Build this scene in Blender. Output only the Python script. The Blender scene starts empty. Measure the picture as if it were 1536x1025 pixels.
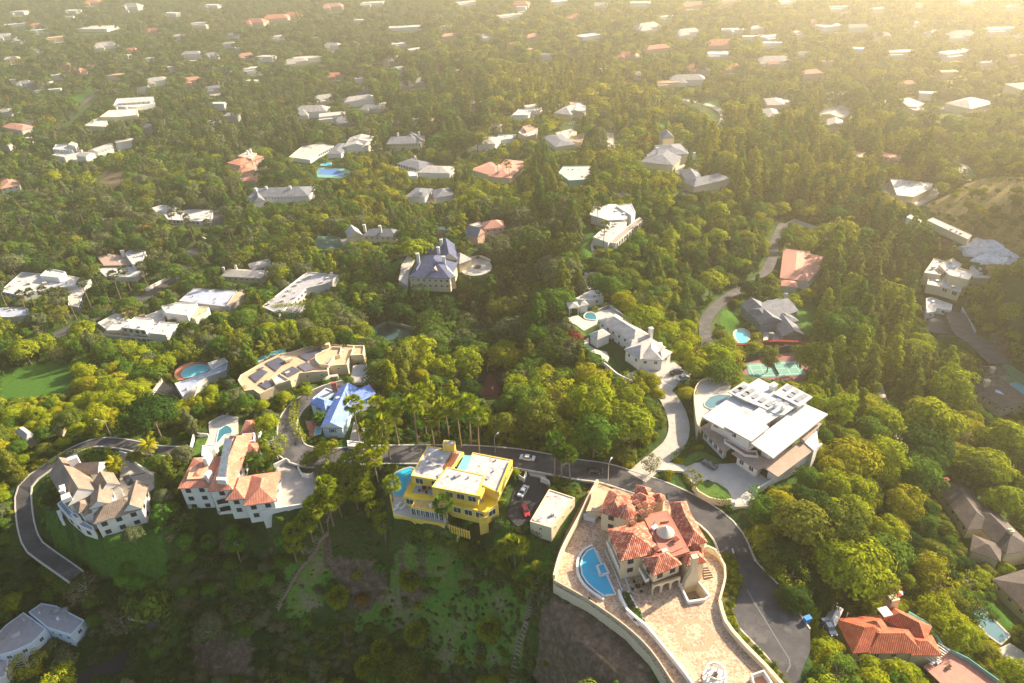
import bpy, bmesh, math, random
import numpy as np
from mathutils import Vector, Matrix
R = math.radians
rnd = random.Random(7)
nr = np.random.default_rng(11)
S = bpy.context.scene
COL = S.collection
# ---------------------------------------------------------------- camera
F = 1050.0; CX, CY = 768.0, 512.5
PITCH = R(33.0); ROLL = R(3.0); CAMZ = 146.0
cam_d = bpy.data.cameras.new("camera"); cam = bpy.data.objects.new("camera", cam_d); COL.objects.link(cam)
cam_d.sensor_width = 36.0; cam_d.lens = F / 1536.0 * 36.0; cam_d.clip_start = 1.0; cam_d.clip_end = 20000.0
fw = Vector((0, math.cos(PITCH), -math.sin(PITCH))); r0 = Vector((1, 0, 0)); u0 = Vector((0, math.sin(PITCH), math.cos(PITCH)))
rt = r0 * math.cos(ROLL) - u0 * math.sin(ROLL); up = u0 * math.cos(ROLL) + r0 * math.sin(ROLL)
CAM = Vector((0, 0, CAMZ))
cam.matrix_world = Matrix(((rt.x, up.x, -fw.x, CAM.x), (rt.y, up.y, -fw.y, CAM.y), (rt.z, up.z, -fw.z, CAM.z), (0, 0, 0, 1)))
S.camera = cam
# ---------------------------------------------------------------- sky, sun, exposure
SUN_AZ = R(58.0)      # to the right of the view direction (+Y)
SUN_EL = R(30.0)
w = bpy.data.worlds.new("World"); S.world = w; w.use_nodes = True
nt = w.node_tree; bg = nt.nodes['Background']
sky = nt.nodes.new('ShaderNodeTexSky'); sky.sky_type = 'NISHITA'; sky.sun_disc = False
sky.sun_elevation = SUN_EL; sky.sun_rotation = SUN_AZ
sky.air_density = 1.0; sky.dust_density = 2.0
nt.links.new(sky.outputs[0], bg.inputs[0]); bg.inputs[1].default_value = 0.095
sd = bpy.data.lights.new("sun", 'SUN'); sd.energy = 5.0; sd.angle = R(0.7); sd.color = (1.0, 0.84, 0.61)
so = bpy.data.objects.new("sun", sd); COL.objects.link(so)
sdir = Vector((math.sin(SUN_AZ) * math.cos(SUN_EL), math.cos(SUN_AZ) * math.cos(SUN_EL), math.sin(SUN_EL)))
so.rotation_euler = sdir.to_track_quat('Z', 'Y').to_euler(); so.location = (0, 0, 400)
S.view_settings.view_transform = 'Standard'; S.view_settings.look = 'None'
S.view_settings.exposure = 1.42; S.view_settings.gamma = 1.0
S.cycles.max_bounces = 5; S.cycles.diffuse_bounces = 3; S.cycles.transmission_bounces = 3
S.cycles.volume_bounces = 1; S.cycles.transparent_max_bounces = 6
# ---------------------------------------------------------------- projection helpers
fa, ra, ua = np.array(fw), np.array(rt), np.array(up)
def ray(px, py):
    return fa + ra * (px - CX) / F + ua * (CY - py) / F
def P(px, py, z=0.0):
    d = ray(px, py); t = (z - CAMZ) / d[2]
    return np.array((d[0] * t, d[1] * t, z))
def proj(X):
    X = np.asarray(X, float) - np.array((0, 0, CAMZ))
    dp = X @ fa
    return CX + F * (X @ ra) / dp, CY - F * (X @ ua) / dp, dp
def q(zm, pts):
    ox, oy, s = zm
    return [(ox + x / s, oy + y / s) for x, y in pts]
def inpoly(x, y, poly):
    x = np.asarray(x); y = np.asarray(y); c = np.zeros(x.shape, bool); n = len(poly); j = n - 1
    for i in range(n):
        xi, yi = poly[i][0], poly[i][1]; xj, yj = poly[j][0], poly[j][1]
        if yi != yj:
            c ^= ((yi > y) != (yj > y)) & (x < (xj - xi) * (y - yi) / (yj - yi) + xi)
        j = i
    return c
def segdist(x, y, pl):
    """distance and interpolated z to a polyline of (x,y,z)"""
    best = np.full(np.shape(x), 1e9); bz = np.zeros(np.shape(x))
    for a, b in zip(pl[:-1], pl[1:]):
        dx, dy = b[0] - a[0], b[1] - a[1]; L = dx * dx + dy * dy + 1e-9
        t = np.clip(((x - a[0]) * dx + (y - a[1]) * dy) / L, 0, 1)
        d = np.hypot(x - a[0] - t * dx, y - a[1] - t * dy); m = d < best
        best = np.where(m, d, best); bz = np.where(m, a[2] + t * (b[2] - a[2]), bz)
    return best, bz
# ---------------------------------------------------------------- terrain heights
CP = [  # photo pixel -> height of the ground there
 (980,790,0),(900,760,0),(1000,930,0),(1060,900,0),(843,893,-3.5),(885,925,-4),(940,967,-5),(975,1005,-6),(1000,1040,-7),(1040,985,0),(1150,650,3),(1080,700,1),(1200,720,-2),(1100,600,2),
 (680,730,-1),(640,700,0),(620,770,-4),(760,770,-3),(820,770,-2),(330,690,0),(300,760,-7),(400,780,-7),(440,720,0),(150,720,-2),(120,790,-6),(230,780,-6),(175,800,-7),
 (60,760,-8),(60,690,-5),(200,664,-3),(270,670,-2),(95,857,-16),(430,640,0),(470,590,-1),(540,575,-3),(500,640,0),(560,683,0),(700,682,0),(870,705,0),(1050,765,0),(1100,830,0),(1150,950,-1),(1190,1010,-1),(1210,880,-2),
 (440,850,-17),(350,860,-20),(600,870,-26),(700,850,-18),(780,850,-12),(600,960,-40),(480,960,-36),(750,970,-26),(880,965,-9),(825,905,-7),(300,930,-38),(340,1000,-42),(150,880,-22),(207,905,-28),(230,940,-34),(60,950,-34),(20,900,-24),(150,1010,-40),
 (440,900,-26),(560,1040,-46),(300,1040,-46),(0,1040,-40),(800,1040,-28),(900,1060,-14),(1000,1060,-1),(1200,1060,-2),
 (1270,700,-10),(1300,780,-14),(1260,850,-6),(1300,880,-14),(1330,950,-14),(1400,1000,-16),(1280,960,-8),(1430,740,-34),(1400,830,-30),(1480,920,-34),(1530,800,-40),(1536,900,-40),(1480,650,-42),(1536,740,-44),(1350,640,-36),(1450,560,-42),(1520,580,-42),
 (1290,580,-36),(1220,590,-20),(1165,550,-36),(1200,560,-37),(1170,490,-37),(1250,520,-38),(1100,480,-34),(1058,505,-30),(1040,560,-14),(1150,410,-38),(1205,400,-42),(1162,364,-42),(1090,440,-34),
 (950,510,0),(990,570,0),(1010,640,0),(965,700,0),(930,580,-6),(870,480,-4),(880,420,-8),(860,600,-8),(760,600,-10),(930,650,-3),(680,640,-4),(620,600,-7),(560,560,-8),
 (910,330,-14),(880,370,-10),(960,290,-20),(1000,420,-18),(1050,350,-26),(1080,300,-32),(950,400,-8),(1000,500,-12),
 (450,550,-4),(380,570,-4),(510,520,-8),(300,560,-14),(250,600,-12),(180,610,-14),(440,500,-22),(560,500,-34),(700,480,-44),(700,570,-26),(640,540,-26),(780,520,-38),(800,440,-36),(590,480,-38),
 (645,400,-26),(600,390,-28),(710,400,-26),(760,380,-26),(450,440,-38),(350,440,-46),(240,480,-46),(100,560,-38),(30,590,-34),(60,520,-46),(0,640,-24),(70,425,-52),(200,400,-52),(370,405,-50),(500,360,-44),(560,350,-44),(650,340,-42),
 (300,320,-56),(0,330,-60),(150,300,-60),(400,290,-56),(500,250,-56),(620,250,-54),(740,255,-46),(860,260,-28),(1010,240,-30),(870,200,-36),(720,200,-50),(480,210,-58),(820,300,-26),(640,290,-50),
 (1160,260,-48),(1240,330,-46),(1100,200,-52),(1050,150,-60),(900,150,-58),(1360,285,-36),(1300,240,-46),(1420,230,-42),(1250,180,-56),(1370,340,-40),(1430,410,-36),(1480,380,-30),(1440,330,-26),(1500,330,-14),(1530,300,-4),(1480,285,-16),(1536,360,-12),(1430,480,-40),(1500,470,-22),(1536,520,-26),(1480,530,-40),(1536,430,-14),
 (200,150,-66),(0,200,-66),(400,150,-66),(600,150,-64),(750,120,-66),(900,100,-66),(1100,100,-66),(1300,100,-62),(1500,140,-46),(1500,80,-60),(1500,30,-66),
 (0,60,-70),(300,60,-70),(600,60,-70),(900,50,-70),(1200,40,-68),(0,5,-70),(700,5,-72),(1500,5,-68)]
cp = np.array([P(*c) for c in CP])
extra = np.array([(-500,100,-50),(-450,250,-45),(-600,450,-55),(500,120,-50),(450,250,-45),(600,450,-20),(700,650,-5),(0,60,-50),(200,50,-30),(-200,40,-50),(0,-200,-50),(-500,-200,-50),(500,-200,-50),(-2600,900,-70),(2600,900,-40),(0,5200,-72),(-3500,5200,-72),(3500,5200,-72),(-1200,600,-62),(1300,700,-20)],float)
cp = np.vstack([cp, extra])
def tps(r2): return np.where(r2 > 0, r2 * np.log(r2 + 1e-12), 0.0)
XS = cp[:, :2] / 1000.0
n = len(XS)
K = tps(((XS[:, None] - XS[None]) ** 2).sum(-1)) + np.eye(n) * 2e-4
A = np.zeros((n + 3, n + 3)); A[:n, :n] = K; A[:n, n] = 1; A[:n, n + 1:] = XS; A[n, :n] = 1; A[n + 1:, :n] = XS.T
wt = np.linalg.solve(A, np.concatenate([cp[:, 2], np.zeros(3)]))
def rawh(x, y):
    x = np.asarray(x, float); y = np.asarray(y, float); sh = x.shape
    q_ = np.stack([x.ravel(), y.ravel()], 1) / 1000.0; out = np.empty(len(q_))
    for s in range(0, len(q_), 20000):
        b = q_[s:s + 20000]
        out[s:s + 20000] = tps(((b[:, None] - XS[None]) ** 2).sum(-1)) @ wt[:n] + wt[n] + b @ wt[n + 1:]
    o = out.reshape(sh)
    return np.clip(o, -76, 14)
def spacing(lo, hi, step, end, g, sign):
    v = [hi if sign > 0 else lo]; s = step
    while abs(v[-1]) < abs(end): s = min(s * g, 90); v.append(v[-1] + sign * s)
    return v[1:]
gx = np.array(sorted([-x for x in spacing(0, 260, 2.2, 4200, 1.06, 1)] + list(np.arange(-260, 280.1, 2.2)) + spacing(0, 281, 2.2, 4200, 1.06, 1)))
gy = np.array([-300, -120, -30, 20, 45] + list(np.arange(60, 420, 2.2)) + spacing(0, 420, 2.2, 6500, 1.025, 1))
GX, GY = np.meshgrid(gx, gy)
GZ = rawh(GX, GY)
def cellfind(x, y):
    i = np.clip(np.searchsorted(gx, x) - 1, 0, len(gx) - 2); j = np.clip(np.searchsorted(gy, y) - 1, 0, len(gy) - 2)
    return i, j, np.clip((x - gx[i]) / (gx[i + 1] - gx[i]), 0, 1), np.clip((y - gy[j]) / (gy[j + 1] - gy[j]), 0, 1)
def hgt(x, y, G=None):
    G = GZ if G is None else G
    x = np.asarray(x, float); y = np.asarray(y, float); i, j, u, v = cellfind(x, y)
    return (G[j, i] * (1 - u) + G[j, i + 1] * u) * (1 - v) + (G[j + 1, i] * (1 - u) + G[j + 1, i + 1] * u) * v
def G(px, py):
    """point of the ground seen at a photo pixel"""
    d = ray(px, py); t = 60.0; tp = t
    while t < 9000:
        x, y, z = d[0] * t, d[1] * t, CAMZ + d[2] * t
        if z < float(hgt(x, y)): break
        tp = t; t += max(1.5, t * 0.01)
    lo, hi = tp, t
    for _ in range(18):
        m = (lo + hi) / 2
        if CAMZ + d[2] * m < float(hgt(d[0] * m, d[1] * m)): hi = m
        else: lo = m
    return np.array((d[0] * hi, d[1] * hi, CAMZ + d[2] * hi))
# ---------------------------------------------------------------- materials
MATS = {}
def newmat(name):
    m = bpy.data.materials.new(name); m.use_nodes = True; return m, m.node_tree, m.node_tree.nodes['Principled BSDF']
def N(nt, t, **k):
    n_ = nt.nodes.new(t)
    for a, b in k.items():
        if a.startswith('i_'): n_.inputs[a[2:].replace('_', ' ')].default_value = b
        else: setattr(n_, a, b)
    return n_
def c4(c): return (c[0], c[1], c[2], 1.0)
def mat(name, c, rough=0.8, var=0.15, scale=1.0, c2=None, thr=None, metal=0.0, bump=0.0, detail=5.0, coord='Object', spec=0.3):
    """base colour mottled by noise; c2 blends in as stains (threshold thr)"""
    if name in MATS: return MATS[name]
    m, nt, b = newmat(name); L = nt.links.new
    tc = N(nt, 'ShaderNodeTexCoord'); no = N(nt, 'ShaderNodeTexNoise'); no.inputs['Scale'].default_value = scale; no.inputs['Detail'].default_value = detail
    no.inputs['Roughness'].default_value = 0.65
    L(tc.outputs[coord], no.inputs['Vector'])
    mr = N(nt, 'ShaderNodeMapRange'); mr.inputs[1].default_value = 0.3; mr.inputs[2].default_value = 0.7; mr.inputs[3].default_value = 1 - var; mr.inputs[4].default_value = 1 + var
    L(no.outputs[0], mr.inputs[0])
    mx = N(nt, 'ShaderNodeMix', data_type='RGBA', blend_type='MULTIPLY'); mx.inputs[0].default_value = 1.0; mx.inputs[6].default_value = c4(c)
    L(mr.outputs[0], mx.inputs[7]); out = mx.outputs[2]
    if c2 is not None:
        n2 = N(nt, 'ShaderNodeTexNoise'); n2.inputs['Scale'].default_value = scale * 0.45; n2.inputs['Detail'].default_value = 8; n2.inputs['Roughness'].default_value = 0.7
        L(tc.outputs[coord], n2.inputs['Vector'])
        m2 = N(nt, 'ShaderNodeMapRange'); t = thr or 0.55; m2.inputs[1].default_value = t; m2.inputs[2].default_value = t + 0.07; L(n2.outputs[0], m2.inputs[0])
        mm = N(nt, 'ShaderNodeMix', data_type='RGBA'); L(m2.outputs[0], mm.inputs[0]); L(out, mm.inputs[6]); mm.inputs[7].default_value = c4(c2); out = mm.outputs[2]
    L(out, b.inputs['Base Color']); b.inputs['Roughness'].default_value = rough; b.inputs['Metallic'].default_value = metal
    b.inputs['Specular IOR Level'].default_value = spec
    if bump:
        bp = N(nt, 'ShaderNodeBump'); bp.inputs['Strength'].default_value = bump; bp.inputs['Distance'].default_value = 0.1; L(no.outputs[0], bp.inputs['Height']); L(bp.outputs[0], b.inputs['Normal'])
    MATS[name] = m; return m
def tile_mat(name, c1, c2, cd, pu=0.38, pv=0.42, bump=0.8, mixpow=0.5, rough=0.75):
    """roof tiles in UV metres: each tile its own shade between c1, c2 with dark channels"""
    if name in MATS: return MATS[name]
    m, nt, b = newmat(name); L = nt.links.new
    uv = N(nt, 'ShaderNodeUVMap'); sc = N(nt, 'ShaderNodeVectorMath', operation='DIVIDE'); sc.inputs[1].default_value = (pu, pv, 1)
    L(uv.outputs[0], sc.inputs[0])
    fl = N(nt, 'ShaderNodeVectorMath', operation='FLOOR'); L(sc.outputs[0], fl.inputs[0])
    wn = N(nt, 'ShaderNodeTexWhiteNoise', noise_dimensions='2D'); L(fl.outputs[0], wn.inputs[0])
    mx = N(nt, 'ShaderNodeMix', data_type='RGBA'); mx.inputs[6].default_value = c4(c1); mx.inputs[7].default_value = c4(c2)
    pw = N(nt, 'ShaderNodeMath', operation='POWER'); pw.inputs[1].default_value = 1.0 / mixpow; L(wn.outputs[0], pw.inputs[0]); L(pw.outputs[0], mx.inputs[0])
    fr = N(nt, 'ShaderNodeVectorMath', operation='FRACTION'); L(sc.outputs[0], fr.inputs[0])
    sx = N(nt, 'ShaderNodeSeparateXYZ'); L(fr.outputs[0], sx.inputs[0])
    pp = N(nt, 'ShaderNodeMath', operation='PINGPONG'); pp.inputs[1].default_value = 0.5; L(sx.outputs[0], pp.inputs[0])
    mr = N(nt, 'ShaderNodeMapRange'); mr.inputs[1].default_value = 0.0; mr.inputs[2].default_value = 0.22; L(pp.outputs[0], mr.inputs[0])
    m2 = N(nt, 'ShaderNodeMix', data_type='RGBA'); m2.inputs[6].default_value = c4(cd); L(mr.outputs[0], m2.inputs[0]); L(mx.outputs[2], m2.inputs[7])
    tc = N(nt, 'ShaderNodeTexCoord'); no = N(nt, 'ShaderNodeTexNoise'); no.inputs['Scale'].default_value = 0.35; no.inputs['Detail'].default_value = 6; L(tc.outputs['Object'], no.inputs['Vector'])
    m3 = N(nt, 'ShaderNodeMapRange'); m3.inputs[1].default_value = 0.35; m3.inputs[2].default_value = 0.65; m3.inputs[3].default_value = 0.8; m3.inputs[4].default_value = 1.12; L(no.outputs[0], m3.inputs[0])
    m4 = N(nt, 'ShaderNodeMix', data_type='RGBA', blend_type='MULTIPLY'); m4.inputs[0].default_value = 1; L(m2.outputs[2], m4.inputs[6]); L(m3.outputs[0], m4.inputs[7])
    L(m4.outputs[2], b.inputs['Base Color']); b.inputs['Roughness'].default_value = rough; b.inputs['Specular IOR Level'].default_value = 0.25
    bp = N(nt, 'ShaderNodeBump'); bp.inputs['Strength'].default_value = bump; bp.inputs['Distance'].default_value = 0.12; L(pp.outputs[0], bp.inputs['Height']); L(bp.outputs[0], b.inputs['Normal'])
    MATS[name] = m; return m
def water_mat(name, c, c2):
    m, nt, b = newmat(name); L = nt.links.new
    tc = N(nt, 'ShaderNodeTexCoord'); no = N(nt, 'ShaderNodeTexNoise'); no.inputs['Scale'].default_value = 0.35; L(tc.outputs['Object'], no.inputs['Vector'])
    mx = N(nt, 'ShaderNodeMix', data_type='RGBA'); mx.inputs[6].default_value = c4(c); mx.inputs[7].default_value = c4(c2); L(no.outputs[0], mx.inputs[0])
    L(mx.outputs[2], b.inputs['Base Color']); b.inputs['Roughness'].default_value = 0.08; b.inputs['IOR'].default_value = 1.33
    n2 = N(nt, 'ShaderNodeTexNoise'); n2.inputs['Scale'].default_value = 2.5; L(tc.outputs['Object'], n2.inputs['Vector'])
    bp = N(nt, 'ShaderNodeBump'); bp.inputs['Strength'].default_value = 0.06; L(n2.outputs[0], bp.inputs['Height']); L(bp.outputs[0], b.inputs['Normal'])
    MATS[name] = m; return m
def leaf_mat(name, c1, c2, trans=0.22):
    m = bpy.data.materials.new(name); m.use_nodes = True; nt = m.node_tree; nt.nodes.clear(); L = nt.links.new
    oi = N(nt, 'ShaderNodeObjectInfo'); mx = N(nt, 'ShaderNodeMix', data_type='RGBA'); mx.inputs[6].default_value = c4(c1); mx.inputs[7].default_value = c4(c2); L(oi.outputs['Random'], mx.inputs[0])
    ge = N(nt, 'ShaderNodeNewGeometry'); mr = N(nt, 'ShaderNodeMapRange'); mr.inputs[3].default_value = 0.62; mr.inputs[4].default_value = 1.42; L(ge.outputs['Random Per Island'], mr.inputs[0])
    m2 = N(nt, 'ShaderNodeMix', data_type='RGBA', blend_type='MULTIPLY'); m2.inputs[0].default_value = 1; L(mx.outputs[2], m2.inputs[6]); L(mr.outputs[0], m2.inputs[7])
    df = N(nt, 'ShaderNodeBsdfDiffuse'); tr = N(nt, 'ShaderNodeBsdfTranslucent'); L(m2.outputs[2], df.inputs[0])
    m3 = N(nt, 'ShaderNodeMix', data_type='RGBA', blend_type='MULTIPLY'); m3.inputs[0].default_value = 1; L(m2.outputs[2], m3.inputs[6]); m3.inputs[7].default_value = (1.2, 1.3, 0.4, 1); L(m3.outputs[2], tr.inputs[0])
    ms = N(nt, 'ShaderNodeMixShader'); ms.inputs[0].default_value = trans; L(df.outputs[0], ms.inputs[1]); L(tr.outputs[0], ms.inputs[2])
    o = N(nt, 'ShaderNodeOutputMaterial'); L(ms.outputs[0], o.inputs[0]); MATS[name] = m; return m
LM = {
 'bright green': leaf_mat('leaves_bright', (.185,.235,.012), (.245,.265,.012)),
 'olive green': leaf_mat('leaves_olive', (.095,.125,.018), (.150,.160,.020)),
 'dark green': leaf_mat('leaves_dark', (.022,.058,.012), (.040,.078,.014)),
 'mid green': leaf_mat('leaves_mid', (.058,.125,.014), (.098,.150,.018)),
 'grey green': leaf_mat('leaves_grey', (.095,.120,.055), (.130,.142,.062)),
 'golden': leaf_mat('leaves_golden', (.270,.250,.012), (.230,.230,.014)),
 'rusty orange': leaf_mat('leaves_rust', (.240,.125,.018), (.180,.105,.018)),
 'fresh green': leaf_mat('leaves_fresh', (.065,.185,.018), (.100,.215,.020)),
 'pinkish red': leaf_mat('leaves_pink', (.26,.05,.05), (.20,.05,.06)),
 'pale straw': leaf_mat('leaves_straw', (.16,.14,.07), (.19,.16,.08), 0.2),
}
M = {
 'bark': mat('bark', (.16,.12,.085), 0.9, 0.35, 3), 'palebark': mat('pale_bark', (.42,.38,.32), 0.85, 0.3, 3), 'palmtrunk': mat('palm_trunk', (.27,.19,.13), 0.9, 0.3, 3), 'thatch': mat('thatch', (.46,.38,.28), .95, .3, 3),
 'asphalt': mat('asphalt', (.070,.067,.072), .88, .35, .28, (.115,.11,.11), .56, bump=.1), 'darkasphalt': mat('dark_asphalt', (.035,.034,.04), .8, .2, .6),
 'concrete': mat('concrete', (.44,.40,.35), .85, .14, .5, (.36,.32,.28), .56), 'concrete2': mat('pale_concrete', (.50,.46,.40), .8, .1, .5, (.46,.42,.37), .6), 'kerb': mat('kerb_concrete', (.5,.47,.41), .85, .15, 1.5),
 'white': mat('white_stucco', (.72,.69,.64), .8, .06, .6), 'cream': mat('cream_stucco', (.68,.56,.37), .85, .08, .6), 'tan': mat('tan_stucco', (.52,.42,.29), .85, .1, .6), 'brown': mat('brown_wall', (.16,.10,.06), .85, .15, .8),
 'yellow': mat('yellow_stucco', (.76,.53,.09), .8, .12, .5, (.64,.45,.11), .62), 'byellow': mat('bright_yellow_paint', (.76,.52,.02), .7, .12, .5), 'pink': mat('pink_stucco', (.62,.40,.32), .85, .1, .6), 'grey': mat('grey_siding', (.36,.36,.36), .8, .1, .6), 'bluegrey': mat('blue_grey_siding', (.24,.29,.37), .8, .1, .6),
 'blue_wall': mat('pale_blue_wall', (.60,.70,.78), .8, .08, .6),
 'wroof': mat('white_flat_roof', (.52,.505,.49), .8, .18, .35, (.36,.345,.33), .56), 'dirtyroof': mat('stained_white_roof', (.47,.445,.435), .85, .25, .8, (.20,.155,.13), .57), 'groof': mat('grey_flat_roof', (.36,.35,.37), .85, .14, .5, (.26,.25,.26), .58), 'troof': mat('tan_flat_roof', (.56,.37,.23), .85, .12, .4, (.46,.31,.20), .57), 'broof': mat('brown_gravel_roof', (.38,.28,.22), .9, .15, .8, (.30,.22,.18), .55),
 'redflat': mat('red_flat_roof', (.42,.17,.12), .8, .15, .5), 'blueroof_flat': mat('blue_grey_flat', (.38,.42,.52), .7, .12, .4, (.46,.50,.58), .6),
 'shingle': tile_mat('grey_brown_shingles', (.24,.18,.14), (.34,.26,.20), (.17,.13,.10), .5, .3, .3), 'slate': tile_mat('slate_tiles', (.17,.18,.21), (.26,.27,.30), (.12,.12,.14), .5, .3, .3), 'blueslate': tile_mat('blue_slate_tiles', (.07,.085,.17), (.12,.14,.24), (.05,.06,.10), .5, .3, .3),
 'bluetile': tile_mat('light_blue_tiles', (.17,.28,.62), (.30,.42,.74), (.13,.2,.44), .5, .4, .3), 'lightshingle': tile_mat('pale_grey_shingles', (.42,.39,.36), (.54,.50,.46), (.32,.30,.28), .5, .3, .3), 'darkshingle': tile_mat('dark_shingles', (.10,.08,.075), (.16,.125,.11), (.07,.055,.05), .5, .3, .3),
 'terracotta': tile_mat('terracotta_tiles', (.40,.085,.045), (.74,.36,.24), (.16,.04,.028), .50, .62, 1.0, .55), 'salmon': tile_mat('salmon_tiles', (.58,.21,.13), (.70,.33,.22), (.36,.12,.08), .45, .6, .8), 'orangetile': tile_mat('orange_red_tiles', (.50,.12,.06), (.62,.20,.11), (.19,.045,.03), .42, .5, 1.0),
 'plainpink': mat('faded_pink_roof', (.56,.27,.20), .85, .1, .7),
 'glass': mat('window_glass', (.03,.05,.07), .08, .1, .3, spec=.7), 'frame': mat('window_frame', (.75,.74,.70), .6, .03, 1), 'darkframe': mat('dark_frame', (.05,.04,.04), .6, .03, 1), 'shutter': mat('teal_shutter', (.06,.34,.42), .6, .1, 1),
 'solar': mat('solar_panel', (.09,.09,.12), .4, .2, .8, spec=.5), 'sgrey': mat('grey_solar_panel', (.24,.25,.26), .35, .1, .8, spec=.5), 'dark': mat('near_black', (.02,.018,.018), .8, .1, 1), 'metal': mat('grey_metal', (.45,.45,.45), .45, .05, 1, metal=.6),
 'brick': mat('red_brick', (.36,.11,.07), .9, .25, 3), 'faintline': mat('worn_line', (.17,.165,.165), .85, .2, 2), 'redpaint': mat('red_paint', (.6,.02,.02), .3, .03, 1, spec=.6), 'terr_tiles': mat('red_terrace_tiles', (.50,.22,.17), .8, .15, .9),
 'gold': mat('pale_metal_cone', (.62,.56,.42), .4, .08, .6, metal=.3), 'tealglass': mat('teal_glass', (.20,.50,.48), .15, .1, 1, spec=.6), 'wood': mat('weathered_wood', (.25,.18,.13), .9, .25, 2), 'dirt': mat('bare_dirt', (.30,.22,.15), .95, .25, .3, (.42,.33,.24), .55),
 'lawn': mat('lawn_grass', (.055,.125,.014), .95, .35, .6, (.10,.15,.022), .52), 'court2': mat('dull_green_court', (.09,.18,.14), .85, .1, .3), 'court3': mat('dark_green_pit', (.03,.075,.075), .7, .2, .3), 'court': mat('green_court_surface', (.16,.36,.30), .8, .05, .3), 'courtred': mat('red_court_surface', (.26,.11,.11), .8, .08, .3), 'courtblue': mat('blue_court_surface', (.07,.19,.48), .8, .06, .3), 'paint': mat('white_road_paint', (.75,.75,.72), .6, .05, 1),
 'black': mat('black_car_paint', (.02,.02,.025), .25, .03, 1, spec=.7), 'silver': mat('silver_car_paint', (.62,.64,.66), .3, .03, 1, spec=.6), 'carwhite': mat('white_car_paint', (.8,.8,.8), .3, .02, 1, spec=.6), 'tyre': mat('tyre_rubber', (.02,.02,.02), .8, .05, 1), 'carblue': mat('blue_plastic', (.03,.22,.55), .5, .05, 1), 'slateblue': mat('dark_blue_car_paint', (.05,.07,.11), .25, .03, 1, spec=.7),
 'tarp': mat('white_tarp', (.66,.67,.70), .6, .2, .5, (.42,.45,.50), .52, bump=1.0), 'linkfence': mat('fence_mesh', (.10,.12,.10), .8, .1, 1),
}
water_mat('pool_blue', (.02,.36,.55), (.04,.46,.62)); water_mat('pool_turq', (.10,.50,.55), (.16,.56,.58)); water_mat('pool_dark', (.03,.16,.20), (.05,.2,.24)); water_mat('pool_steel', (.10,.20,.25), (.13,.25,.29))
for k_ in ('pool_blue', 'pool_turq', 'pool_dark', 'pool_steel'): M[k_] = MATS[k_]
def paver_mat():
    m, nt, b = newmat('terrace_pavers'); L = nt.links.new
    tc = N(nt, 'ShaderNodeTexCoord'); vo = N(nt, 'ShaderNodeTexVoronoi'); vo.inputs['Scale'].default_value = 2.6; L(tc.outputs['Object'], vo.inputs['Vector'])
    cr = N(nt, 'ShaderNodeValToRGB'); e = cr.color_ramp.elements; e[0].color = (.33,.19,.11,1); e[1].color = (.60,.46,.33,1); e.new(.45).color = (.50,.335,.215,1)
    sp = N(nt, 'ShaderNodeSeparateColor'); L(vo.outputs['Color'], sp.inputs[0]); L(sp.outputs[0], cr.inputs[0])
    no = N(nt, 'ShaderNodeTexNoise'); no.inputs['Scale'].default_value = .16; no.inputs['Detail'].default_value = 4; L(tc.outputs['Object'], no.inputs['Vector'])
    mr = N(nt, 'ShaderNodeMapRange'); mr.inputs[1].default_value = .35; mr.inputs[2].default_value = .65; mr.inputs[3].default_value = .78; mr.inputs[4].default_value = 1.12; L(no.outputs[0], mr.inputs[0])
    mx = N(nt, 'ShaderNodeMix', data_type='RGBA', blend_type='MULTIPLY'); mx.inputs[0].default_value = 1; L(cr.outputs[0], mx.inputs[6]); L(mr.outputs[0], mx.inputs[7])
    L(mx.outputs[2], b.inputs['Base Color']); b.inputs['Roughness'].default_value = .8; M['pavers'] = m
paver_mat()
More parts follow.
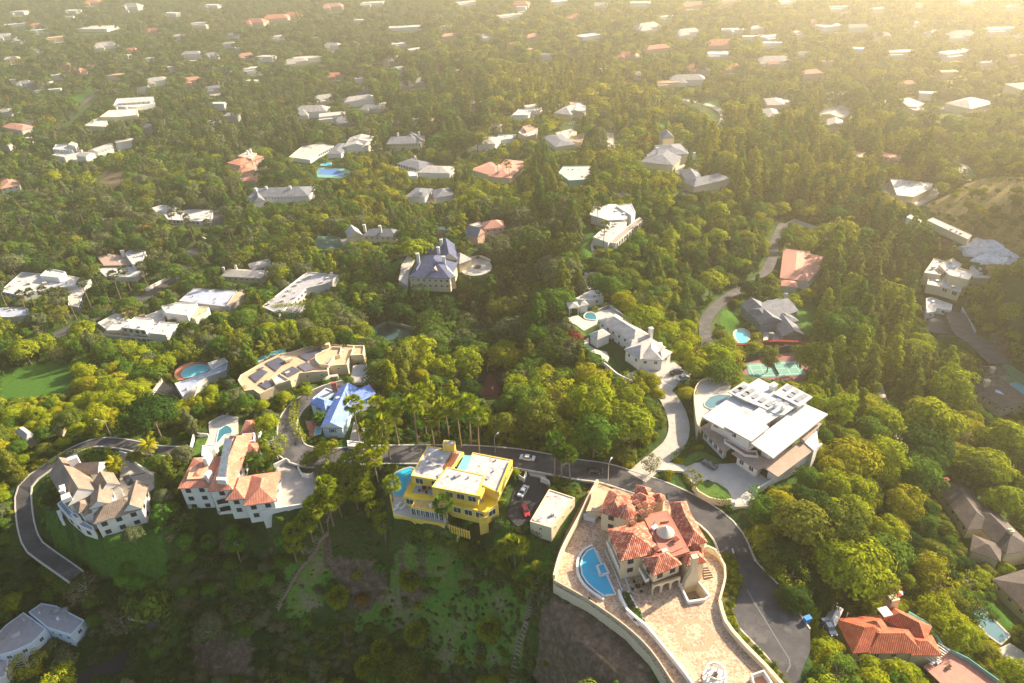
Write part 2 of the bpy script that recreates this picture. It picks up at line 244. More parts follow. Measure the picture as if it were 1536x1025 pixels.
# ---------------------------------------------------------------- mesh helpers
class MB:
    def __init__(s): s.v = []; s.f = []; s.uv = []
    def add(s, vs, fs, uvs=None):
        b = len(s.v); s.v += [tuple(float(c) for c in p) for p in vs]
        for i, f in enumerate(fs):
            s.f.append([b + k for k in f]); s.uv.append(uvs[i] if uvs else None)
    def box(s, c, sx, sy, sz, rz=0.0, ax=None):
        """c = centre of the base; ax = (unit x vector, unit y vector)"""
        if ax is None: ax = (np.array((math.cos(rz), math.sin(rz), 0)), np.array((-math.sin(rz), math.cos(rz), 0)))
        c = np.asarray(c, float); vs = []
        for dz in (0, sz):
            for a, b in ((-1, -1), (1, -1), (1, 1), (-1, 1)): vs.append(c + ax[0] * a * sx / 2 + ax[1] * b * sy / 2 + np.array((0, 0, dz)))
        s.add(vs, [(3, 2, 1, 0), (4, 5, 6, 7), (0, 1, 5, 4), (1, 2, 6, 5), (2, 3, 7, 6), (3, 0, 4, 7)])
    def prism(s, poly, z0, z1, top=True, bottom=False, side=True):
        """poly: list of (x,y); z0,z1 scalar or lists"""
        poly = ccw(poly); n = len(poly)
        Z0 = z0 if isinstance(z0, (list, tuple)) else [z0] * n; Z1 = z1 if isinstance(z1, (list, tuple)) else [z1] * n
        vs = [(p[0], p[1], Z0[i]) for i, p in enumerate(poly)] + [(p[0], p[1], Z1[i]) for i, p in enumerate(poly)]
        fs = [[i, (i + 1) % n, n + (i + 1) % n, n + i] for i in range(n)] if side else []
        if top: fs.append([n + i for i in range(n)])
        if bottom: fs.append([n - 1 - i for i in range(n)])
        s.add(vs, fs)
    def tube(s, pts, rad, seg=6, cap=True):
        pts = [np.asarray(p, float) for p in pts]; m = len(pts)
        if not isinstance(rad, (list, tuple)): rad = [rad] * m
        rings = []
        for i, p in enumerate(pts):
            t = pts[min(i + 1, m - 1)] - pts[max(i - 1, 0)]; t = t / (np.linalg.norm(t) + 1e-9)
            a = np.cross(t, (0, 0, 1.0)) if abs(t[2]) < .95 else np.cross(t, (1.0, 0, 0)); a /= np.linalg.norm(a) + 1e-9; b = np.cross(t, a)
            rings.append([p + (a * math.cos(2 * math.pi * k / seg) + b * math.sin(2 * math.pi * k / seg)) * rad[i] for k in range(seg)])
        vs = [v for r_ in rings for v in r_]; fs = []
        for i in range(m - 1):
            for k in range(seg): fs.append([i * seg + k, i * seg + (k + 1) % seg, (i + 1) * seg + (k + 1) % seg, (i + 1) * seg + k])
        if cap: fs.append([(m - 1) * seg + k for k in range(seg)]); fs.append([seg - 1 - k for k in range(seg)])
        s.add(vs, fs)
    def ribbon(s, pts, w, t0, t1):
        """wall along a polyline of (x,y,z): thickness w, from z+t0 to z+t1"""
        L_, R_ = offset(pts, w / 2), offset(pts, -w / 2); n = len(pts); vs = []
        for i in range(n):
            z = pts[i][2]; vs += [(L_[i][0], L_[i][1], z + t0), (R_[i][0], R_[i][1], z + t0), (R_[i][0], R_[i][1], z + t1), (L_[i][0], L_[i][1], z + t1)]
        fs = []
        for i in range(n - 1):
            a, b = i * 4, i * 4 + 4
            fs += [[a, b, b + 3, a + 3], [a + 3, b + 3, b + 2, a + 2], [a + 2, b + 2, b + 1, a + 1]]
        fs += [[0, 3, 2, 1], [(n - 1) * 4 + k for k in (0, 1, 2, 3)]]
        s.add(vs, fs)
    def build(s, name, m, parent=None, smooth=False, org=None, col=None):
        me = bpy.data.meshes.new(name)
        o_ = np.array(parent.location if parent and org is None else (org if org is not None else (0, 0, 0)), float)
        v = np.array(s.v, float).reshape(-1, 3) - o_
        me.from_pydata([tuple(p) for p in v], [], s.f)
        if any(u is not None for u in s.uv):
            ul = me.uv_layers.new(name='UVMap'); k = 0
            for f, u in zip(s.f, s.uv):
                for j in range(len(f)):
                    ul.data[k].uv = u[j] if u is not None else (0, 0); k += 1
        me.materials.append(m if not isinstance(m, str) else M[m])
        if smooth: me.shade_smooth()
        o = bpy.data.objects.new(name, me); (col or COL).objects.link(o)
        if parent: o.parent = parent
        elif org is not None: o.location = org
        return o
def ccw(poly):
    a = sum(p[0] * r_[1] - r_[0] * p[1] for p, r_ in zip(poly, list(poly[1:]) + [poly[0]]))
    return list(poly) if a > 0 else list(poly)[::-1]
def offset(pts, d, closed=False):
    n = len(pts); out = []
    for i in range(n):
        if closed: a, b = pts[i - 1], pts[(i + 1) % n]
        else: a, b = pts[max(i - 1, 0)], pts[min(i + 1, n - 1)]
        dx, dy = b[0] - a[0], b[1] - a[1]; L = math.hypot(dx, dy) + 1e-9
        out.append((pts[i][0] - dy / L * d, pts[i][1] + dx / L * d))
    return out
def inset(poly, d):
    """inset a ccw polygon by mitred edges"""
    poly = ccw(poly); n = len(poly); out = []
    for i in range(n):
        a, b, c = np.array(poly[i - 1][:2]), np.array(poly[i][:2]), np.array(poly[(i + 1) % n][:2])
        e1 = (b - a) / (np.linalg.norm(b - a) + 1e-9); e2 = (c - b) / (np.linalg.norm(c - b) + 1e-9)
        n1 = np.array((-e1[1], e1[0])); n2 = np.array((-e2[1], e2[0])); k = 1 + n1 @ n2
        out.append(tuple(b + (n1 + n2) * d / max(k, .4)))
    return out
def smoothline(pts, step=3.0, closed=False):
    """Catmull-Rom through (x,y[,z]) resampled"""
    P_ = [np.array(p, float) for p in pts]; n = len(P_); out = []
    rng = range(n) if closed else range(n - 1)
    for i in rng:
        if closed: a, b, c, d = P_[i - 1], P_[i], P_[(i + 1) % n], P_[(i + 2) % n]
        else: a, b, c, d = P_[max(i - 1, 0)], P_[i], P_[i + 1], P_[min(i + 2, n - 1)]
        m = max(1, int(np.linalg.norm((c - b)[:2]) / step))
        for k in range(m):
            t = k / m; out.append(.5 * ((2 * b) + (c - a) * t + (2 * a - 5 * b + 4 * c - d) * t * t + (3 * b - a - 3 * c + d) * t ** 3))
    if not closed: out.append(P_[-1])
    return out
def tag(o, label=None, cat=None, group=None, kind=None):
    if label: o['label'] = label
    if cat: o['category'] = cat
    if group: o['group'] = group
    if kind: o['kind'] = kind
    return o
def thing(name, label, cat, loc, group=None):
    o = bpy.data.objects.new(name, None); COL.objects.link(o); o.location = tuple(float(c) for c in loc); o.empty_display_size = .5
    return tag(o, label, cat, group)
# ---------------------------------------------------------------- pads, roads, terrain
Z1 = (0, 600, 2.4125); Z2 = (380, 600, 2.4125); Z3 = (760, 600, 2.4125); Z4 = (1136, 600, 2.4125)
T1 = (0, 300, 3.4175); T2 = (380, 300, 3.4175); T3 = (760, 300, 3.4175); T4 = (1136, 300, 3.4175)
T5 = (0, 0, 3.4175); T6 = (380, 0, 3.4175); T7 = (760, 0, 3.4175); T8 = (1136, 0, 3.4175)
ZL = (50, 610, 4.659); ZP = (240, 600, 5.123); ZY = (560, 640, 4.8); ZM = (820, 710, 5.123); ZG = (960, 850, 5.858); ZN = (1010, 550, 4.458); ZB = (340, 490, 4.879); ZW = (840, 430, 6.027)
PADS = []; FOOT = []            # FOOT: world polygons where nothing grows
def W(pts, z): return [tuple(P(x, y, z)[:2]) for x, y in pts]
def pad(pts, z, drop=0.3, blend=6.0, foot=True):
    poly = W(pts, z); PADS.append((poly, z, drop, blend))
    if foot: FOOT.append(poly)
    return poly
def apply_pad(poly, z, drop, blend):
    xs = [p[0] for p in poly]; ys = [p[1] for p in poly]
    i0, i1 = np.searchsorted(gx, (min(xs) - blend - 3, max(xs) + blend + 3)); j0, j1 = np.searchsorted(gy, (min(ys) - blend - 3, max(ys) + blend + 3))
    sl = (slice(j0, j1), slice(i0, i1)); X, Y = GX[sl], GY[sl]
    if X.size == 0: return
    ins = inpoly(X, Y, poly); pl = [(p[0], p[1], 0) for p in poly]; d, _ = segdist(X, Y, pl + pl[:1])
    if drop > 1.5:
        GZ[sl] = np.where(ins & (d > 1.3), z - drop, GZ[sl])
    else:
        k = np.where(ins, 1.0, np.clip(1 - (d - 1.5) / blend, 0, 1)); k = k * k * (3 - 2 * k)
        GZ[sl] = GZ[sl] * (1 - k) + (z - drop) * k
TERR = pad(q(Z3, [(335,305),(380,322),(470,318),(560,345),(620,395),(700,480),(735,540),(775,580),(790,640),(768,740),(790,810),(850,890),(935,970),(1010,1060),(700,1100),(600,1060),(520,930),(430,835),(300,740),(168,668),(200,560),(280,420)]), 0, 4.0)
pad([(1092,800),(1112,799),(1136,845),(1175,885),(1215,944),(1216,975),(1200,1014),(1215,1070),(1190,1070),(1180,1024),(1148,983),(1108,942),(1098,918),(1103,885),(1107,867),(1100,830)], -1.0)
MODP = pad(q(ZN, [(190,600),(0,700),(0,760),(120,800),(230,760),(330,800),(400,900),(380,960),(470,1000),(560,930),(650,800),(640,760),(420,640),(330,650)]), 0.6, .3, 4)
YPOOL = pad(q(ZY, [(290,290),(200,310),(120,370),(95,440),(140,600),(150,640),(510,700),(560,520),(400,300)]), 0.0, .6, 3)
YDRIVE = pad(q(ZY, [(1090,330),(1260,420),(1120,700),(900,680),(960,480),(1040,400)]), -1.0, .3, 4)
PDRIVE = pad(q(ZP, [(890,490),(975,470),(1040,520),(1080,590),(1210,580),(1245,690),(1240,770),(890,845)]), 0.0, .4, 3)
PPOOLT = pad(q(ZP, [(360,170),(480,110),(600,130),(700,130),(700,400),(430,380),(330,430),(225,440),(265,270),(380,250)]), 0.3, .3, 4)
WDRIVE = pad(q(ZW, [(560,790),(760,740),(1030,680),(1185,790),(1060,890),(1040,1000),(930,1020),(880,900),(760,900),(640,880)]), 0.0, .3, 5)
WTERR = pad(q(ZW, [(80,250),(330,220),(460,180),(640,320),(560,500),(620,680),(560,780),(440,720),(370,690),(230,560),(200,500),(150,400)]), 0.4, .3, 5)
TDRIVE = pad(q(ZB, [(905,280),(1015,270),(1050,400),(910,420)]), -1.5, .3, 5)
LDRIVE = pad(q(ZL, [(610,325),(700,360),(860,490),(850,560),(780,620),(600,640),(560,560),(600,460)]), -2.0, .3, 4)
pad(q(ZL, [(130,770),(250,880),(400,905),(560,925),(740,865),(860,770),(900,850),(600,1000),(330,960),(120,850)]), -4.3, .3, 8, False)
pad(q(Z1, [(-80,930),(20,800),(85,755),(160,725),(215,735),(320,790),(265,870),(120,910),(0,970)]), -33.2, .3, 6, False)
CHCOURT = pad(q(T2, [(1055,345),(1090,310),(1160,298),(1215,320),(1220,360),(1170,390),(1090,385)]), -25.5, .3, 6)
TENNIS = pad([(1112,545),(1180,528),(1222,530),(1226,540),(1206,574),(1120,574),(1105,560)], -36, .3, 6)
def groundpoly(pts):  # ground-hugging photo polygon -> world polygon
    return [tuple(G(x, y)[:2]) for x, y in pts]
PADS.append((W([(822,900),(836,886),(882,916),(938,955),(978,1000),(1012,1055),(975,1055),(935,1005),(875,955)], -3), -3, .3, 5))
for p_ in PADS: apply_pad(*p_)
def clampdown(poly, z, gap=.3, slope=.8):
    xs = [p[0] for p in poly]; ys = [p[1] for p in poly]; i0, i1 = np.searchsorted(gx, (min(xs) - 12, max(xs) + 12)); j0, j1 = np.searchsorted(gy, (min(ys) - 12, max(ys) + 12)); sl = (slice(j0, j1), slice(i0, i1)); X, Y = GX[sl], GY[sl]
    if X.size == 0: return
    pl = [(p[0], p[1], 0) for p in poly]; d, _ = segdist(X, Y, pl + pl[:1]); d = np.where(inpoly(X, Y, poly), 0, d); lim = np.where(d < 12, z - gap + np.maximum(d - 1.5, 0) * slope, 1e3); GZ[sl] = np.minimum(GZ[sl], lim)
ROADS = []
def road(pts, w_, m='asphalt', name='road', smoothz=7, lift=0.0):
    g = smoothline([G(x, y)[:2] for x, y in pts], 2.5)
    z = hgt([p[0] for p in g], [p[1] for p in g]); k = smoothz; zp = np.concatenate([[z[0]] * k, z, [z[-1]] * k]); z = np.convolve(zp, np.ones(2 * k + 1) / (2 * k + 1), 'valid')
    pl = [(p[0], p[1], float(zz) + lift) for p, zz in zip(g, z)]
    ROADS.append((pl, w_, m, name)); return pl
MAIN = road([(430,650),(437,672),(456,682),(483,687),(535,685),(576,683),(640,681),(700,682),(760,686),(801,693),(864,704),(905,710),(946,722),(992,737),(1033,755),(1067,776),(1092,807),(1108,845)], 8.2)
LOOPU = road([(576,569),(557,573),(514,578),(478,590),(449,607),(433,629),(430,652)], 6.0)
LOOPL = road([(118,872),(95,857),(75,845),(55,825),(39,799),(33,766),(36,728),(66,699),(104,677),(145,665),(187,667),(232,675),(285,676)], 4.3)
LOWR = road([(232,960),(234,935),(222,912),(205,900),(188,895)], 5.5); LOWR2 = road([(110,1030),(150,1010),(178,994),(190,980)], 6, 'darkasphalt')
MIDD = road([(955,716),(980,695),(1010,668),(1019,640),(1012,612),(1000,595),(985,585)], 6.5, 'concrete')
CANY = road([(1065,525),(1058,505),(1058,481),(1070,464),(1096,443),(1125,428),(1146,411),(1158,388),(1162,364),(1175,335)], 5.5)
CANR = road([(1235,519),(1253,528),(1268,549),(1290,565),(1311,577),(1325,610),(1345,650),(1350,700)], 5.0, 'concrete')
FARR = road([(1432,470),(1445,495),(1467,514),(1478,528),(1500,545)], 9.0)
LEFTR = road([(-40,550),(9,531),(58,516),(94,499),(146,475),(187,458),(222,443),(257,420),(272,405),(293,373),(322,356),(325,338),(330,315)], 8)
road([(88,187),(110,165),(140,143),(158,129)], 9); road([(712,232),(713,215),(709,196)], 6)
road([(918,236),(917,218),(915,200)], 6, 'concrete'); road([(985,152),(1015,149),(1053,155),(1075,163),(1086,175),(1078,192)], 7, 'concrete')
road([(640,563),(673,566),(749,566),(790,568)], 7, 'darkasphalt'); road([(1370,205),(1385,219),(1440,249),(1445,270)], 9, 'concrete')
road([(886,410),(888,426),(893,440)], 6, 'concrete'); road([(1536,770),(1500,735),(1478,700)], 8); road([(1185,330),(1215,345),(1232,362)], 12, 'concrete')
road([(1040,290),(1000,298),(945,292),(905,290)], 9)
road([(700,870),(712,872)], 1, 'concrete')  ; ROADS.pop()
for pl, w_, m_, n_ in ROADS:
    xs = [p[0] for p in pl]; ys = [p[1] for p in pl]; mg = w_ / 2 + 9
    i0, i1 = np.searchsorted(gx, (min(xs) - mg, max(xs) + mg)); j0, j1 = np.searchsorted(gy, (min(ys) - mg, max(ys) + mg)); sl = (slice(j0, j1), slice(i0, i1))
    d, bz = segdist(GX[sl], GY[sl], pl); k = np.clip(1 - (d - w_ / 2 - 1.3) / 6.0, 0, 1); k = k * k * (3 - 2 * k)
    GZ[sl] = GZ[sl] * (1 - k) + (bz - 0.30) * k
for p_ in PADS:
    if p_[2] > 1.5: apply_pad(*p_)
# ---- ground cover paint: what actually grows or lies there
PAINT = {'lawn': [[(0,555),(70,545),(125,548),(115,580),(80,594),(0,600)], [(1079,490),(1082,470),(1123,452),(1130,481),(1102,495)], [(862,360),(883,335),(893,356),(889,386),(875,382)],
   [(571,416),(579,399),(608,385),(600,399),(590,414)], [(1191,455),(1224,458),(1234,502),(1212,505),(1197,481)], [(770,815),(815,812),(838,850),(800,868),(735,850),(740,830)], [(60,750),(110,810),(240,800),(260,860),(150,850),(80,830)], [(85,150),(102,132),(140,126),(160,126),(150,140),(115,158)], [(985,187),(1015,185),(1014,200),(985,200)], [(1038,149),(1075,150),(1085,165),(1060,160)],
   [(1206,176),(1240,180),(1238,190),(1200,186)], [(1160,255),(1192,262),(1189,290),(1160,285)], [(1385,172),(1440,168),(1450,195),(1390,190)], [(640,790),(760,800),(770,830),(700,830),(640,815)], [(1000,720),(1085,760),(1080,775),(1000,735)], [(1480,900),(1536,850),(1536,930),(1510,960)], [(1470,560),(1500,640),(1455,640)]],
 'dirt': [q(Z3, [(160,700),(300,765),(430,860),(540,1000),(560,1120),(80,1120),(120,850)]), [(280,945),(385,960),(380,1020),(290,1015)], [(160,258),(208,262),(185,295),(135,292)], [(480,815),(560,840),(590,905),(520,910)], [(95,312),(140,318),(132,332),(97,330)], [(88,500),(130,508),(120,522),(85,520)], [(1370,340),(1400,348),(1445,385),(1420,392)], [(600,870),(640,880),(620,910),(585,900)], [(1210,720),(1240,700),(1236,740)], [(1490,480),(1536,470),(1536,520),(1490,530)]],
 'scrub': [[(430,850),(490,800),(510,880),(450,935),(420,900)], [(560,880),(700,850),(800,868),(780,1020),(600,1060),(520,950)]],
 'dry': [[(1385,305),(1450,275),(1560,255),(1560,420),(1505,395),(1440,350)], [(1400,90),(1536,90),(1536,130),(1420,130)]]}
pa = {}
for k_, polys in PAINT.items():
    a_ = np.zeros(GX.shape)
    for pg in polys:
        wp = groundpoly(pg); xs = [p[0] for p in wp]; ys = [p[1] for p in wp]
        i0, i1 = np.searchsorted(gx, (min(xs) - 3, max(xs) + 3)); j0, j1 = np.searchsorted(gy, (min(ys) - 3, max(ys) + 3)); sl = (slice(j0, j1), slice(i0, i1))
        a_[sl] = np.maximum(a_[sl], inpoly(GX[sl], GY[sl], wp))
    pa[k_] = a_
LAWNS = {k_: [groundpoly(g) for g in v] for k_, v in PAINT.items()}
def terrain():
    ny, nx = GX.shape; me = bpy.data.meshes.new('terrain')
    co = np.stack([GX, GY, GZ], -1).reshape(-1, 3); me.vertices.add(len(co)); me.vertices.foreach_set('co', co.ravel().astype(np.float32))
    j, i = np.meshgrid(np.arange(ny - 1), np.arange(nx - 1), indexing='ij'); a = (j * nx + i).ravel(); f = np.stack([a, a + 1, a + nx + 1, a + nx], 1)
    me.loops.add(f.size); me.loops.foreach_set('vertex_index', f.ravel().astype(np.int32)); me.polygons.add(len(f)); me.polygons.foreach_set('loop_start', np.arange(0, f.size, 4, dtype=np.int32)); me.polygons.foreach_set('loop_total', np.full(len(f), 4, np.int32))
    for k_, a_ in pa.items():
        at = me.attributes.new(k_, 'FLOAT', 'POINT'); at.data.foreach_set('value', a_.ravel().astype(np.float32))
    me.update(calc_edges=True); me.shade_smooth()
    m, nt, b = newmat('hillside_ground'); L = nt.links.new
    tc = N(nt, 'ShaderNodeTexCoord')
    def noise(s, d=6, r_=.65): n_ = N(nt, 'ShaderNodeTexNoise'); n_.inputs['Scale'].default_value = s; n_.inputs['Detail'].default_value = d; n_.inputs['Roughness'].default_value = r_; L(tc.outputs['Object'], n_.inputs['Vector']); return n_.outputs[0]
    def ramp(src, stops):
        r_ = N(nt, 'ShaderNodeValToRGB'); e = r_.color_ramp.elements; e[0].position, e[0].color = stops[0][0], c4(stops[0][1]); e[1].position, e[1].color = stops[-1][0], c4(stops[-1][1])
        for p_, c in stops[1:-1]: x = e.new(p_); x.color = c4(c)
        L(src, r_.inputs[0]); return r_.outputs[0]
    def mix(fac, a, c): x = N(nt, 'ShaderNodeMix', data_type='RGBA'); L(fac, x.inputs[0]); L(a, x.inputs[6]); L(c, x.inputs[7]); return x.outputs[2]
    def attr(n_, nz): 
        a = N(nt, 'ShaderNodeAttribute', attribute_name=n_); ad = N(nt, 'ShaderNodeMath', operation='ADD'); L(a.outputs['Fac'], ad.inputs[0]); L(nz, ad.inputs[1])
        mr = N(nt, 'ShaderNodeMapRange'); mr.inputs[1].default_value = .85; mr.inputs[2].default_value = 1.1; L(ad.outputs[0], mr.inputs[0]); return mr.outputs[0]
    n1 = noise(.12, 8); n2 = noise(1.1, 8, .7); n3 = noise(.5, 8, .7)
    base = ramp(n1, [(.3, (.022,.052,.012)), (.48, (.036,.078,.016)), (.62, (.070,.085,.026)), (.75, (.12,.095,.045))])
    lawn = ramp(n3, [(.3, (.035,.10,.012)), (.5, (.05,.13,.016)), (.7, (.075,.14,.022))]); dirt = ramp(n3, [(.3, (.075,.052,.036)), (.5, (.13,.095,.065)), (.62, (.19,.14,.10)), (.75, (.33,.26,.19))]); dry = ramp(n3, [(.3, (.12,.12,.03)), (.5, (.27,.20,.07)), (.7, (.38,.28,.11))])
    c = mix(attr('lawn', n2), base, lawn); scr = ramp(n1, [(.3, (.04,.12,.018)), (.44, (.075,.20,.026)), (.54, (.13,.19,.04)), (.64, (.21,.17,.11)), (.8, (.09,.20,.03))]); c = mix(attr('scrub', n2), c, scr); c = mix(attr('dirt', n2), c, dirt); c = mix(attr('dry', n2), c, dry)
    mr = N(nt, 'ShaderNodeMapRange'); mr.inputs[1].default_value = .3; mr.inputs[2].default_value = .7; mr.inputs[3].default_value = .6; mr.inputs[4].default_value = 1.35; L(n2, mr.inputs[0])
    mm = N(nt, 'ShaderNodeMix', data_type='RGBA', blend_type='MULTIPLY'); mm.inputs[0].default_value = 1; L(c, mm.inputs[6]); L(mr.outputs[0], mm.inputs[7])
    L(mm.outputs[2], b.inputs['Base Color']); b.inputs['Roughness'].default_value = .95; b.inputs['Specular IOR Level'].default_value = .1
    bp = N(nt, 'ShaderNodeBump'); bp.inputs['Strength'].default_value = .6; bp.inputs['Distance'].default_value = .4; L(n2, bp.inputs['Height']); L(bp.outputs[0], b.inputs['Normal'])
    me.materials.append(m); o = bpy.data.objects.new('terrain', me); COL.objects.link(o); tag(o, 'green and brown hillsides and valley floor under the trees', 'hillside', kind='structure')
LBL = {'asphalt': 'grey asphalt road winding along the hillside', 'darkasphalt': 'dark asphalt lane between the trees', 'concrete': 'pale concrete driveway climbing between the trees'}
for pl, w_, m_, n_ in ROADS:
    b = MB(); a, c = offset(pl, w_ / 2), offset(pl, -w_ / 2); n = len(pl); vs = []
    for i in range(n):
        z = pl[i][2] + .04; vs += [(a[i][0], a[i][1], z - 1.2), (a[i][0], a[i][1], z), (c[i][0], c[i][1], z), (c[i][0], c[i][1], z - 1.2)]
    b.add(vs, [[4 * i + k, 4 * i + k + 1, 4 * i + k + 5, 4 * i + k + 4][::-1] for i in range(n - 1) for k in range(3)])
    tag(b.build('road', m_), LBL[m_], 'road', kind='structure')
def kerb(pl, off, skip=()):
    o_ = offset(pl, off); b = MB(); b.ribbon([(p[0], p[1], z[2]) for p, z in zip(o_, pl)], .42, -.5, .17); tag(b.build('kerb', 'kerb'), 'pale concrete kerb along the asphalt road', 'kerb', kind='structure')
kerb(MAIN, 4.2); kerb(MAIN, -4.2); kerb(LOOPL, 2.25); kerb(LOOPL, -2.25); kerb(LOOPU, 3.1); kerb(LOOPU, -3.1); kerb(LOWR, 2.9)
def slab(name, poly, z, m, th=.6, kind='structure', label=None, cat=None, lift=0.0):
    b = MB(); b.prism(poly, z - th, z + lift); o = b.build(name, m); tag(o, label, cat, kind=kind); return o
TURN = PADS[1][0]
slab('road', TURN, -.96, 'asphalt', 1.2, label='wide asphalt turnout at the bend of the road', cat='road')
b = MB(); b.ribbon([tuple(P(x, y, -.94)) for x, y in q(ZG, [(940,200),(1000,310),(1130,520),(1240,700),(1310,810),(1320,870),(1290,930)])], .28, -.01, .012); tag(b.build('road_marking', 'faintline'), 'faded white painted line on the asphalt turnout', 'road marking', kind='structure')
b = MB(); b.ribbon([(x, y, -.97) for x, y in [P(x, y, -1)[:2] for x, y in [(1092,800),(1100,830),(1107,867),(1103,885),(1098,918),(1108,942),(1148,983),(1180,1024),(1195,1060)]]], .4, -.3, .16); tag(b.build('kerb', 'kerb'), 'pale concrete kerb around the planted strip', 'kerb', kind='structure')
b = MB(); b.ribbon([(x, y, -.97) for x, y in [P(x, y, -1)[:2] for x, y in [(1112,799),(1136,845),(1175,885),(1215,944)]]], .4, -.3, .16); tag(b.build('kerb', 'kerb'), 'pale concrete kerb beside the dark round trees', 'kerb', kind='structure')
# ---------------------------------------------------------------- vegetation library
LIB = bpy.data.collections.new('tree_library')      # not linked to the scene
def leafmesh(name, C, Nn, size, aspect=.62, trunkless=True):
    """C centres (n,3), Nn normals, size (n,) -> mesh of leaf sized quads"""
    n = len(C); Nn = Nn / (np.linalg.norm(Nn, axis=1, keepdims=True) + 1e-9)
    a = nr.normal(size=(n, 3)); a -= (a * Nn).sum(1, keepdims=True) * Nn; a /= np.linalg.norm(a, axis=1, keepdims=True) + 1e-9; b = np.cross(Nn, a)
    s = size[:, None] * .5; t = s * aspect
    v = np.stack([C - a * s, C - b * t + a * s * .2, C + a * s, C + b * t - a * s * .1], 1).reshape(-1, 3)
    me = bpy.data.meshes.new(name); me.vertices.add(4 * n); me.vertices.foreach_set('co', v.ravel().astype(np.float32)); me.loops.add(4 * n); me.loops.foreach_set('vertex_index', np.arange(4 * n, dtype=np.int32))
    me.polygons.add(n); me.polygons.foreach_set('loop_start', np.arange(0, 4 * n, 4, dtype=np.int32)); me.polygons.foreach_set('loop_total', np.full(n, 4, np.int32)); me.update(calc_edges=True)
    me.materials.append(LM['mid green']); return me
def sph(n): v = nr.normal(size=(n, 3)); return v / np.linalg.norm(v, axis=1, keepdims=True)
def clumps(centers, radii, per, leaf, flat=.8, fill=.78):
    C = []; Nn = []
    for c, r_ in zip(centers, radii):
        k = max(6, int(per * (r_ / np.mean(radii)) ** 2)); d = sph(k); d[:, 2] = np.where(d[:, 2] < -.35, -d[:, 2], d[:, 2])
        rr = r_ * (fill + (1 - fill) * nr.random(k) ** .5)[:, None]; C.append(c + d * rr * (1, 1, flat)); o_ = np.array((c[0], c[1], (c[2] - .55) * .9)); o_ = o_ / (np.linalg.norm(o_) + .12); Nn.append(d + .32 * sph(k) + o_ * .6 + (0, 0, .2))
    C = np.vstack(C); Nn = np.vstack(Nn); return C, Nn, leaf * (.6 + .8 * nr.random(len(C)))
# all trees are unit height 1 (scaled on placing); crown meshes and trunk meshes kept apart
def broad(K, per, leaf, wide=.42, low=.34, top=1.0, cl=.15):
    cs, rs = [], []; lob = sph(5); la = nr.uniform(.06, .22, 5)
    for i in range(K):
        d = sph(1)[0]; d[2] = abs(d[2]) * 1.0 - .28; k = 1 + sum(a_ * max(0, d @ l_) ** 3 for a_, l_ in zip(la, lob)) - .12; rr = nr.uniform(.72, 1.0) * k
        cz = (low + top) / 2; cs.append(np.array((d[0] * wide * rr, d[1] * wide * rr, cz - .04 + d[2] * (top - low) / 2 * rr))); rs.append(cl * nr.uniform(.7, 1.35))
    for i in range(K // 5): d = sph(1)[0]; cs.append(np.array((d[0] * wide * .4, d[1] * wide * .4, (low + top) / 2 + d[2] * .15))); rs.append(cl * 1.4)
    return clumps(cs, rs, per, leaf)
def pine(K, per, leaf, wide=.34):
    cs, rs = [], []
    for i in range(K):
        t = i / K; z = .30 + .66 * t; env = wide * math.sin(math.pi * (.18 + .72 * (1 - t) ** .9)) ; a = i * 2.4 + nr.uniform(-.4, .4); rr = env * nr.uniform(.25, 1.0) ** .6
        cs.append(np.array((math.cos(a) * rr, math.sin(a) * rr, z + nr.uniform(-.03, .03)))); rs.append(nr.uniform(.07, .14))
    return clumps(cs, rs, per, leaf, .62, .65)
def column(K, per, leaf, wide=.17, low=.08, pw=.7):
    cs, rs = [], []; wob = nr.uniform(0, 6, 3)
    for i in range(K):
        t = (i + nr.random()) / K; z = low + (1 - low - .03) * t; env = wide * min(1, (t + .12) * 2.6) * (1 - t) ** pw * (1 + .22 * math.sin(t * 17 + wob[0]) + .12 * math.sin(t * 31 + wob[1])) + .012; a = i * 2.4 + nr.uniform(-.5, .5)
        rr = env * nr.uniform(.4, 1.05); cs.append(np.array((math.cos(a) * rr, math.sin(a) * rr, z))); rs.append(max(.03, wide * .46 * (1 - t * .6) * nr.uniform(.6, 1.35)))
    return clumps(cs, rs, per, leaf, 1.1, .72)
def shrub(K, per, leaf):
    cs = [np.array((nr.uniform(-.45, .45), nr.uniform(-.45, .45), nr.uniform(.15, .62))) for _ in range(K)]; return clumps(cs, [nr.uniform(.22, .36) for _ in range(K)], per, leaf)
def trunkmb(h, r_, limbs, spread, lean=.03, seg=6, start=.45):
    b = MB(); lx, ly = nr.uniform(-lean, lean, 2); pts = [(lx * t * t, ly * t * t, h * t - .02) for t in (0, .25, .5, .75, 1)]; b.tube(pts, [r_ * 1.35, r_, r_ * .82, r_ * .6, r_ * .3], seg)
    for i in range(limbs):
        t = start + (1 - start) * (i + .5) / limbs * .95; a = i * 2.4 + nr.random(); s = spread * nr.uniform(.6, 1) * (1.15 - t * .6); z = h * t
        p0 = np.array((lx * t * t, ly * t * t, z)); d = np.array((math.cos(a), math.sin(a), nr.uniform(.35, .9))); p1 = p0 + d * s * .45; p2 = p1 + (d + (0, 0, .3)) * s * .5
        b.tube([p0, p1, p2], [r_ * .5, r_ * .34, r_ * .12], 5)
        e = p1 + np.array((math.cos(a + .9), math.sin(a + .9), .5)) * s * .4; b.tube([p1, e], [r_ * .28, r_ * .08], 4)
    return b
def lib(mb, name, m):
    o = mb.build(name, m, col=LIB); return o.data
PROTO = {}   # kind -> lod -> list of (crown mesh, trunk mesh or None)
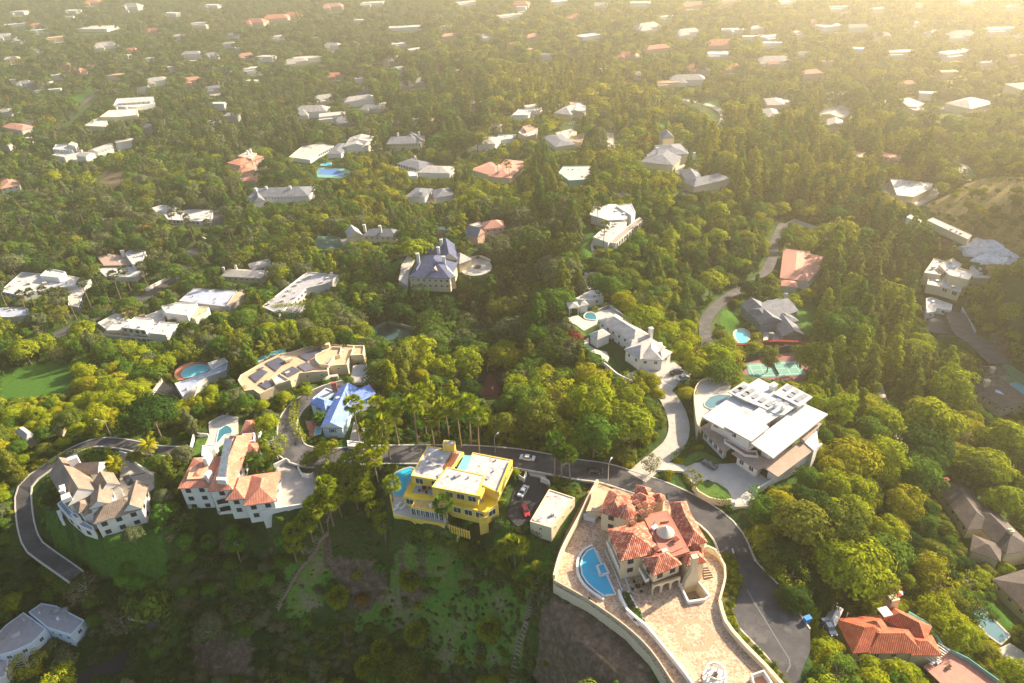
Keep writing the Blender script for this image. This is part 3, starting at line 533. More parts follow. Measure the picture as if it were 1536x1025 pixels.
def mk(kind, lod, fn, trunk, nvar=3):
    L_ = []
    for i in range(nvar):
        me = leafmesh('crown', *fn()); L_.append((me, lib(trunk(), 'trunk', M['bark']) if trunk else None))
    PROTO.setdefault(kind, {})[lod] = L_
tb = lambda: trunkmb(.72, .022, 7, .42, .05)
mk('broad', 0, lambda: broad(50, 64, .056, .42, .30, 1, .145), tb, 5); mk('broad', 1, lambda: broad(38, 24, .085, .42, .28, 1, .15), tb, 4); mk('broad', 2, lambda: broad(22, 14, .13, .42, .2, 1, .18), None, 4)
mk('flat', 0, lambda: broad(50, 60, .06, .56, .45, 1, .15), lambda: trunkmb(.8, .024, 9, .6, .06, start=.3), 4); mk('flat', 1, lambda: broad(36, 24, .09, .56, .4, 1, .16), tb, 3); mk('flat', 2, lambda: broad(20, 14, .14, .56, .3, 1, .2), None, 3)
tp_ = lambda: trunkmb(.93, .017, 12, .3, .02, start=.3)
mk('pine', 0, lambda: pine(60, 56, .044), tp_, 5); mk('pine', 1, lambda: pine(44, 22, .07), tp_, 4); mk('pine', 2, lambda: pine(26, 14, .105), None, 3)
tc_ = lambda: trunkmb(.92, .012, 6, .12, .02)
mk('column', 0, lambda: column(62, 60, .036, .21), tc_, 5); mk('column', 1, lambda: column(44, 30, .055, .21), tc_, 4); mk('column', 2, lambda: column(30, 16, .09, .20), None, 4)
mk('cypress', 0, lambda: column(60, 26, .04, .09, .03, .5), tc_, 2); mk('cypress', 1, lambda: column(34, 16, .06, .10, .03, .5), tc_, 2); mk('cypress', 2, lambda: column(20, 12, .1, .10, .02, .5), None, 2)
tg_ = lambda: trunkmb(.9, .017, 14, .45, .08, start=.2)
mk('gum', 0, lambda: pine(40, 34, .045, .42), tg_, 4); mk('gum', 1, lambda: pine(30, 20, .07, .42), tg_, 3); mk('gum', 2, lambda: pine(22, 12, .11, .4), None, 2)
mk('shrub', 0, lambda: shrub(14, 40, .14), None, 4); mk('shrub', 1, lambda: shrub(9, 22, .24), None, 3); mk('shrub', 2, lambda: shrub(6, 14, .34), None, 2)
# ---- palms (unit: metres, height given)
def fanpalm(h, crown=2.6, nf=30, skirt=.0, curve=.6, seed=0):
    r_ = random.Random(seed); t = MB(); dx, dy = r_.uniform(-1, 1) * curve, r_.uniform(-1, 1) * curve
    pts = [(dx * (k / 6) ** 2, dy * (k / 6) ** 2, h * k / 6 - .3) for k in range(7)]; t.tube(pts, [.34, .26, .23, .21, .2, .2, .22], 7)
    top = np.array(pts[-1]); f = MB(); s = MB()
    for i in range(nf):
        a = i * 2.4 + r_.uniform(-.2, .2); el = R(80 - 125 * (i / nf)) ; d = np.array((math.cos(a) * math.cos(el), math.sin(a) * math.cos(el), math.sin(el))); L_ = crown * r_.uniform(.42, .55)
        p = top + d * L_; side = np.array((-math.sin(a), math.cos(a), 0)); un = np.cross(d, side); R_ = crown * .5
        nb = 8
        for k in range(nb):
            w_ = R(-80 + 160 * k / (nb - 1)); dd = d * math.cos(w_) + side * math.sin(w_); tip = p + dd * R_ * r_.uniform(.85, 1.1) - np.array((0, 0, .22 * R_ * (1.2 - math.sin(max(el, 0))))); pr = np.cross(dd, un) * .075 * crown
            f.add([p, p + dd * R_ * .5 + pr, tip, p + dd * R_ * .5 - pr], [(0, 1, 2, 3)])
        f.add([top, top + d * L_ * .5 + side * .03, p, top + d * L_ * .5 - side * .03], [(0, 1, 2, 3)])
    ns = int(26 * skirt) if skirt else 10
    for i in range(ns):
        a = i * 2.4; zz = (i / ns) * skirt; d = np.array((math.cos(a), math.sin(a), 0)); side = np.array((-d[1], d[0], 0)); p = top + (0, 0, -.15 - zz) + d * .22
        s.add([p, p + d * .45 + side * .28 - (0, 0, .5), p + d * .38 - (0, 0, 1.15), p + d * .45 - side * .28 - (0, 0, .5)], [(0, 1, 2, 3)])
    return t, f, s
def featherpalm(h, Lf=3.2, nf=22, seed=0, rad=.22):
    r_ = random.Random(seed); t = MB(); dx, dy = r_.uniform(-.7, .7), r_.uniform(-.7, .7); pts = [(dx * (k / 5) ** 2, dy * (k / 5) ** 2, h * k / 5 - .3) for k in range(6)]; t.tube(pts, [rad * 1.5, rad * 1.1, rad, rad, rad, rad * 1.2], 7); top = np.array(pts[-1]); f = MB()
    for i in range(nf):
        a = i * 2.4; el = R(72 - 85 * (i / nf)); d = np.array((math.cos(a), math.sin(a), 0)); side = np.array((-d[1], d[0], 0)); pr = top; vz = math.sin(el); vh = math.cos(el)
        for k in range(8):
            nx = pr + d * Lf / 8 * vh + np.array((0, 0, Lf / 8 * vz)); w_ = Lf * .22 * math.sin(math.pi * (k + 1.2) / 9.6)
            for sg in (-1, 1): f.add([pr, pr + side * sg * w_ + (nx - pr) * .9 - (0, 0, w_ * .35), nx + side * sg * w_ * .9 + (nx - pr) * .5 - (0, 0, w_ * .35), nx], [(0, 1, 2, 3)])
            pr = nx; vz -= .19; l_ = math.hypot(vz, vh); vz /= l_; vh /= l_
    return t, f, None
PALM = {}
def mkpalm(kind, fn, hs):
    L_ = []
    for i, h in enumerate(hs):
        t, f, s = fn(h, i); L_.append((h, lib(t, 'trunk', M['palmtrunk']), lib(f, 'crown', LM['bright green']), lib(s, 'skirt', M['thatch']) if s and s.v else None))
    PALM[kind] = L_
mkpalm('fan palm', lambda h, i: fanpalm(h, 3.5, 25, .8, .7, i), (9, 11, 12.5, 14, 16, 19)); mkpalm('feather palm', lambda h, i: featherpalm(h, 3.3, 24, i), (5, 7, 10)); mkpalm('shaggy palm', lambda h, i: fanpalm(h, 3.4, 52, 2.6, .1, 20 + i), (3.2, 4.6))
mkpalm('far palm', lambda h, i: fanpalm(h, 3.4, 14, .0, .7, 40 + i), (15, 19, 22))
TREES = []    # every individual: dict with root, kind, tint, base px, depth
def tinted(o, tint, m=None):
    o.material_slots[0].link = 'OBJECT'; o.material_slots[0].material = m or LM[tint]
def plant(kind, loc, h, tint, rot=None, lod=0, wide=1.0, label=None, group=None):
    """one individual tree: Empty > trunk, crown (small ones: a single crown)"""
    cm, tm = rnd.choice(PROTO[kind][lod]); rot = rnd.uniform(0, 6.28) if rot is None else rot
    KN = {'broad': 'broadleaf_tree', 'flat': 'spreading_tree', 'pine': 'pine_tree', 'column': 'column_tree', 'cypress': 'cypress_tree', 'gum': 'eucalyptus_tree', 'shrub': 'shrub'}
    c = bpy.data.objects.new('crown', cm)
    if tm is None:
        c.name = KN[kind]; root = c; COL.objects.link(c)
    else:
        root = bpy.data.objects.new(KN[kind], None); root.empty_display_size = .5; COL.objects.link(root); COL.objects.link(c); c.parent = root
        t = bpy.data.objects.new('trunk', tm); COL.objects.link(t); t.parent = root
    root.location = tuple(float(x) for x in loc); root.rotation_euler = (0, 0, rot); root.scale = (h * wide, h * wide, h); tinted(c, tint)
    TREES.append(dict(o=root, kind=kind, tint=tint, loc=np.array(loc, float), h=h, label=label, group=group)); return root
def plant_palm(kind, loc, h, tint='bright green', label=None, scale=None, rot=None):
    L_ = PALM[kind]; pr = min(L_, key=lambda a: abs(a[0] - h)); s = h / pr[0]
    root = bpy.data.objects.new('palm_tree', None); COL.objects.link(root); root.empty_display_size = .5; root.location = tuple(float(x) for x in loc); root.rotation_euler = (0, 0, rnd.uniform(0, 6.28) if rot is None else rot)
    sc = s if scale is None else scale; root.scale = (max(.8, min(s, 1.3)) * (scale or 1), max(.8, min(s, 1.3)) * (scale or 1), s)
    for nm, me in (('trunk', pr[1]), ('crown', pr[2]), ('skirt', pr[3])):
        if me is None: continue
        o = bpy.data.objects.new(nm, me); COL.objects.link(o); o.parent = root
        if nm == 'crown': tinted(o, tint)
    TREES.append(dict(o=root, kind=kind, tint=tint, loc=np.array(loc, float), h=h, label=label, group=None)); return root
# ---------------------------------------------------------------- building kit
CLEAR = []      # (photo polygon, world depth y) of things that trees must not stand in front of
def unitwin(w_, h_, shut=False, dark=False):
    b = MB(); t = .10
    for x, z, sx, sz in ((-w_/2+t/2, -h_/2, t, h_), (w_/2-t/2, -h_/2, t, h_), (0, -h_/2, t*.7, h_)): b.box((x, 0, z), sx, .12, sz)
    for z in (-h_/2, h_/2 - t): b.box((0, 0, z), w_ - 2 * t, .12, t)
    f = b.build('window', 'darkframe' if dark else 'frame', col=LIB).data
    b = MB(); b.box((0, 0, -h_/2 + .02), w_ - .06, .05, h_ - .04); p = b.build('pane', 'glass', col=LIB).data
    s = None
    if shut: b = MB(); b.box((-w_/2 - .3, 0, -h_/2), .5, .1, h_); b.box((w_/2 + .3, 0, -h_/2), .5, .1, h_); s = b.build('shutter', 'shutter', col=LIB).data
    return f, p, s
WIN = {'std': unitwin(1.3, 1.4), 'big': unitwin(2.4, 2.1), 'small': unitwin(.9, 1.0), 'shut': unitwin(1.2, 1.5, True), 'dark': unitwin(1.5, 1.5, dark=True), 'tall': unitwin(1.6, 2.6)}
HOUSES = []
def cell(w2): return np.array((w2[0], w2[1]))
class House:
    def __init__(s, name, label, zm, at, z0=None, wall='white', cat='house', group=None, short=None, zb=-1.0, win='std', storeys=True):
        s.zm = zm; a = q(zm, [at])[0]
        g = G(*a) if z0 is None else P(a[0], a[1], z0); s.z0 = float(g[2]); s.root = thing(name, label, cat, (g[0], g[1], s.z0), group); s.wall = wall; s.zb = zb; s.edges = []; s.win = win; s.nw = 0; s.px = a; s.short = short or name.replace('_', ' '); HOUSES.append(s); s.depth = g[1]; s.blocks = []
    def p(s, x, y, z): a = q(s.zm, [(x, y)])[0]; return P(a[0], a[1], s.z0 + z)
    def clear(s, pts, base=None): CLEAR.append((q(s.zm, pts), s.depth + 4))
    def foot(s, poly, ext=.8): FOOT.append(inset(poly, -ext)); s.blocks.append(poly); clampdown(poly, s.z0 + .1)
    def _clear(s, wp, z):
        u, v, _ = proj(np.array([(p[0], p[1], z) for p in wp])); u2, v2, _ = proj(np.array([(p[0], p[1], max(z - 3.2, s.z0)) for p in wp]))
        y = max(p[1] for p in wp); CLEAR.append((list(zip(u, v)), y)); CLEAR.append((list(zip(u2, v2)), y))
    def wallprism(s, poly, zt, zb, wm=None, top=False):
        b = MB(); b.prism(poly, s.z0 + zb, s.z0 + zt, top); b.build('wall', wm or s.wall, s.root)
        pl = ccw(poly); n = len(pl)
        for i in range(n): s.edges.append((np.array(pl[i][:2], float), np.array(pl[(i + 1) % n][:2], float), zb, zt))
    def flat(s, pts, zt, roof='wroof', par=.45, ov=0, zb=None, wm=None, walls=True, th=.35):
        zb = s.zb if zb is None else zb; poly = ccw([tuple(s.p(x, y, zt)[:2]) for x, y in pts]); s._clear(poly, s.z0 + zt)
        if zb <= 0: s.foot(poly)
        if ov:
            b = MB(); b.prism(poly, s.z0 + zt - th, s.z0 + zt, True, True); b.build('roof', roof, s.root)
            if walls: s.wallprism(inset(poly, ov), zt - th, zb, wm)
        else:
            inn = inset(poly, .32); n = len(poly); z1 = s.z0 + zt; z2 = z1 - par; b = MB(); b.prism(poly, s.z0 + zb, z1, False)
            vs = [(p[0], p[1], z1) for p in poly] + [(p[0], p[1], z1) for p in inn] + [(p[0], p[1], z2 - .05) for p in inn]
            b.add(vs, [[i, (i + 1) % n, n + (i + 1) % n, n + i] for i in range(n)] + [[n + i, n + (i + 1) % n, 2 * n + (i + 1) % n, 2 * n + i] for i in range(n)]); b.build('wall', wm or s.wall, s.root)
            b = MB(); b.prism(inn, z2 - .1, z2, True, side=False); b.build('roof', roof, s.root)
            for i in range(n): s.edges.append((np.array(poly[i]), np.array(poly[(i + 1) % n]), zb, zt - .3))
        ar = abs(sum(p[0] * q_[1] - q_[0] * p[1] for p, q_ in zip(poly, poly[1:] + poly[:1]))) / 2; xs = [p[0] for p in poly]; ys = [p[1] for p in poly]
        for _ in range(0 if ov else min(7, int(ar / 45))):
            for _t in range(12):
                x_, y_ = rnd.uniform(min(xs), max(xs)), rnd.uniform(min(ys), max(ys))
                if inpoly(np.array([x_]), np.array([y_]), inset(poly, 1.2))[0]:
                    b = MB(); sx_, sy_, sz_ = rnd.choice([(1.6,1.1,.8),(.7,.7,.9),(2.4,1.4,.35),(1.2,1.2,.3),(.45,.45,.7)]); b.box((x_, y_, s.z0 + zt - (0 if ov else par) - .05), sx_, sy_, sz_, rnd.choice([.3, .9, .6])); b.build('roof_unit', rnd.choice(['metal', 'concrete2', 'groof', 'frame']), s.root); break
        return poly
    def hip(s, A, B, C, ze, h, roof='slate', kind='hip', ov=.5, zb=None, wm=None, th=.18):
        zb = s.zb if zb is None else zb; a, b_, c = (s.p(*A, ze)[:2], s.p(*B, ze)[:2], s.p(*C, ze)[:2]); u = b_ - a; Lu = np.linalg.norm(u); u = u / Lu; v = np.array((-u[1], u[0])); Lv = (c - a) @ v
        if Lv < 0: v = -v; Lv = -Lv
        if Lv > Lu: a, u, v, Lu, Lv = a, v, u, Lv, Lu       # ridge runs along u
        cr = [a, a + u * Lu, a + u * Lu + v * Lv, a + v * Lv]
        if (u[0] * v[1] - u[1] * v[0]) < 0: a = a + v * Lv; v = -v; cr = [a, a + u * Lu, a + u * Lu + v * Lv, a + v * Lv]
        s._clear(cr, s.z0 + ze); 
        if zb <= 0: s.foot([tuple(k) for k in cr])
        z = s.z0 + ze; i_ = Lv / 2 if kind == 'hip' else 0.0; i_ = min(i_, Lu / 2 - .05); r1 = a + u * i_ + v * Lv / 2; r2 = a + u * (Lu - i_) + v * Lv / 2
        V = [(*k, z) for k in cr] + [(*r1, z + h), (*r2, z + h)] + [(*k, z - th) for k in cr]; sl = math.hypot(h, Lv / 2); sh = math.hypot(h, max(i_, .01))
        F_ = [(0, 1, 5, 4), (2, 3, 4, 5)]; U_ = [[(0, 0), (Lu, 0), (Lu - i_, sl), (i_, sl)], [(0, 0), (Lu, 0), (Lu - i_, sl), (i_, sl)]]
        ends = [(1, 2, 5), (3, 0, 4)]; UE = [(0, 0), (Lv, 0), (Lv / 2, sh)]
        if kind == 'hip':
            for e in ends: F_.append(e); U_.append(UE)
        for k in range(4): F_.append((6 + k, 6 + (k + 1) % 4, (k + 1) % 4, k)); U_.append([(0, 0)] * 4)
        F_.append((9, 8, 7, 6)); U_.append([(0, 0)] * 4)
        m = MB(); m.add(V, F_, U_); m.build('roof', roof, s.root)
        if wm != 'none':
            inn = inset([tuple(k) for k in cr], ov); s.wallprism(inn, ze - th, zb, wm)
            if kind == 'gable':
                for (e0, e1, rp, sg) in ((cr[1], cr[2], r2, -1), (cr[3], cr[0], r1, 1)):
                    d_ = u * sg * .12; g_ = MB(); g_.add([(*(e0 + d_), z - .02), (*(e1 + d_), z - .02), (*(rp + d_), z + h - .06)], [(0, 1, 2)]); g_.build('gable', wm or s.wall, s.root)
        return cr
    def cone(s, ctr, edge, ze, h, roof, zb=None, wm=None, seg=20, wi=.9, walls=True):
        zb = s.zb if zb is None else zb; c = s.p(*ctr, ze)[:2]; r_ = np.linalg.norm(s.p(*edge, ze)[:2] - c); b = MB(); vs = [(*(c + r_ * np.array((math.cos(2*math.pi*k/seg), math.sin(2*math.pi*k/seg)))), s.z0 + ze) for k in range(seg)] + [(*c, s.z0 + ze + h)]
        sl = math.hypot(r_, h); w_ = 2 * math.pi * r_ / seg
        b.add(vs, [(k, (k + 1) % seg, seg) for k in range(seg)], [[(k * w_, 0), (k * w_ + w_, 0), (k * w_ + w_ / 2, sl)] for k in range(seg)]); b.build('roof', roof, s.root)
        if walls: b = MB(); b.prism([tuple(c + r_ * wi * np.array((math.cos(2*math.pi*k/seg), math.sin(2*math.pi*k/seg)))) for k in range(seg)], s.z0 + zb, s.z0 + ze); b.build('wall', wm or s.wall, s.root)
    def box(s, name, pt, z, sx, sy, sz, m, rz=0.0):
        b = MB(); c = s.p(*pt, z); b.box(c, sx, sy, sz, rz); return b.build(name, m, s.root)
    def chim(s, pt, z, sx=1.2, sy=.9, h=2.2, m=None, rz=0.0, cap=True, below=2.5):
        b = MB(); c = s.p(*pt, z) ; c[2] -= below; b.box(c, sx, sy, h + below, rz)
        if cap: b.box(c + (0, 0, h + below), sx + .25, sy + .25, .18, rz); b.box(c + (0, 0, h + below + .18), sx * .5, sy * .5, .25, rz)
        return b.build('chimney', m or s.wall, s.root)
    def poly(s, name, pts, z0, z1, m, bottom=False):
        b = MB(); b.prism([tuple(s.p(x, y, z1)[:2]) for x, y in pts], s.z0 + z0, s.z0 + z1, True, bottom); return b.build(name, m, s.root)
    def rail(s, name, pts, z, t, h, m, closed=False):
        pl = [tuple(s.p(x, y, z)) for x, y in pts]; 
        if closed: pl.append(pl[0])
        b = MB(); b.ribbon(pl, t, 0, h); return b.build(name, m, s.root)
    def windows(s, step=3.4, kind=None, maxn=26, floor=3.1, minlen=3.0, zmin=.3):
        kind = kind or s.win; f, p_, sh = WIN[kind]; cnt = 0; cam2 = np.zeros(2); es = sorted(s.edges, key=lambda e: -np.linalg.norm(e[1] - e[0]))
        for a, b, zb, zt in es:
            d = b - a; Ln = np.linalg.norm(d)
            if Ln < minlen: continue
            d = d / Ln; nrm = np.array((d[1], -d[0])); mid = (a + b) / 2
            if nrm @ (cam2 - mid) < .12 * np.linalg.norm(mid): continue
            n_ = max(1, int((Ln - .8) / step)); z = zt - 1.35
            while z - .8 > max(zb, zmin - 1 + (zb if zb < -2 else 0)):
                for k in range(n_):
                    if cnt >= maxn: return
                    c = a + d * Ln * (k + .5) / n_ + nrm * .03
                    if any(inpoly(np.array([c[0] + nrm[0] * .5]), np.array([c[1] + nrm[1] * .5]), bl)[0] for bl in s.blocks if not inpoly(np.array([mid[0] - nrm[0] * .4]), np.array([mid[1] - nrm[1] * .4]), bl)[0]): continue
                    o = bpy.data.objects.new('window', f); COL.objects.link(o); o.parent = s.root; o.location = (c[0] - s.root.location.x, c[1] - s.root.location.y, z); o.rotation_euler = (0, 0, math.atan2(d[1], d[0]))
                    for nm, me in (('pane', p_), ('shutter', sh)):
                        if me: k2 = bpy.data.objects.new(nm, me); COL.objects.link(k2); k2.parent = o
                    cnt += 1
                z -= floor
def pool(zm, pts, z, m, label, rim='white', rimw=.5, smooth=True, step=1.2, rimh=.12, name='swimming_pool'):
    w_ = [tuple(P(x, y, z)[:2]) for x, y in q(zm, pts)]
    if smooth: w_ = [tuple(p[:2]) for p in smoothline(w_, step, True)]
    w_ = ccw(w_); r_ = thing(name, label, 'pool', (*np.mean(w_, 0), z)); b = MB(); b.prism(w_, z - .5, z + .02); b.build('water', m, r_)
    b = MB(); pl = [(p[0], p[1], z) for p in w_]; pl.append(pl[0]); b.ribbon(pl, rimw, -.6, rimh); b.build('rim', rim, r_); FOOT.append(w_); clampdown(w_, z, .5); CLEAR.append((q(zm, pts), min(p[1] for p in w_) + 3)); return r_
def structure_slab(name, zm, pts, z, m, label, th=1.0, cat=None, smooth=False):
    w_ = [tuple(P(x, y, z)[:2]) for x, y in q(zm, pts)]
    if smooth: w_ = [tuple(p[:2]) for p in smoothline(w_, 2, True)]
    FOOT.append(w_); clampdown(w_, z); CLEAR.append((q(zm, pts), min(p[1] for p in w_) + 2)); return slab(name, w_, z, m, th, 'structure', label, cat)
def wall(zm, pts, z, t, h, m, label, down=1.0, name='garden_wall', smooth=True, cat='wall', ground=False, group=None):
    pl = [tuple(G(x, y)) if ground else tuple(P(x, y, z)) for x, y in q(zm, pts)]
    if smooth: pl = [tuple(p) for p in smoothline(pl, 2.0)]
    b = MB(); b.ribbon(pl, t, -down, h); o = b.build(name, m, org=pl[0]); return tag(o, label, cat, group)
# ================================================================ the big mansion with the red tiled roofs
H = House('tiled_mansion', 'large cream mansion with mottled red tiled roofs and a pale cone dome', ZM, (860, 700), 0, 'cream', short='red tiled mansion', zb=-1)
TC = 'terracotta'
H.hip((458,432), (568,678), (868,600), 7.4, 2.8, TC); H.hip((402,298), (480,125), (650,190), 7.0, 2.2, TC); H.cone((612,288), (708,300), 7.6, 2.4, TC); H.hip((668,140), (690,85), (805,115), 7.8, 1.3, TC)
H.hip((640,195), (700,128), (850,185), 7.1, 1.6, TC); H.cone((862,188), (914,192), 6.6, 1.6, TC); H.hip((940,222), (1000,408), (1105,300), 7.2, 2.1, TC); H.hip((1100,294), (1238,532), (1000,412), 7.0, 2.2, TC)
H.hip((720,655), (820,792), (1070,738), 6.7, 2.4, TC, zb=3.5); H.hip((1075,716), (1232,682), (1120,600), 6.4, 1.7, TC); H.hip((1068,545), (1190,640), (1225,600), 6.2, 1.4, TC)
H.flat([(745,335),(800,308),(930,285),(1000,412),(1068,540),(1100,600),(950,650),(870,668),(858,560),(800,450)], 7.55, 'redflat', .05, zb=0, wm='redflat')
H.poly('step', [(808,418),(848,352),(930,345),(942,366),(872,376),(842,432)], 7.2, 8.0, 'redflat'); H.poly('terrace_curb', [(850,600),(960,610),(1050,570),(1066,545),(1040,530),(960,580),(870,575)], 7.2, 7.75, 'redflat')
H.cone((912,452), (982,458), 8.2, 2.1, 'gold', zb=7.3, wm='redflat', wi=1.0, seg=24)
for pt in ((685,225),(712,258),(757,238),(732,300),(790,292),(993,505),(840,578),(612,455),(660,385),(820,240)):
    H.chim(pt, 7.9, 1.15, 1.0, .5, 'cream', .5, cap=False, below=.8); H.box('chimney_cap', pt, 8.4, 1.4, 1.25, .22, 'orangetile', .5)
def arcade(house, pa_, pb_, z0, z1, n_, m='cream', th=.45):
    a = house.p(*pa_, 0)[:2]; b_ = house.p(*pb_, 0)[:2]; d = b_ - a; L_ = np.linalg.norm(d); d /= L_; nn = np.array((d[1], -d[0])); bay = L_ / n_; mb = MB(); cz = z0 + (z1 - z0) * .52; r_ = min(bay * .40, z1 - cz - .25)
    for k in range(n_):
        x0 = k * bay; cx = x0 + bay / 2; prof = [(x0, z1), (x0, z0), (cx - r_, z0), (cx - r_, cz)] + [(cx - r_ * math.cos(t), cz + r_ * math.sin(t)) for t in np.linspace(.15, math.pi - .15, 9)] + [(cx + r_, cz), (cx + r_, z0), (x0 + bay, z0), (x0 + bay, z1)]
        top = [(x0, z1)] ; n2 = len(prof)
        for off in (0, th):
            vs = [(*(a + d * u - nn * off), house.z0 + z) for u, z in prof]
            arch = prof[3:14]; base = [(*(a + d * u - nn * off), house.z0 + z) for u, z in arch]; tops = [(*(a + d * u - nn * off), house.z0 + z1) for u, z in arch]; m_ = len(arch)
            mb.add(base + tops, [[i, i + 1, m_ + i + 1, m_ + i] for i in range(m_ - 1)]); mb.add([vs[0], vs[1], vs[2], vs[3], (*(a + d * (cx - r_) - nn * off), house.z0 + z1)], [(0, 1, 2, 3, 4)]); mb.add([vs[-1], vs[-2], vs[-3], vs[-4], (*(a + d * (cx + r_) - nn * off), house.z0 + z1)], [(0, 1, 2, 3, 4)])
        f0 = [(*(a + d * u), house.z0 + z) for u, z in prof[2:15]]; f1 = [(*(a + d * u - nn * th), house.z0 + z) for u, z in prof[2:15]]; m_ = len(f0); mb.add(f0 + f1, [[i, i + 1, m_ + i + 1, m_ + i] for i in range(m_ - 1)])
    mb.build('arcade', m, house.root)
arcade(H, (808,938), (1020,872), 0, 3.6, 3, 'cream'); H.poly('recess_wall', [(805,808),(1015,745),(1015,700),(830,740)], 0, 3.45, 'brown')  # dark brown puts the shade behind the arches into the wall colour
H.rail('balcony', [(462,540),(500,610),(552,735)], 3.3, .25, 1.0, 'white'); H.poly('balcony_floor', [(462,545),(490,535),(575,720),(550,735)], 2.9, 3.25, 'cream', True)
H.poly('balcony_floor', [(706,735),(740,728),(780,820),(760,840)], 3.0, 3.3, 'cream', True); H.rail('balcony', [(708,738),(762,838),(785,828)], 3.3, .2, 1.0, 'white')
c0 = H.p(1108,846,.0); b = MB(); ax_ = (np.array((.97,.24,0)), np.array((-.24,.97,0)))
for z_, w_, w2_ in ((0, 4.4, 2.6), (2.2, 3.6, 1.9), (4.4, 2.2, 1.4), (6.0, 1.4, 1.2), (9.6, 1.3, 1.1)):
    pass
prof_ = [(0, 4.4, 1.4), (1.6, 4.0, 1.3), (3.2, 2.9, 1.2), (4.6, 1.9, 1.1), (6.2, 1.4, 1.05), (9.8, 1.3, 1.0)]; vs = []
for z_, a_, b_ in prof_:
    for sx_, sy_ in ((-1,-1),(1,-1),(1,1),(-1,1)): vs.append(c0 + ax_[0] * sx_ * a_ / 2 + ax_[1] * sy_ * b_ / 2 + np.array((0, 0, z_)))
b.add(vs, [[4*i+k, 4*i+(k+1)%4, 4*i+4+(k+1)%4, 4*i+4+k] for i in range(5) for k in range(4)] + [[20,21,22,23]]); b.box(c0 + (0, 0, 9.8), 1.6, 1.3, .2, .24); b.build('chimney', 'cream', H.root)
H.cone((590,372), (560,372), 3.6, .3, 'tan', zb=0); H.poly('roof', [(378,105),(480,150),(412,292),(300,290)], 3.2, 3.6, mat('tan_tiles', (.55,.40,.26), .8, .2, 1.2), True); H.poly('side_wall', [(385,112),(470,150),(406,288),(308,286)], 0, 3.18, 'cream')
H.poly('planter', [(280,312),(330,295),(385,320),(370,352),(285,332)], 0, 1.4, 'white'); H.windows(3.0, 'dark', 30)
# terrace, sunken court, walls
tp = ccw(TERR); hole = ccw([tuple(P(x, y, 0)[:2]) for x, y in q(ZM, [(1030,872),(1150,840),(1240,958),(1210,980),(1090,998)])])
bm = bmesh.new(); es = []
for lp in (tp, hole):
    vv = [bm.verts.new((p[0], p[1], 0.0)) for p in lp]; es += [bm.edges.new((vv[i], vv[(i + 1) % len(vv)])) for i in range(len(vv))]
bmesh.ops.triangle_fill(bm, edges=es, use_beauty=True, normal=(0, 0, 1)); me = bpy.data.meshes.new('terrace'); bm.to_mesh(me); bm.free(); me.materials.append(M['pavers']); o = bpy.data.objects.new('terrace', me); COL.objects.link(o)
tag(o, 'terrace of mottled peach stone pavers round the mansion', 'terrace', kind='structure'); CLEAR.append(([(p[0], p[1]) for p in zip(*proj(np.array([(a, b_, 0) for a, b_ in tp]))[:2])], 95))
b = MB(); b.prism(tp, -9, -.02, False); o = b.build('retaining_wall', 'cream'); tag(o, 'tall cream retaining wall curving below the paved terrace', 'wall')
ct = thing('sunken_court', 'sunken courtyard with white rim set in the terrace beside the flared chimney', 'courtyard', (*np.mean(hole, 0), -3.2)); b = MB(); b.prism(hole, -3.3, .75, False); b.build('court_wall', 'cream', ct); b = MB(); b.prism(hole, -3.4, -3.2, True); b.build('court_floor', M['broof'], ct)
b = MB(); hp = [(p[0], p[1], 0) for p in inset(hole, -.2)]; b.ribbon(hp + hp[:1], .45, 0, 1.0); b.build('parapet', 'white', ct)
tbl = thing('patio_table', 'dark round table standing in the sunken courtyard', 'table', (*np.mean(hole, 0), -3.2)); b = MB(); c_ = np.array((*np.mean(hole, 0), -3.2)); b.tube([c_, c_ + (0, 0, .7)], .1, 6); b.tube([c_ + (0, 0, .7), c_ + (0, 0, .76)], .75, 12); b.build('table_top', 'darkframe', tbl)
wall(ZM, [(1190,600),(1235,590),(1290,615),(1330,670)], 0, .5, 1.6, 'cream', 'low cream wall curving round the right end of the terrace')
wall(Z3, [(405,700),(435,770),(500,825),(560,895),(640,995),(700,1080)], 0, .55, 1.5, 'white', 'white balustrade wall between the forecourt and the lower walk', down=.5)
wall(Z3, [(172,660),(300,733),(430,826),(522,915),(600,1030)], 0, .3, 1.0, 'tan', 'thin tan railing along the outer edge of the lower walk', down=.5)
wall(Z3, [(770,740),(790,812),(850,888),(935,975),(1010,1060)], 0, .8, 1.5, 'cream', 'cream boundary wall between the forecourt and the planted strip', down=1.2)
wall(Z3, [(722,545),(765,570),(787,610),(790,650),(768,735)], 0, .5, 1.3, 'cream', 'cream wall with vine beside the right flank of the mansion', down=1.2)
wall(Z3, [(328,308),(290,380),(270,425),(200,560),(172,655)], 0, .6, 2.2, 'cream', 'cream wall down the left edge of the pool terrace', down=3)
structure_slab('slope', Z3, [(308,303),(330,308),(272,425),(190,575),(182,560),(215,480)], -1.5, mat('brown_bank', (.26,.15,.09), .95, .2, 1), 'brown bank beside the left wall of the mansion', 4)
structure_slab('planting_bed', Z3, [(772,548),(828,560),(845,640),(838,700),(815,760),(850,840),(960,950),(1050,1060),(1000,1060),(930,970),(850,885),(795,812),(772,742),(795,650)], -.45, mat('planted_bed', (.09,.10,.025), .95, .4, 1.2, (.20,.14,.07), .52), 'strip of low planting between wall and road', 1.5)
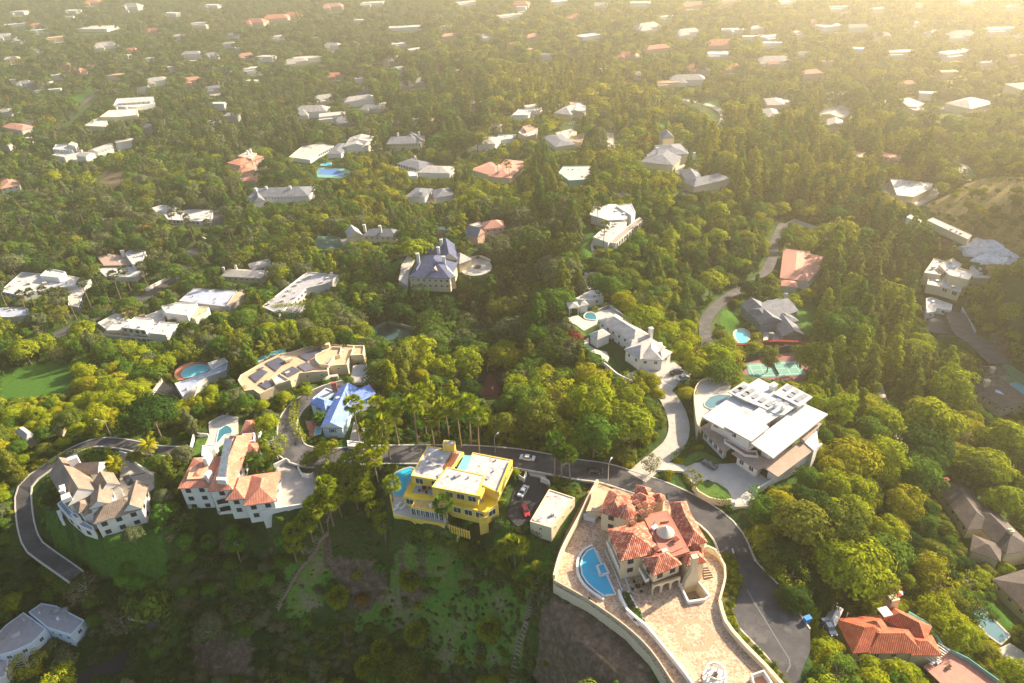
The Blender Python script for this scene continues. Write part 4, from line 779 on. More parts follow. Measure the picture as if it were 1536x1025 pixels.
# pool of the mansion
mp = pool(ZM, [(362,572),(310,600),(275,650),(262,710),(272,780),(310,840),(370,895),(440,945)][::1] + [(470,938),(530,930),(478,820),(420,700)], .25, 'pool_blue', 'curved blue swimming pool with white rim beside the red tiled mansion', rimw=.35, smooth=False, rimh=.18)
b = MB(); arc = [tuple(P(x, y, .1)) for x, y in q(ZM, [(352,560),(290,592),(248,650),(234,710),(245,790),(285,860),(350,920),(440,975)])]; arc = [tuple(p) for p in smoothline(arc, 1)]; b.ribbon(arc, .55, -.4, .55); b.build('outer_rim', 'white', mp)
b = MB(); arc = [tuple(P(x, y, .1)) for x, y in q(ZM, [(345,578),(292,612),(258,660),(246,715),(258,790),(298,852),(358,908),(440,960)])]; b.ribbon([tuple(p) for p in smoothline(arc, 1)], .9, -.4, .1); b.build('overflow_channel', M['pool_dark'], mp)
for k in range(3): b = MB(); b.ribbon([tuple(P(x + 12 * k, y, .27)) for x, y in q(ZM, [(385,590),(455,745),(520,905)])], .22, 0, .03 + .03 * k); b.build('step', mat('pool_step', (.55,.72,.78), .4, .05, 1), mp)
sp = pool(ZM, [(388,712),(442,695),(475,765),(412,785)], .7, 'pool_blue', 'small square spa at the edge of the curved pool', rimw=.6, smooth=False, rimh=.15, name='spa'); b = MB(); b.prism([tuple(P(x, y, .6)[:2]) for x, y in q(ZM, [(380,705),(446,685),(482,770),(408,795)])], 0, .55, False); b.build('base', 'white', sp)
pl_ = thing('flower_bed', 'long raised bed of leafy plants with white rim on the forecourt', 'planter', P(*q(ZM, [(620,960)])[0], 0)); fb = [tuple(P(x, y, .6)) for x, y in q(Z3, [(405,702),(440,692),(497,800),(478,812),(435,768)])]; b = MB(); b.ribbon(fb + fb[:1], .4, -.6, .1); b.build('rim', 'white', pl_); b = MB(); b.prism([p[:2] for p in fb], 0, .45); b.build('soil', 'wood', pl_)
BEDS = [(fb, 'mid green')]
gt = thing('patio_grating', 'dark brown slatted hatch in the paving beside the mansion', 'hatch', P(*q(ZM, [(1235,770)])[0], 0)); b = MB(); gp = [tuple(P(x, y, .1)[:2]) for x, y in q(ZM, [(1205,725),(1240,722),(1282,800),(1212,818),(1195,770)])]; b.prism(gp, -.1, .12); b.build('frame', mat('dark_brown_wood', (.09,.04,.03), .8, .1, 1), gt)
b = MB(); [b.ribbon([tuple(P(*q(ZM, [(1205 + k * 1, 742 + k * 20)])[0], .14)), tuple(P(*q(ZM, [(1255 + k * 9, 738 + k * 18)])[0], .14))], .15, -.05, .08) for k in range(4)]; b.build('slat', 'cream', gt)
# forecourt inlay ring, gazebo, stair box
ci = P(*q(ZG, [(480,600)])[0], 0)
b = MB(); r1_, r2_ = 3.1, 4.3; vs = [(ci[0] + r_ * math.cos(2*math.pi*k/48), ci[1] + r_ * math.sin(2*math.pi*k/48), .006) for r_ in (r1_, r2_) for k in range(48)]; b.add(vs, [(k, (k+1) % 48, 48 + (k+1) % 48, 48 + k) for k in range(48)]); tag(b.build('paving_ring', mat('ring_pavers', (.46,.29,.18), .8, .3, 3.0)), 'darker ring of stones laid in the forecourt paving', 'paving', kind='structure')
gc = P(*q(ZG, [(655,985)])[0], 0); gz = thing('garden_gazebo', 'round white gazebo with ribbed open dome on the forecourt', 'gazebo', gc); b = MB(); b.tube([gc, gc + (0, 0, .3)], 2.6, 28); b.build('base', 'white', gz)
for k in range(8): a_ = 2 * math.pi * k / 8 + .2; p_ = gc + np.array((math.cos(a_) * 1.95, math.sin(a_) * 1.95, .3)); b = MB(); b.tube([p_, p_ + (0, 0, .2), p_ + (0, 0, 2.3), p_ + (0, 0, 2.45)], [.2, .13, .12, .18], 8); b.build('column', 'white', gz)
b = MB(); rr = [(gc[0] + 1.95 * math.cos(2*math.pi*k/32), gc[1] + 1.95 * math.sin(2*math.pi*k/32), 2.7) for k in range(33)]; b.ribbon(rr, .42, 0, .36); b.build('ring_beam', 'white', gz)
b = MB()
for k in range(8):
    a_ = 2 * math.pi * k / 8; b.tube([gc + np.array((math.cos(a_) * 1.85 * math.cos(t), math.sin(a_) * 1.85 * math.cos(t), 3.05 + .95 * math.sin(t))) for t in np.linspace(0, 1.5, 6)], .07, 4)
b.tube([gc + np.array((math.cos(t) * 1.2, math.sin(t) * 1.2, 3.75)) for t in np.linspace(0, 6.283, 20)], .05, 4, False); b.build('dome_rib', 'metal', gz)
st_ = thing('garden_fountain', 'dark stone figure fountain standing inside the gazebo', 'fountain', gc + (0, 0, .3)); b = MB(); c_ = gc + (0, 0, .3); b.tube([c_, c_ + (0, 0, .5), c_ + (0, 0, .6), c_ + (0, 0, 1.2), c_ + (0, 0, 1.5), c_ + (0, 0, 1.6)], [.6, .55, .2, .2, .5, .45], 12); b.build('basin', 'brown', st_)
bx = House('entry_kiosk', 'small white walled stairwell at the bottom edge of the forecourt', ZG, (1060,1000), 0, 'white', 'stairwell', short='white stairwell'); bx.flat([(975,945),(1090,905),(1170,1025),(1010,1090)], 2.0, 'plainpink', 1.6)
# ================================================================ yellow house
H = House('yellow_house', 'bright yellow modernist house with stained white flat roofs above the wooded slope', ZY, (620, 480), 0, 'yellow', short='yellow house', zb=3.2, win='dark')
H.flat([(270,352),(390,137),(652,184),(500,392)], 7.6, 'dirtyroof', .12, wm='yellow'); H.flat([(715,185),(1000,240),(890,472),(640,350)], 7.2, 'dirtyroof', .15); H.flat([(420,434),(530,290),(800,350),(750,498)], 8.0, 'dirtyroof', .12)
H.poly('skylight', [(655,205),(712,210),(662,322),(600,310)], 6.8, 7.3, 'tealglass'); H.chim((548,160), 7.8, 3.4, 1.9, 2.4, 'yellow', -.2, cap=False); H.box('chimney_cap', (548,118), 10.2, 3.0, 1.5, .12, 'dirtyroof', -.2)
H.poly('debris', [(560,190),(620,195),(590,250),(540,320),(510,320),(500,290)], 7.4, 7.58, mat('rusty_leaves', (.20,.07,.03), .95, .4, 3))
for a_, b_, c_, d_ in ((940,250,.55,4.0),): pass
H.poly('parapet', [(985,238),(1003,240),(905,470),(890,470)], 6.5, 7.9, 'yellow'); H.poly('parapet', [(750,500),(772,500),(800,440),(780,440)], 6.6, 8.0, 'yellow')
H.flat([(215,500),(288,362),(560,420),(640,470),(880,500),(900,560),(805,618),(560,560),(500,522),(300,520)], 3.9, 'byellow', .1, zb=-1, wm='yellow')
H.poly('balcony_floor', [(330,385),(430,400),(430,492),(278,475)], 3.7, 3.86, 'groof'); H.box('patio_furniture', (375,455), 3.9, 1.8, 1.0, .7, 'redflat', .4)
H.flat([(272,578),(322,490),(535,522),(500,622)], 3.3, mat('mustard_roof', (.56,.36,.11), .8, .2, .8), .03, zb=0, wm='yellow')
H.poly('wall', [(760,602),(822,566),(822,650),(760,668)], -4, 2.2, 'yellow'); H.windows(3.0, 'big', 26, zmin=-.5)
SR = [H.p(272,610,1.2), H.p(500,655,1.2)]; d_ = SR[1] - SR[0]; L_ = np.linalg.norm(d_); d_ /= L_; nn = np.array((d_[1], -d_[0], 0))
for k in range(7):
    o = bpy.data.objects.new('window', WIN['tall'][0]); COL.objects.link(o); o.parent = H.root; c_ = H.p(272,578,3.3) + (H.p(500,622,3.3) - H.p(272,578,3.3)) * (k + .5) / 7 + nn * .06; o.location = (c_[0] - H.root.location.x, c_[1] - H.root.location.y, 1.5); o.rotation_euler = (0, 0, math.atan2(d_[1], d_[0])); k2 = bpy.data.objects.new('pane', WIN['tall'][1]); COL.objects.link(k2); k2.parent = o
structure_slab('deck', ZY, [(120,490),(215,500),(290,560),(300,600),(510,650),(515,698),(150,640)], .15, 'concrete2', 'white deck below the yellow house', .6)
wall(ZY, [(122,495),(150,642),(300,668),(512,702)], .1, .4, .3, 'yellow', 'yellow retaining wall under the white deck', down=4.2, smooth=False, name='retaining_wall')
wall(ZY, [(512,702),(535,640),(530,600)], .1, .15, 1.0, 'white', 'white rail at the right end of the deck', smooth=False)
pool(ZY, [(292,300),(225,304),(160,335),(115,385),(105,430),(125,470),(165,500),(212,500),(250,420)], .15, 'pool_blue', 'half moon blue pool on the left of the yellow house', 'groof', .6, True)
b = MB(); pf = thing('picket_fence', 'yellow picket fence below the yellow house', 'fence', P(*q(ZY, [(600,750)])[0], -4)); f0, f1 = P(*q(ZY, [(512,720)])[0], -1.6), P(*q(ZY, [(690,780)])[0], -1.6)
for k in range(11): p_ = f0 + (f1 - f0) * k / 10; b = MB(); b.box(p_ - (0, 0, 1.6), .45, .2, 3.0, .3); b.build('picket', 'yellow', pf)
b = MB(); b.ribbon([tuple(f0), tuple(f1)], .08, .9, 1.15); b.build('rail', 'yellow', pf)
g_ = House('garage', 'long pale yellow garage with white flat roof beside the dark driveway', ZY, (1270, 640), -1.0, 'cream', 'garage', short='yellow garage', zb=-2.5); g_.flat([(1128,682),(1265,450),(1452,512),(1282,728)], 3.0, 'dirtyroof', .22); g_.windows(3.5, 'small', 6)
structure_slab('driveway', ZY, [(1085,340),(1130,330),(1260,430),(1120,690),(1040,720),(960,650),(1010,470),(1050,400)], -.9, 'darkasphalt', 'dark asphalt driveway between yellow house and garage', .8)
structure_slab('driveway_apron', ZY, [(1110,318),(1230,345),(1250,372),(1130,352)], -.55, 'concrete', 'pale concrete apron at the driveway mouth', .8)
wall(ZY, [(1045,372),(1085,400),(1100,350)], -.8, .3, 1.6, 'white', 'white gate wall left of the dark driveway', smooth=False); wall(ZY, [(1205,395),(1262,418),(1270,440)], -.8, .35, 1.7, 'white', 'white gate wall right of the dark driveway', smooth=False)
# ================================================================ pink tiled white villa
H = House('white_villa', 'white villa with salmon pink tiled roofs and long glass skylight', ZP, (500, 700), 0, 'white', short='salmon roofed villa', zb=-4.5, win='dark')
SA = 'salmon'
H.hip((135,683), (372,670), (118,452), 4.3, 1.6, SA); H.hip((365,706), (560,690), (440,285), 5.4, 2.6, SA, zb=-4.5); H.hip((615,262), (748,252), (640,158), 3.9, 1.2, SA, zb=0); H.hip((640,410), (748,400), (560,345), 4.8, 1.4, SA, zb=0)
H.hip((500,773), (650,760), (590,590), 3.9, 1.9, SA, zb=-4.2); H.hip((640,816), (888,782), (760,570), 3.8, 2.2, SA, zb=-3.6)
H.poly('roof_deck', [(232,520),(370,498),(372,602),(205,610)], 4.2, 5.5, 'troof'); H.poly('skylight', [(440,598),(500,602),(550,300),(497,292)], 5.6, 8.0, mat('skylight_glass', (.10,.13,.17), .55, .35, 1.2)); H.poly('skylight_end', [(430,615),(505,618),(508,596),(436,592)], 5.4, 8.1, 'white')
H.flat([(630,262),(728,250),(725,310),(640,326)], 5.6, 'groof', .5, zb=0); H.chim((590,330), 6.0, 2.2, 2.0, 1.2, 'white', 0, False); H.box('chimney_glass', (592,298), 7.2, 1.5, 1.4, .15, 'tealglass'); H.chim((375,470), 6.0, 1.3, 3.0, 2.2, 'white', -.2, False); H.chim((378,590), 5.8, 1.0, 2.2, 1.6, 'white', -.3, False); H.flat([(325,350),(435,335),(420,370),(370,400),(340,430),(318,428)], 3.0, 'wroof', .2, zb=0)
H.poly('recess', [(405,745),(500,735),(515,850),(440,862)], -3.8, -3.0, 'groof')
for zz in (1.0, -2.0):  # near-black panels on the wall stand in for the shade inside the balconies
    a_, b_ = H.p(418,716,4.6), H.p(505,700,4.6); m_ = MB(); m_.ribbon([(a_[0] + .0, a_[1] - .35, zz - 1.2), (b_[0], b_[1] - .35, zz - 1.2)], .2, 0, 2.1); m_.build('loggia_shade', 'dark', H.root); m_ = MB(); m_.ribbon([(a_[0], a_[1] - .6, zz - 1.4), (b_[0], b_[1] - .6, zz - 1.4)], .12, 0, .9); m_.build('balcony_rail', 'white', H.root)
H.windows(3.0, 'dark', 44, zmin=-3)
structure_slab('forecourt', ZP, [(885,560),(900,500),(975,470),(1030,500),(1085,590),(1215,580),(1248,690),(1245,775),(885,845)], .05, 'concrete', 'pale concrete parking court beside the salmon roofed villa', 1)
wall(ZP, [(780,872),(885,848),(1100,815),(1245,775),(1250,690)], .1, .4, .9, 'white', 'high white retaining wall below the parking court', down=6, smooth=False, name='retaining_wall'); wall(ZP, [(880,525),(975,478),(1000,495)], 0, .4, 1.6, 'white', 'white entrance wall left of the parking court gate', smooth=False)
wall(ZP, [(1065,540),(1095,590),(1150,600),(1215,575)], 0, .4, 1.5, 'white', 'white curved wall right of the parking court gate'); wall(ZP, [(375,280),(265,268),(225,438)], .4, .35, 1.0, 'white', 'white wall around the small lawn', smooth=False)
structure_slab('pool_terrace', ZP, [(372,170),(480,112),(600,130),(600,260),(430,375),(330,350),(380,270)], .35, 'concrete2', 'pale paved pool terrace behind the villa', 1); structure_slab('lawn', ZP, [(280,302),(374,277),(345,345),(322,425),(245,432)], .45, 'lawn', 'small walled rectangle of lawn beside the villa', .8)
pool(ZP, [(443,270),(450,235),(475,215),(510,195),(545,212),(556,235),(552,258),(500,268),(445,330),(430,335)], .45, 'pool_dark', 'dark teal pool with rounded end behind the salmon roofed villa', 'white', .25)
# ================================================================ grey brown roofed white house
H = House('gabled_house', 'white many-gabled house with grey brown shingle roofs inside the bend of the road', ZL, (430, 640), -2.0, 'white', short='grey brown gabled house', zb=-6, win='dark')
SH = 'shingle'
H.hip((106,476), (238,702), (455,575), 5.4, 4.2, SH, 'gable', zb=-1); H.hip((452,470), (508,385), (330,415), 6.2, 2.4, SH, 'gable', zb=-1); H.hip((610,545), (560,462), (430,560), 5.8, 2.6, SH, 'gable', zb=-1); H.hip((545,680), (560,560), (400,630), 5.4, 2.2, SH, 'gable', zb=-1)
H.hip((418,824), (752,716), (620,640), 3.2, 2.6, SH, zb=-3); H.hip((762,715), (806,545), (650,650), 3.4, 2.6, SH, 'gable', zb=-3); H.hip((315,748), (405,700), (380,640), 4.8, 1.8, SH, zb=-2.8); H.hip((352,765), (455,715), (425,670), 4.0, 1.6, SH, zb=-2.8)
H.chim((285,385), 9.0, 2.6, 1.5, 1.6, 'white', .5, False); H.chim((215,600), 7.2, 2.6, 1.2, 1.6, 'white', -1.1); H.box('roof_box', (240,650), 6.8, 2.4, 2.4, 1.4, 'white', -1.0)
H.flat([(165,680),(230,755),(330,840),(420,870),(420,840),(300,770),(200,650)], 1.0, 'bluegrey', .1, zb=-2.6); H.flat([(255,750),(300,740),(330,775),(290,785)], 3.0, 'bluegrey', .3, zb=-2); H.flat([(160,730),(190,720),(205,790),(185,790)], -.5, 'white', .2, zb=-3); H.windows(2.8, 'dark', 26, zmin=-3)
structure_slab('driveway', ZL, [(612,335),(690,365),(720,410),(790,460),(862,495),(845,570),(800,600),(640,645),(560,640),(600,560),(608,450)], -1.9, 'concrete', 'grey concrete driveway court of the gabled house', 1)
for pts_ in ([(612,362),(695,375)], [(665,487),(780,465)], [(660,575),(740,560)]): b = MB(); b.ribbon([tuple(P(x, y, -1.88)) for x, y in q(ZL, pts_)], .35, 0, .012); tag(b.build('paving_band', 'darkasphalt'), 'dark band across the grey driveway court', 'paving', kind='structure')
wall(ZL, [(610,332),(660,345),(700,368),(722,410),(790,455),(865,490)], -1.9, .4, 1.3, 'white', 'curving white wall along the gabled house driveway')
# ================================================================ white cantilevered modern house
H = House('modern_house', 'white modern house with broad stepped flat roofs and grey solar panels', ZN, (560, 600), .6, 'white', short='white stepped modern house', zb=3.6, win='tall')
H.flat([(190,335),(395,195),(575,265),(500,322),(480,400),(395,450)], 8.6, 'wroof', ov=2.2, th=.5); H.flat([(515,508),(870,245),(1035,318),(668,612)], 8.2, 'wroof', ov=2.6, th=.5); H.flat([(340,400),(455,316),(495,326),(578,270),(700,330),(618,385),(640,406),(520,500)], 9.5, 'wroof', ov=1.2, th=.4)
H.flat([(365,170),(470,100),(592,165),(490,232)], 9.9, 'wroof', ov=1, th=.35); H.flat([(505,118),(570,78),(690,140),(660,215),(590,180)], 9.0, 'wroof', ov=.8, th=.35); H.flat([(668,180),(760,112),(932,203),(845,268),(780,235)], 10.3, 'wroof', ov=1, th=.35); H.flat([(495,232),(590,170),(700,200),(830,258),(740,322),(690,322),(600,275)], 9.7, 'wroof', ov=.8, th=.35)
for i_, (x, y, zz) in enumerate(((432,155,10.0),(462,143,10.0),(482,182,10.0),(515,165,10.0),(546,198,9.8),(597,224,9.8),(645,250,9.8),(765,143,10.4),(790,190,10.4),(815,172,10.4),(838,218,10.4),(872,198,10.4),(705,225,9.8),(752,250,9.8))): H.box('solar_panel', (x, y), zz + .06, 3.4 if y % 2 else 2.6, 1.5, .1, 'sgrey', .62)
H.chim((665,150), 9.3, 2.2, 1.6, 1.6, 'white', .6, True); H.chim((680,275), 9.6, 1.2, 1.0, 1.5, 'white', .6); H.chim((728,300), 9.4, 1.0, 1.0, 1.9, 'white', .6)
H.flat([(178,408),(240,372),(392,448),(385,545),(340,575)], 3.9, 'broof', ov=1.0, zb=-.5); H.flat([(390,578),(450,545),(640,620),(600,680),(560,690)], 4.2, 'broof', ov=1.2, zb=-.5); H.flat([(585,660),(850,500),(925,570),(700,738)], 4.35, 'broof', ov=1.6, zb=-3); H.flat([(840,470),(968,372),(995,380),(880,500)], 5.6, 'broof', ov=.4, zb=3)
H.flat([(340,480),(400,500),(500,560),(560,560),(570,600),(480,592),(340,500)], 4.9, 'redflat', .5, zb=4.1, wm='white'); H.poly('planter', [(870,500),(960,430),(972,520),(940,560)], -4, 4.6, 'white')
for pt in ((570,700),(663,745)): b = MB(); c_ = H.p(*pt, 0); b.box(c_ - (0, 0, .5), .9, .9, 4.3, .6); b.build('pillar', 'white', H.root)
H.windows(2.2, 'tall', 34, 4.2, zmin=.3)
structure_slab('driveway', ZN, [(190,640),(330,650),(420,645),(560,700),(655,770),(560,850),(520,930),(400,940),(395,880),(340,810),(230,755),(140,790),(60,700),(-110,690),(-60,640),(60,650)], .7, 'concrete2', 'broad white concrete driveway below the modern house', 1.5)
structure_slab('lawn', ZN, [(130,790),(200,765),(290,775),(360,820),(395,880),(380,900),(270,890),(180,850)], .85, 'lawn', 'crescent of bright lawn inside the driveway', .8); structure_slab('lawn', ZN, [(60,640),(110,590),(180,560),(330,630),(300,650),(200,610),(90,660)], 1.2, 'lawn', 'strip of lawn beside the steps of the modern house', .8)
wall(ZN, [(130,800),(170,850),(240,890),(320,905),(390,900)], .8, .35, .9, 'cream', 'low curved white wall below the crescent lawn', down=1.5); wall(ZN, [(560,840),(650,785),(760,720),(985,540)], .7, .5, 1.6, 'white', 'long white wall under the terrace of the modern house', down=4, smooth=False, name='retaining_wall')
gtt = thing('driveway_gate', 'low white iron gate across the white driveway', 'gate', P(*q(ZN, [(455,930)])[0], .6)); g0, g1 = P(*q(ZN, [(395,935)])[0], .6), P(*q(ZN, [(520,955)])[0], .6)
for p_ in (g0, g1): b = MB(); b.box(p_ - (0, 0, .3), .8, .8, 2.2); b.box(p_ + (0, 0, 1.9), .95, .95, .15); b.build('pillar', 'white', gtt)
b = MB(); [b.box(g0 + (g1 - g0) * k / 20, .07, .07, 1.3) for k in range(1, 20)]; b.ribbon([tuple(g0), tuple(g1)], .06, 1.2, 1.28); b.build('bars', 'frame', gtt)
structure_slab('pool_terrace', ZN, [(142,180),(180,115),(240,90),(330,95),(385,125),(400,190),(300,260),(190,335),(165,440),(150,330)], 3.6, 'concrete2', 'pale round pool terrace behind the modern house', 5, smooth=True); pool(ZN, [(205,245),(240,205),(300,188),(375,192),(400,215),(300,262),(250,288),(212,268)], 3.7, 'pool_steel', 'grey blue angular pool behind the modern house', 'concrete2', .4, False)
wall(ZN, [(185,430),(160,400),(145,300),(140,180),(185,105),(270,85),(380,115)], 3.7, .25, 1.0, 'cream', 'curved cream parapet round the pool terrace')
# ================================================================ blue roofed house
H = House('blue_roofed_house', 'white house with light blue roofs and teal shutters in the road loop', ZB, (800, 650), -1.0, 'blue_wall', short='light blue roofed house', zb=-3, win='shut')
BT = 'bluetile'
H.hip((600,562), (722,606), (785,550), 4.4, 1.6, BT); H.hip((683,742), (850,744), (770,450), 4.3, 2.4, BT, 'gable'); H.hip((905,590), (1092,490), (1040,418), 4.2, 2.2, BT, 'gable'); H.hip((862,622), (925,597), (930,548), 4.0, 1.2, BT); H.hip((860,560), (930,540), (900,480), 4.6, 1.8, BT); H.flat([(628,525),(725,448),(800,475),(730,520),(650,545)], 4.0, 'wroof', .4)
H.chim((790,450), 5.2, 1.7, 1.1, 2.4, 'brick', .2, False); H.chim((1062,425), 4.8, 1.3, 1.0, 1.6, 'brick', .4, False); H.box('skylight', (812,520), 6.6, 1.2, .9, .12, 'frame', .4)
for k in range(5): p_ = H.p(880 + k * 22, 668 - k * 17, 0); b = MB(); b.tube([p_ - (0, 0, 1), p_ + (0, 0, 3.6)], .17, 8); b.build('column', 'white', H.root)
H.windows(3.2, 'shut', 18)
structure_slab('brick_patio', ZB, [(575,690),(640,690),(690,720),(690,790),(640,805),(605,800)], -1.0, 'redflat', 'red brick patio beside the light blue roofed house', 1); pool(ZB, [(658,732),(693,745),(688,785),(640,798)], -.9, 'pool_turq', 'small teal pool at the corner of the light blue roofed house', 'white', .3, False); pool(ZB, [(622,700),(650,682),(685,695),(675,715),(640,720)], -.9, 'pool_dark', 'small round dark spa on the red brick patio', 'brick', .3)
g_ = House('carport', 'low white flat roofed carport beside the road below the blue roofed house', ZB, (940, 870), -.5, 'white', 'carport', short='white carport'); g_.flat([(880,832),(1000,845),(995,880),(885,875)], 2.4, 'wroof', .2); structure_slab('driveway', ZB, [(845,890),(990,888),(990,935),(830,930)], -.3, 'concrete', 'short pale driveway in front of the white carport', 1)
structure_slab('driveway', ZB, [(930,700),(1010,740),(1010,840),(900,830)], -.6, 'concrete', 'pale side driveway between trees and carport', 1)
# ================================================================ tan curved house with solar roof
H = House('curved_house', 'long curving tan flat roofed house covered in dark solar panels', ZB, (540, 400), -4.5, 'cream', short='tan curved solar house', zb=-3, win='small')
H.flat([(82,392),(100,355),(250,268),(385,202),(480,182),(600,140),(750,124),(930,137),(1005,137),(1000,205),(905,210),(880,275),(745,287),(738,325),(640,330),(530,340),(465,395),(365,418),(350,440),(270,478),(240,492),(195,460),(160,465),(130,470)], 4.6, 'troof', .55)
H.flat([(648,205),(725,170),(770,145),(842,148),(830,205),(790,215),(745,280),(680,275),(650,245)], 5.6, 'troof', .8, zb=4.1); H.flat([(905,210),(1000,205),(1006,137),(930,137)], 5.4, 'troof', .6, zb=3); H.flat([(325,370),(385,340),(465,390),(360,425)], 5.2, 'wroof', .6, zb=4); H.box('roof_box', (453,250), 4.6, 2.6, 1.6, 1.0, 'cream', .6); H.chim((742,150), 4.8, 1.6, 1.4, 1.6, 'cream', 0, False)
SP = [[(520,212),(690,150),(718,170),(590,250)],[(280,268),(380,222),(430,255),(360,325)],[(160,362),(250,310),(300,330),(215,408)],[(228,420),(290,390),(350,420),(290,458)],[(400,335),(480,290),(540,320),(445,372)],[(515,288),(590,255),(640,310),(575,328)]]
for sp_ in SP: H.poly('solar_panel', sp_, 4.2, 4.42, M['solar'] if sp_[0][0] % 4 == 0 else mat('dusty_solar_panel', (.14,.13,.16), .4, .2, 1.2))
H.windows(4, 'small', 14); structure_slab('driveway', ZB, [(925,285),(1015,275),(1045,330),(1045,405),(930,415),(905,380)], -1.3, 'concrete', 'pale driveway beside the curved tan house', 1)
pool(ZB, [(215,242),(300,197),(400,166),(430,165),(432,190),(320,215),(228,262)], -1.5, 'pool_turq', 'long turquoise lap pool behind the curved tan house', 'concrete2', .4, False)
wall(ZB, [(700,410),(760,375),(815,368)], -2, 1.6, .8, 'concrete', 'rough pale rock wall above the road loop', cat='wall')
# ================================================================ middle distance houses
H = House('hillside_house', 'long white house with pale grey hipped roofs on the narrow ridge', ZW, (700, 640), 0.4, 'white', short='ridge house', zb=-1.5)
LS = 'lightshingle'
H.hip((345,305), (500,242), (840,440), 4.8, 2.2, LS); H.hip((577,567), (722,662), (830,470), 4.6, 2.4, LS); H.hip((712,655), (928,668), (850,500), 4.4, 2.2, LS); H.hip((925,668), (1020,592), (900,560), 4.2, 1.6, LS); H.hip((258,432), (336,484), (460,430), 3.8, 1.8, LS); H.hip((590,500), (640,540), (700,500), 4.6, 1.2, LS)
H.chim((820,432), 5.4, 1.3, 1.2, 2.6, 'white', .3); H.chim((418,300), 6.0, .6, .6, .9, 'white'); H.windows(2.8, 'std', 20)
structure_slab('parking_court', ZW, [(580,790),(760,740),(1030,682),(1185,790),(1060,890),(1010,940),(1040,1000),(930,1025),(880,905),(760,860),(650,880),(590,840)], .05, 'concrete', 'pale concrete parking court at the end of the ridge', 1.5)
for pts_ in ([(790,755),(930,860)], [(930,860),(1010,905)], [(760,745),(850,800)]): b = MB(); b.ribbon([tuple(P(x, y, .07)) for x, y in q(ZW, pts_)], .25, 0, .012); tag(b.build('paving_band', 'paint'), 'pale joint band in the ridge parking court', 'paving', kind='structure')
structure_slab('patio', ZW, [(75,280),(160,260),(220,300),(330,235),(470,190),(560,250),(345,300),(330,340),(215,400),(150,350),(90,320)], .5, 'concrete2', 'pale stone patio and path round the small dark pool', 1.5)
structure_slab('path', ZW, [(215,490),(260,460),(260,530),(330,570),(420,590),(445,640),(430,680),(375,660),(370,620),(270,590),(220,540)], .5, 'concrete2', 'curving pale path round the ivy pavilion', 1.5); structure_slab('lawn', ZW, [(85,375),(140,350),(235,430),(240,455),(180,470),(110,420)], .5, 'lawn', 'small lit lawn beside the ridge house path', 1.5)
pool(ZW, [(218,262),(245,235),(285,232),(322,255),(325,300),(230,292)], .65, 'pool_dark', 'small dark garden pool with statue on the ridge patio', 'concrete2', .5); wall(ZW, [(385,700),(450,750),(520,810),(600,850),(660,885)], .2, .4, 1.1, 'white', 'white curved retaining wall at the edge of the ridge garden', down=4); wall(ZW, [(345,225),(440,182),(645,322)], .6, .3, 1.0, 'grey', 'grey railing along the back of the ridge patio', smooth=False)
H = House('pool_pavilion', 'small pale grey hip roofed pavilion on posts by the dark ridge pool', ZW, (160, 240), 0, 'white', 'pavilion', short='pool pavilion'); H.hip((76,200), (180,190), (130,140), 3.4, 1.4, LS, wm='none'); H.hip((178,182), (262,165), (215,130), 3.4, 1.2, LS, zb=-1)
for pt in ((85,195),(165,192),(100,165)): b = MB(); c_ = H.p(*pt, 3.3); b.box((c_[0], c_[1], H.z0 - .5), .3, .3, 3.7); b.build('post', 'white', H.root)
H = House('flat_house', 'low white flat roofed house half hidden by trees behind the pool pavilion', ZW, (260, 130), -3, 'white', short='low white house behind the pavilion'); H.flat([(125,112),(240,58),(390,62),(395,85),(270,122)], 3.8, 'concrete2', .3); H.flat([(200,70),(280,32),(385,38),(385,62),(240,60)], 5.0, 'wroof', .3); H.windows(3.5, 'std', 8)
H = House('chateau', 'steep blue slate roofed chateau with cream gables beside the round motor court', T2, (900, 430), -26, 'cream', 'mansion', short='blue slate chateau', zb=-2)
BS = 'blueslate'
H.hip((795,398), (1010,405), (870,285), 6, 6.0, BS); H.hip((868,290), (965,300), (880,238), 6, 4.6, BS); H.hip((962,318), (1050,308), (990,232), 7.5, 4.6, BS, 'gable'); H.hip((900,378), (960,380), (925,330), 6.6, 3.2, LS, 'gable'); H.hip((1000,300), (1055,330), (1040,260), 5.5, 3.5, LS); H.cone((925,330), (950,332), 8, 4.2, 'white', walls=False) if False else None
H.hip((800,400), (860,402), (830,340), 5, 3.6, BS); H.hip((960,405), (1040,395), (1005,345), 5, 3.4, LS)
for pt in ((965,232),(950,272),(845,305),(978,320)): H.chim(pt, 9.6, 1.5, 1.2, 3.2, 'white')
H.windows(2.6, 'std', 22); structure_slab('terrace', T2, [(745,410),(760,330),(790,290),(830,300),(800,350),(790,440)], -25.6, 'concrete2', 'stone terrace with steps left of the chateau', 3)
structure_slab('motor_court', T2, [(1055,352),(1070,325),(1110,306),(1160,300),(1210,318),(1222,350),(1190,378),(1140,388),(1090,382)], -25.4, 'concrete2', 'round pale motor court right of the chateau', 2, smooth=True); wall(T2, [(640,400),(650,360),(690,320),(740,295),(790,285)], 0, .6, 1.2, 'cream', 'curved pale wall around the chateau lawn', ground=True); wall(T2, [(1058,350),(1075,322),(1120,300),(1170,295),(1215,315)], -25.4, .3, 1.1, 'white', 'curved white railing round the motor court')
b = MB(); c_ = P(*q(T2, [(1150,345)])[0], -25.4); fo = thing('stone_fountain', 'small dark fountain in the middle of the round motor court', 'fountain', c_); b.tube([c_, c_ + (0, 0, .6)], 1.8, 16); b.build('basin', 'brown', fo)
H = House('white_modern_house', 'long white L-shaped flat roofed house with roof machinery', T2, (130, 570), -38, 'white', short='white L-shaped flat house', zb=-2)
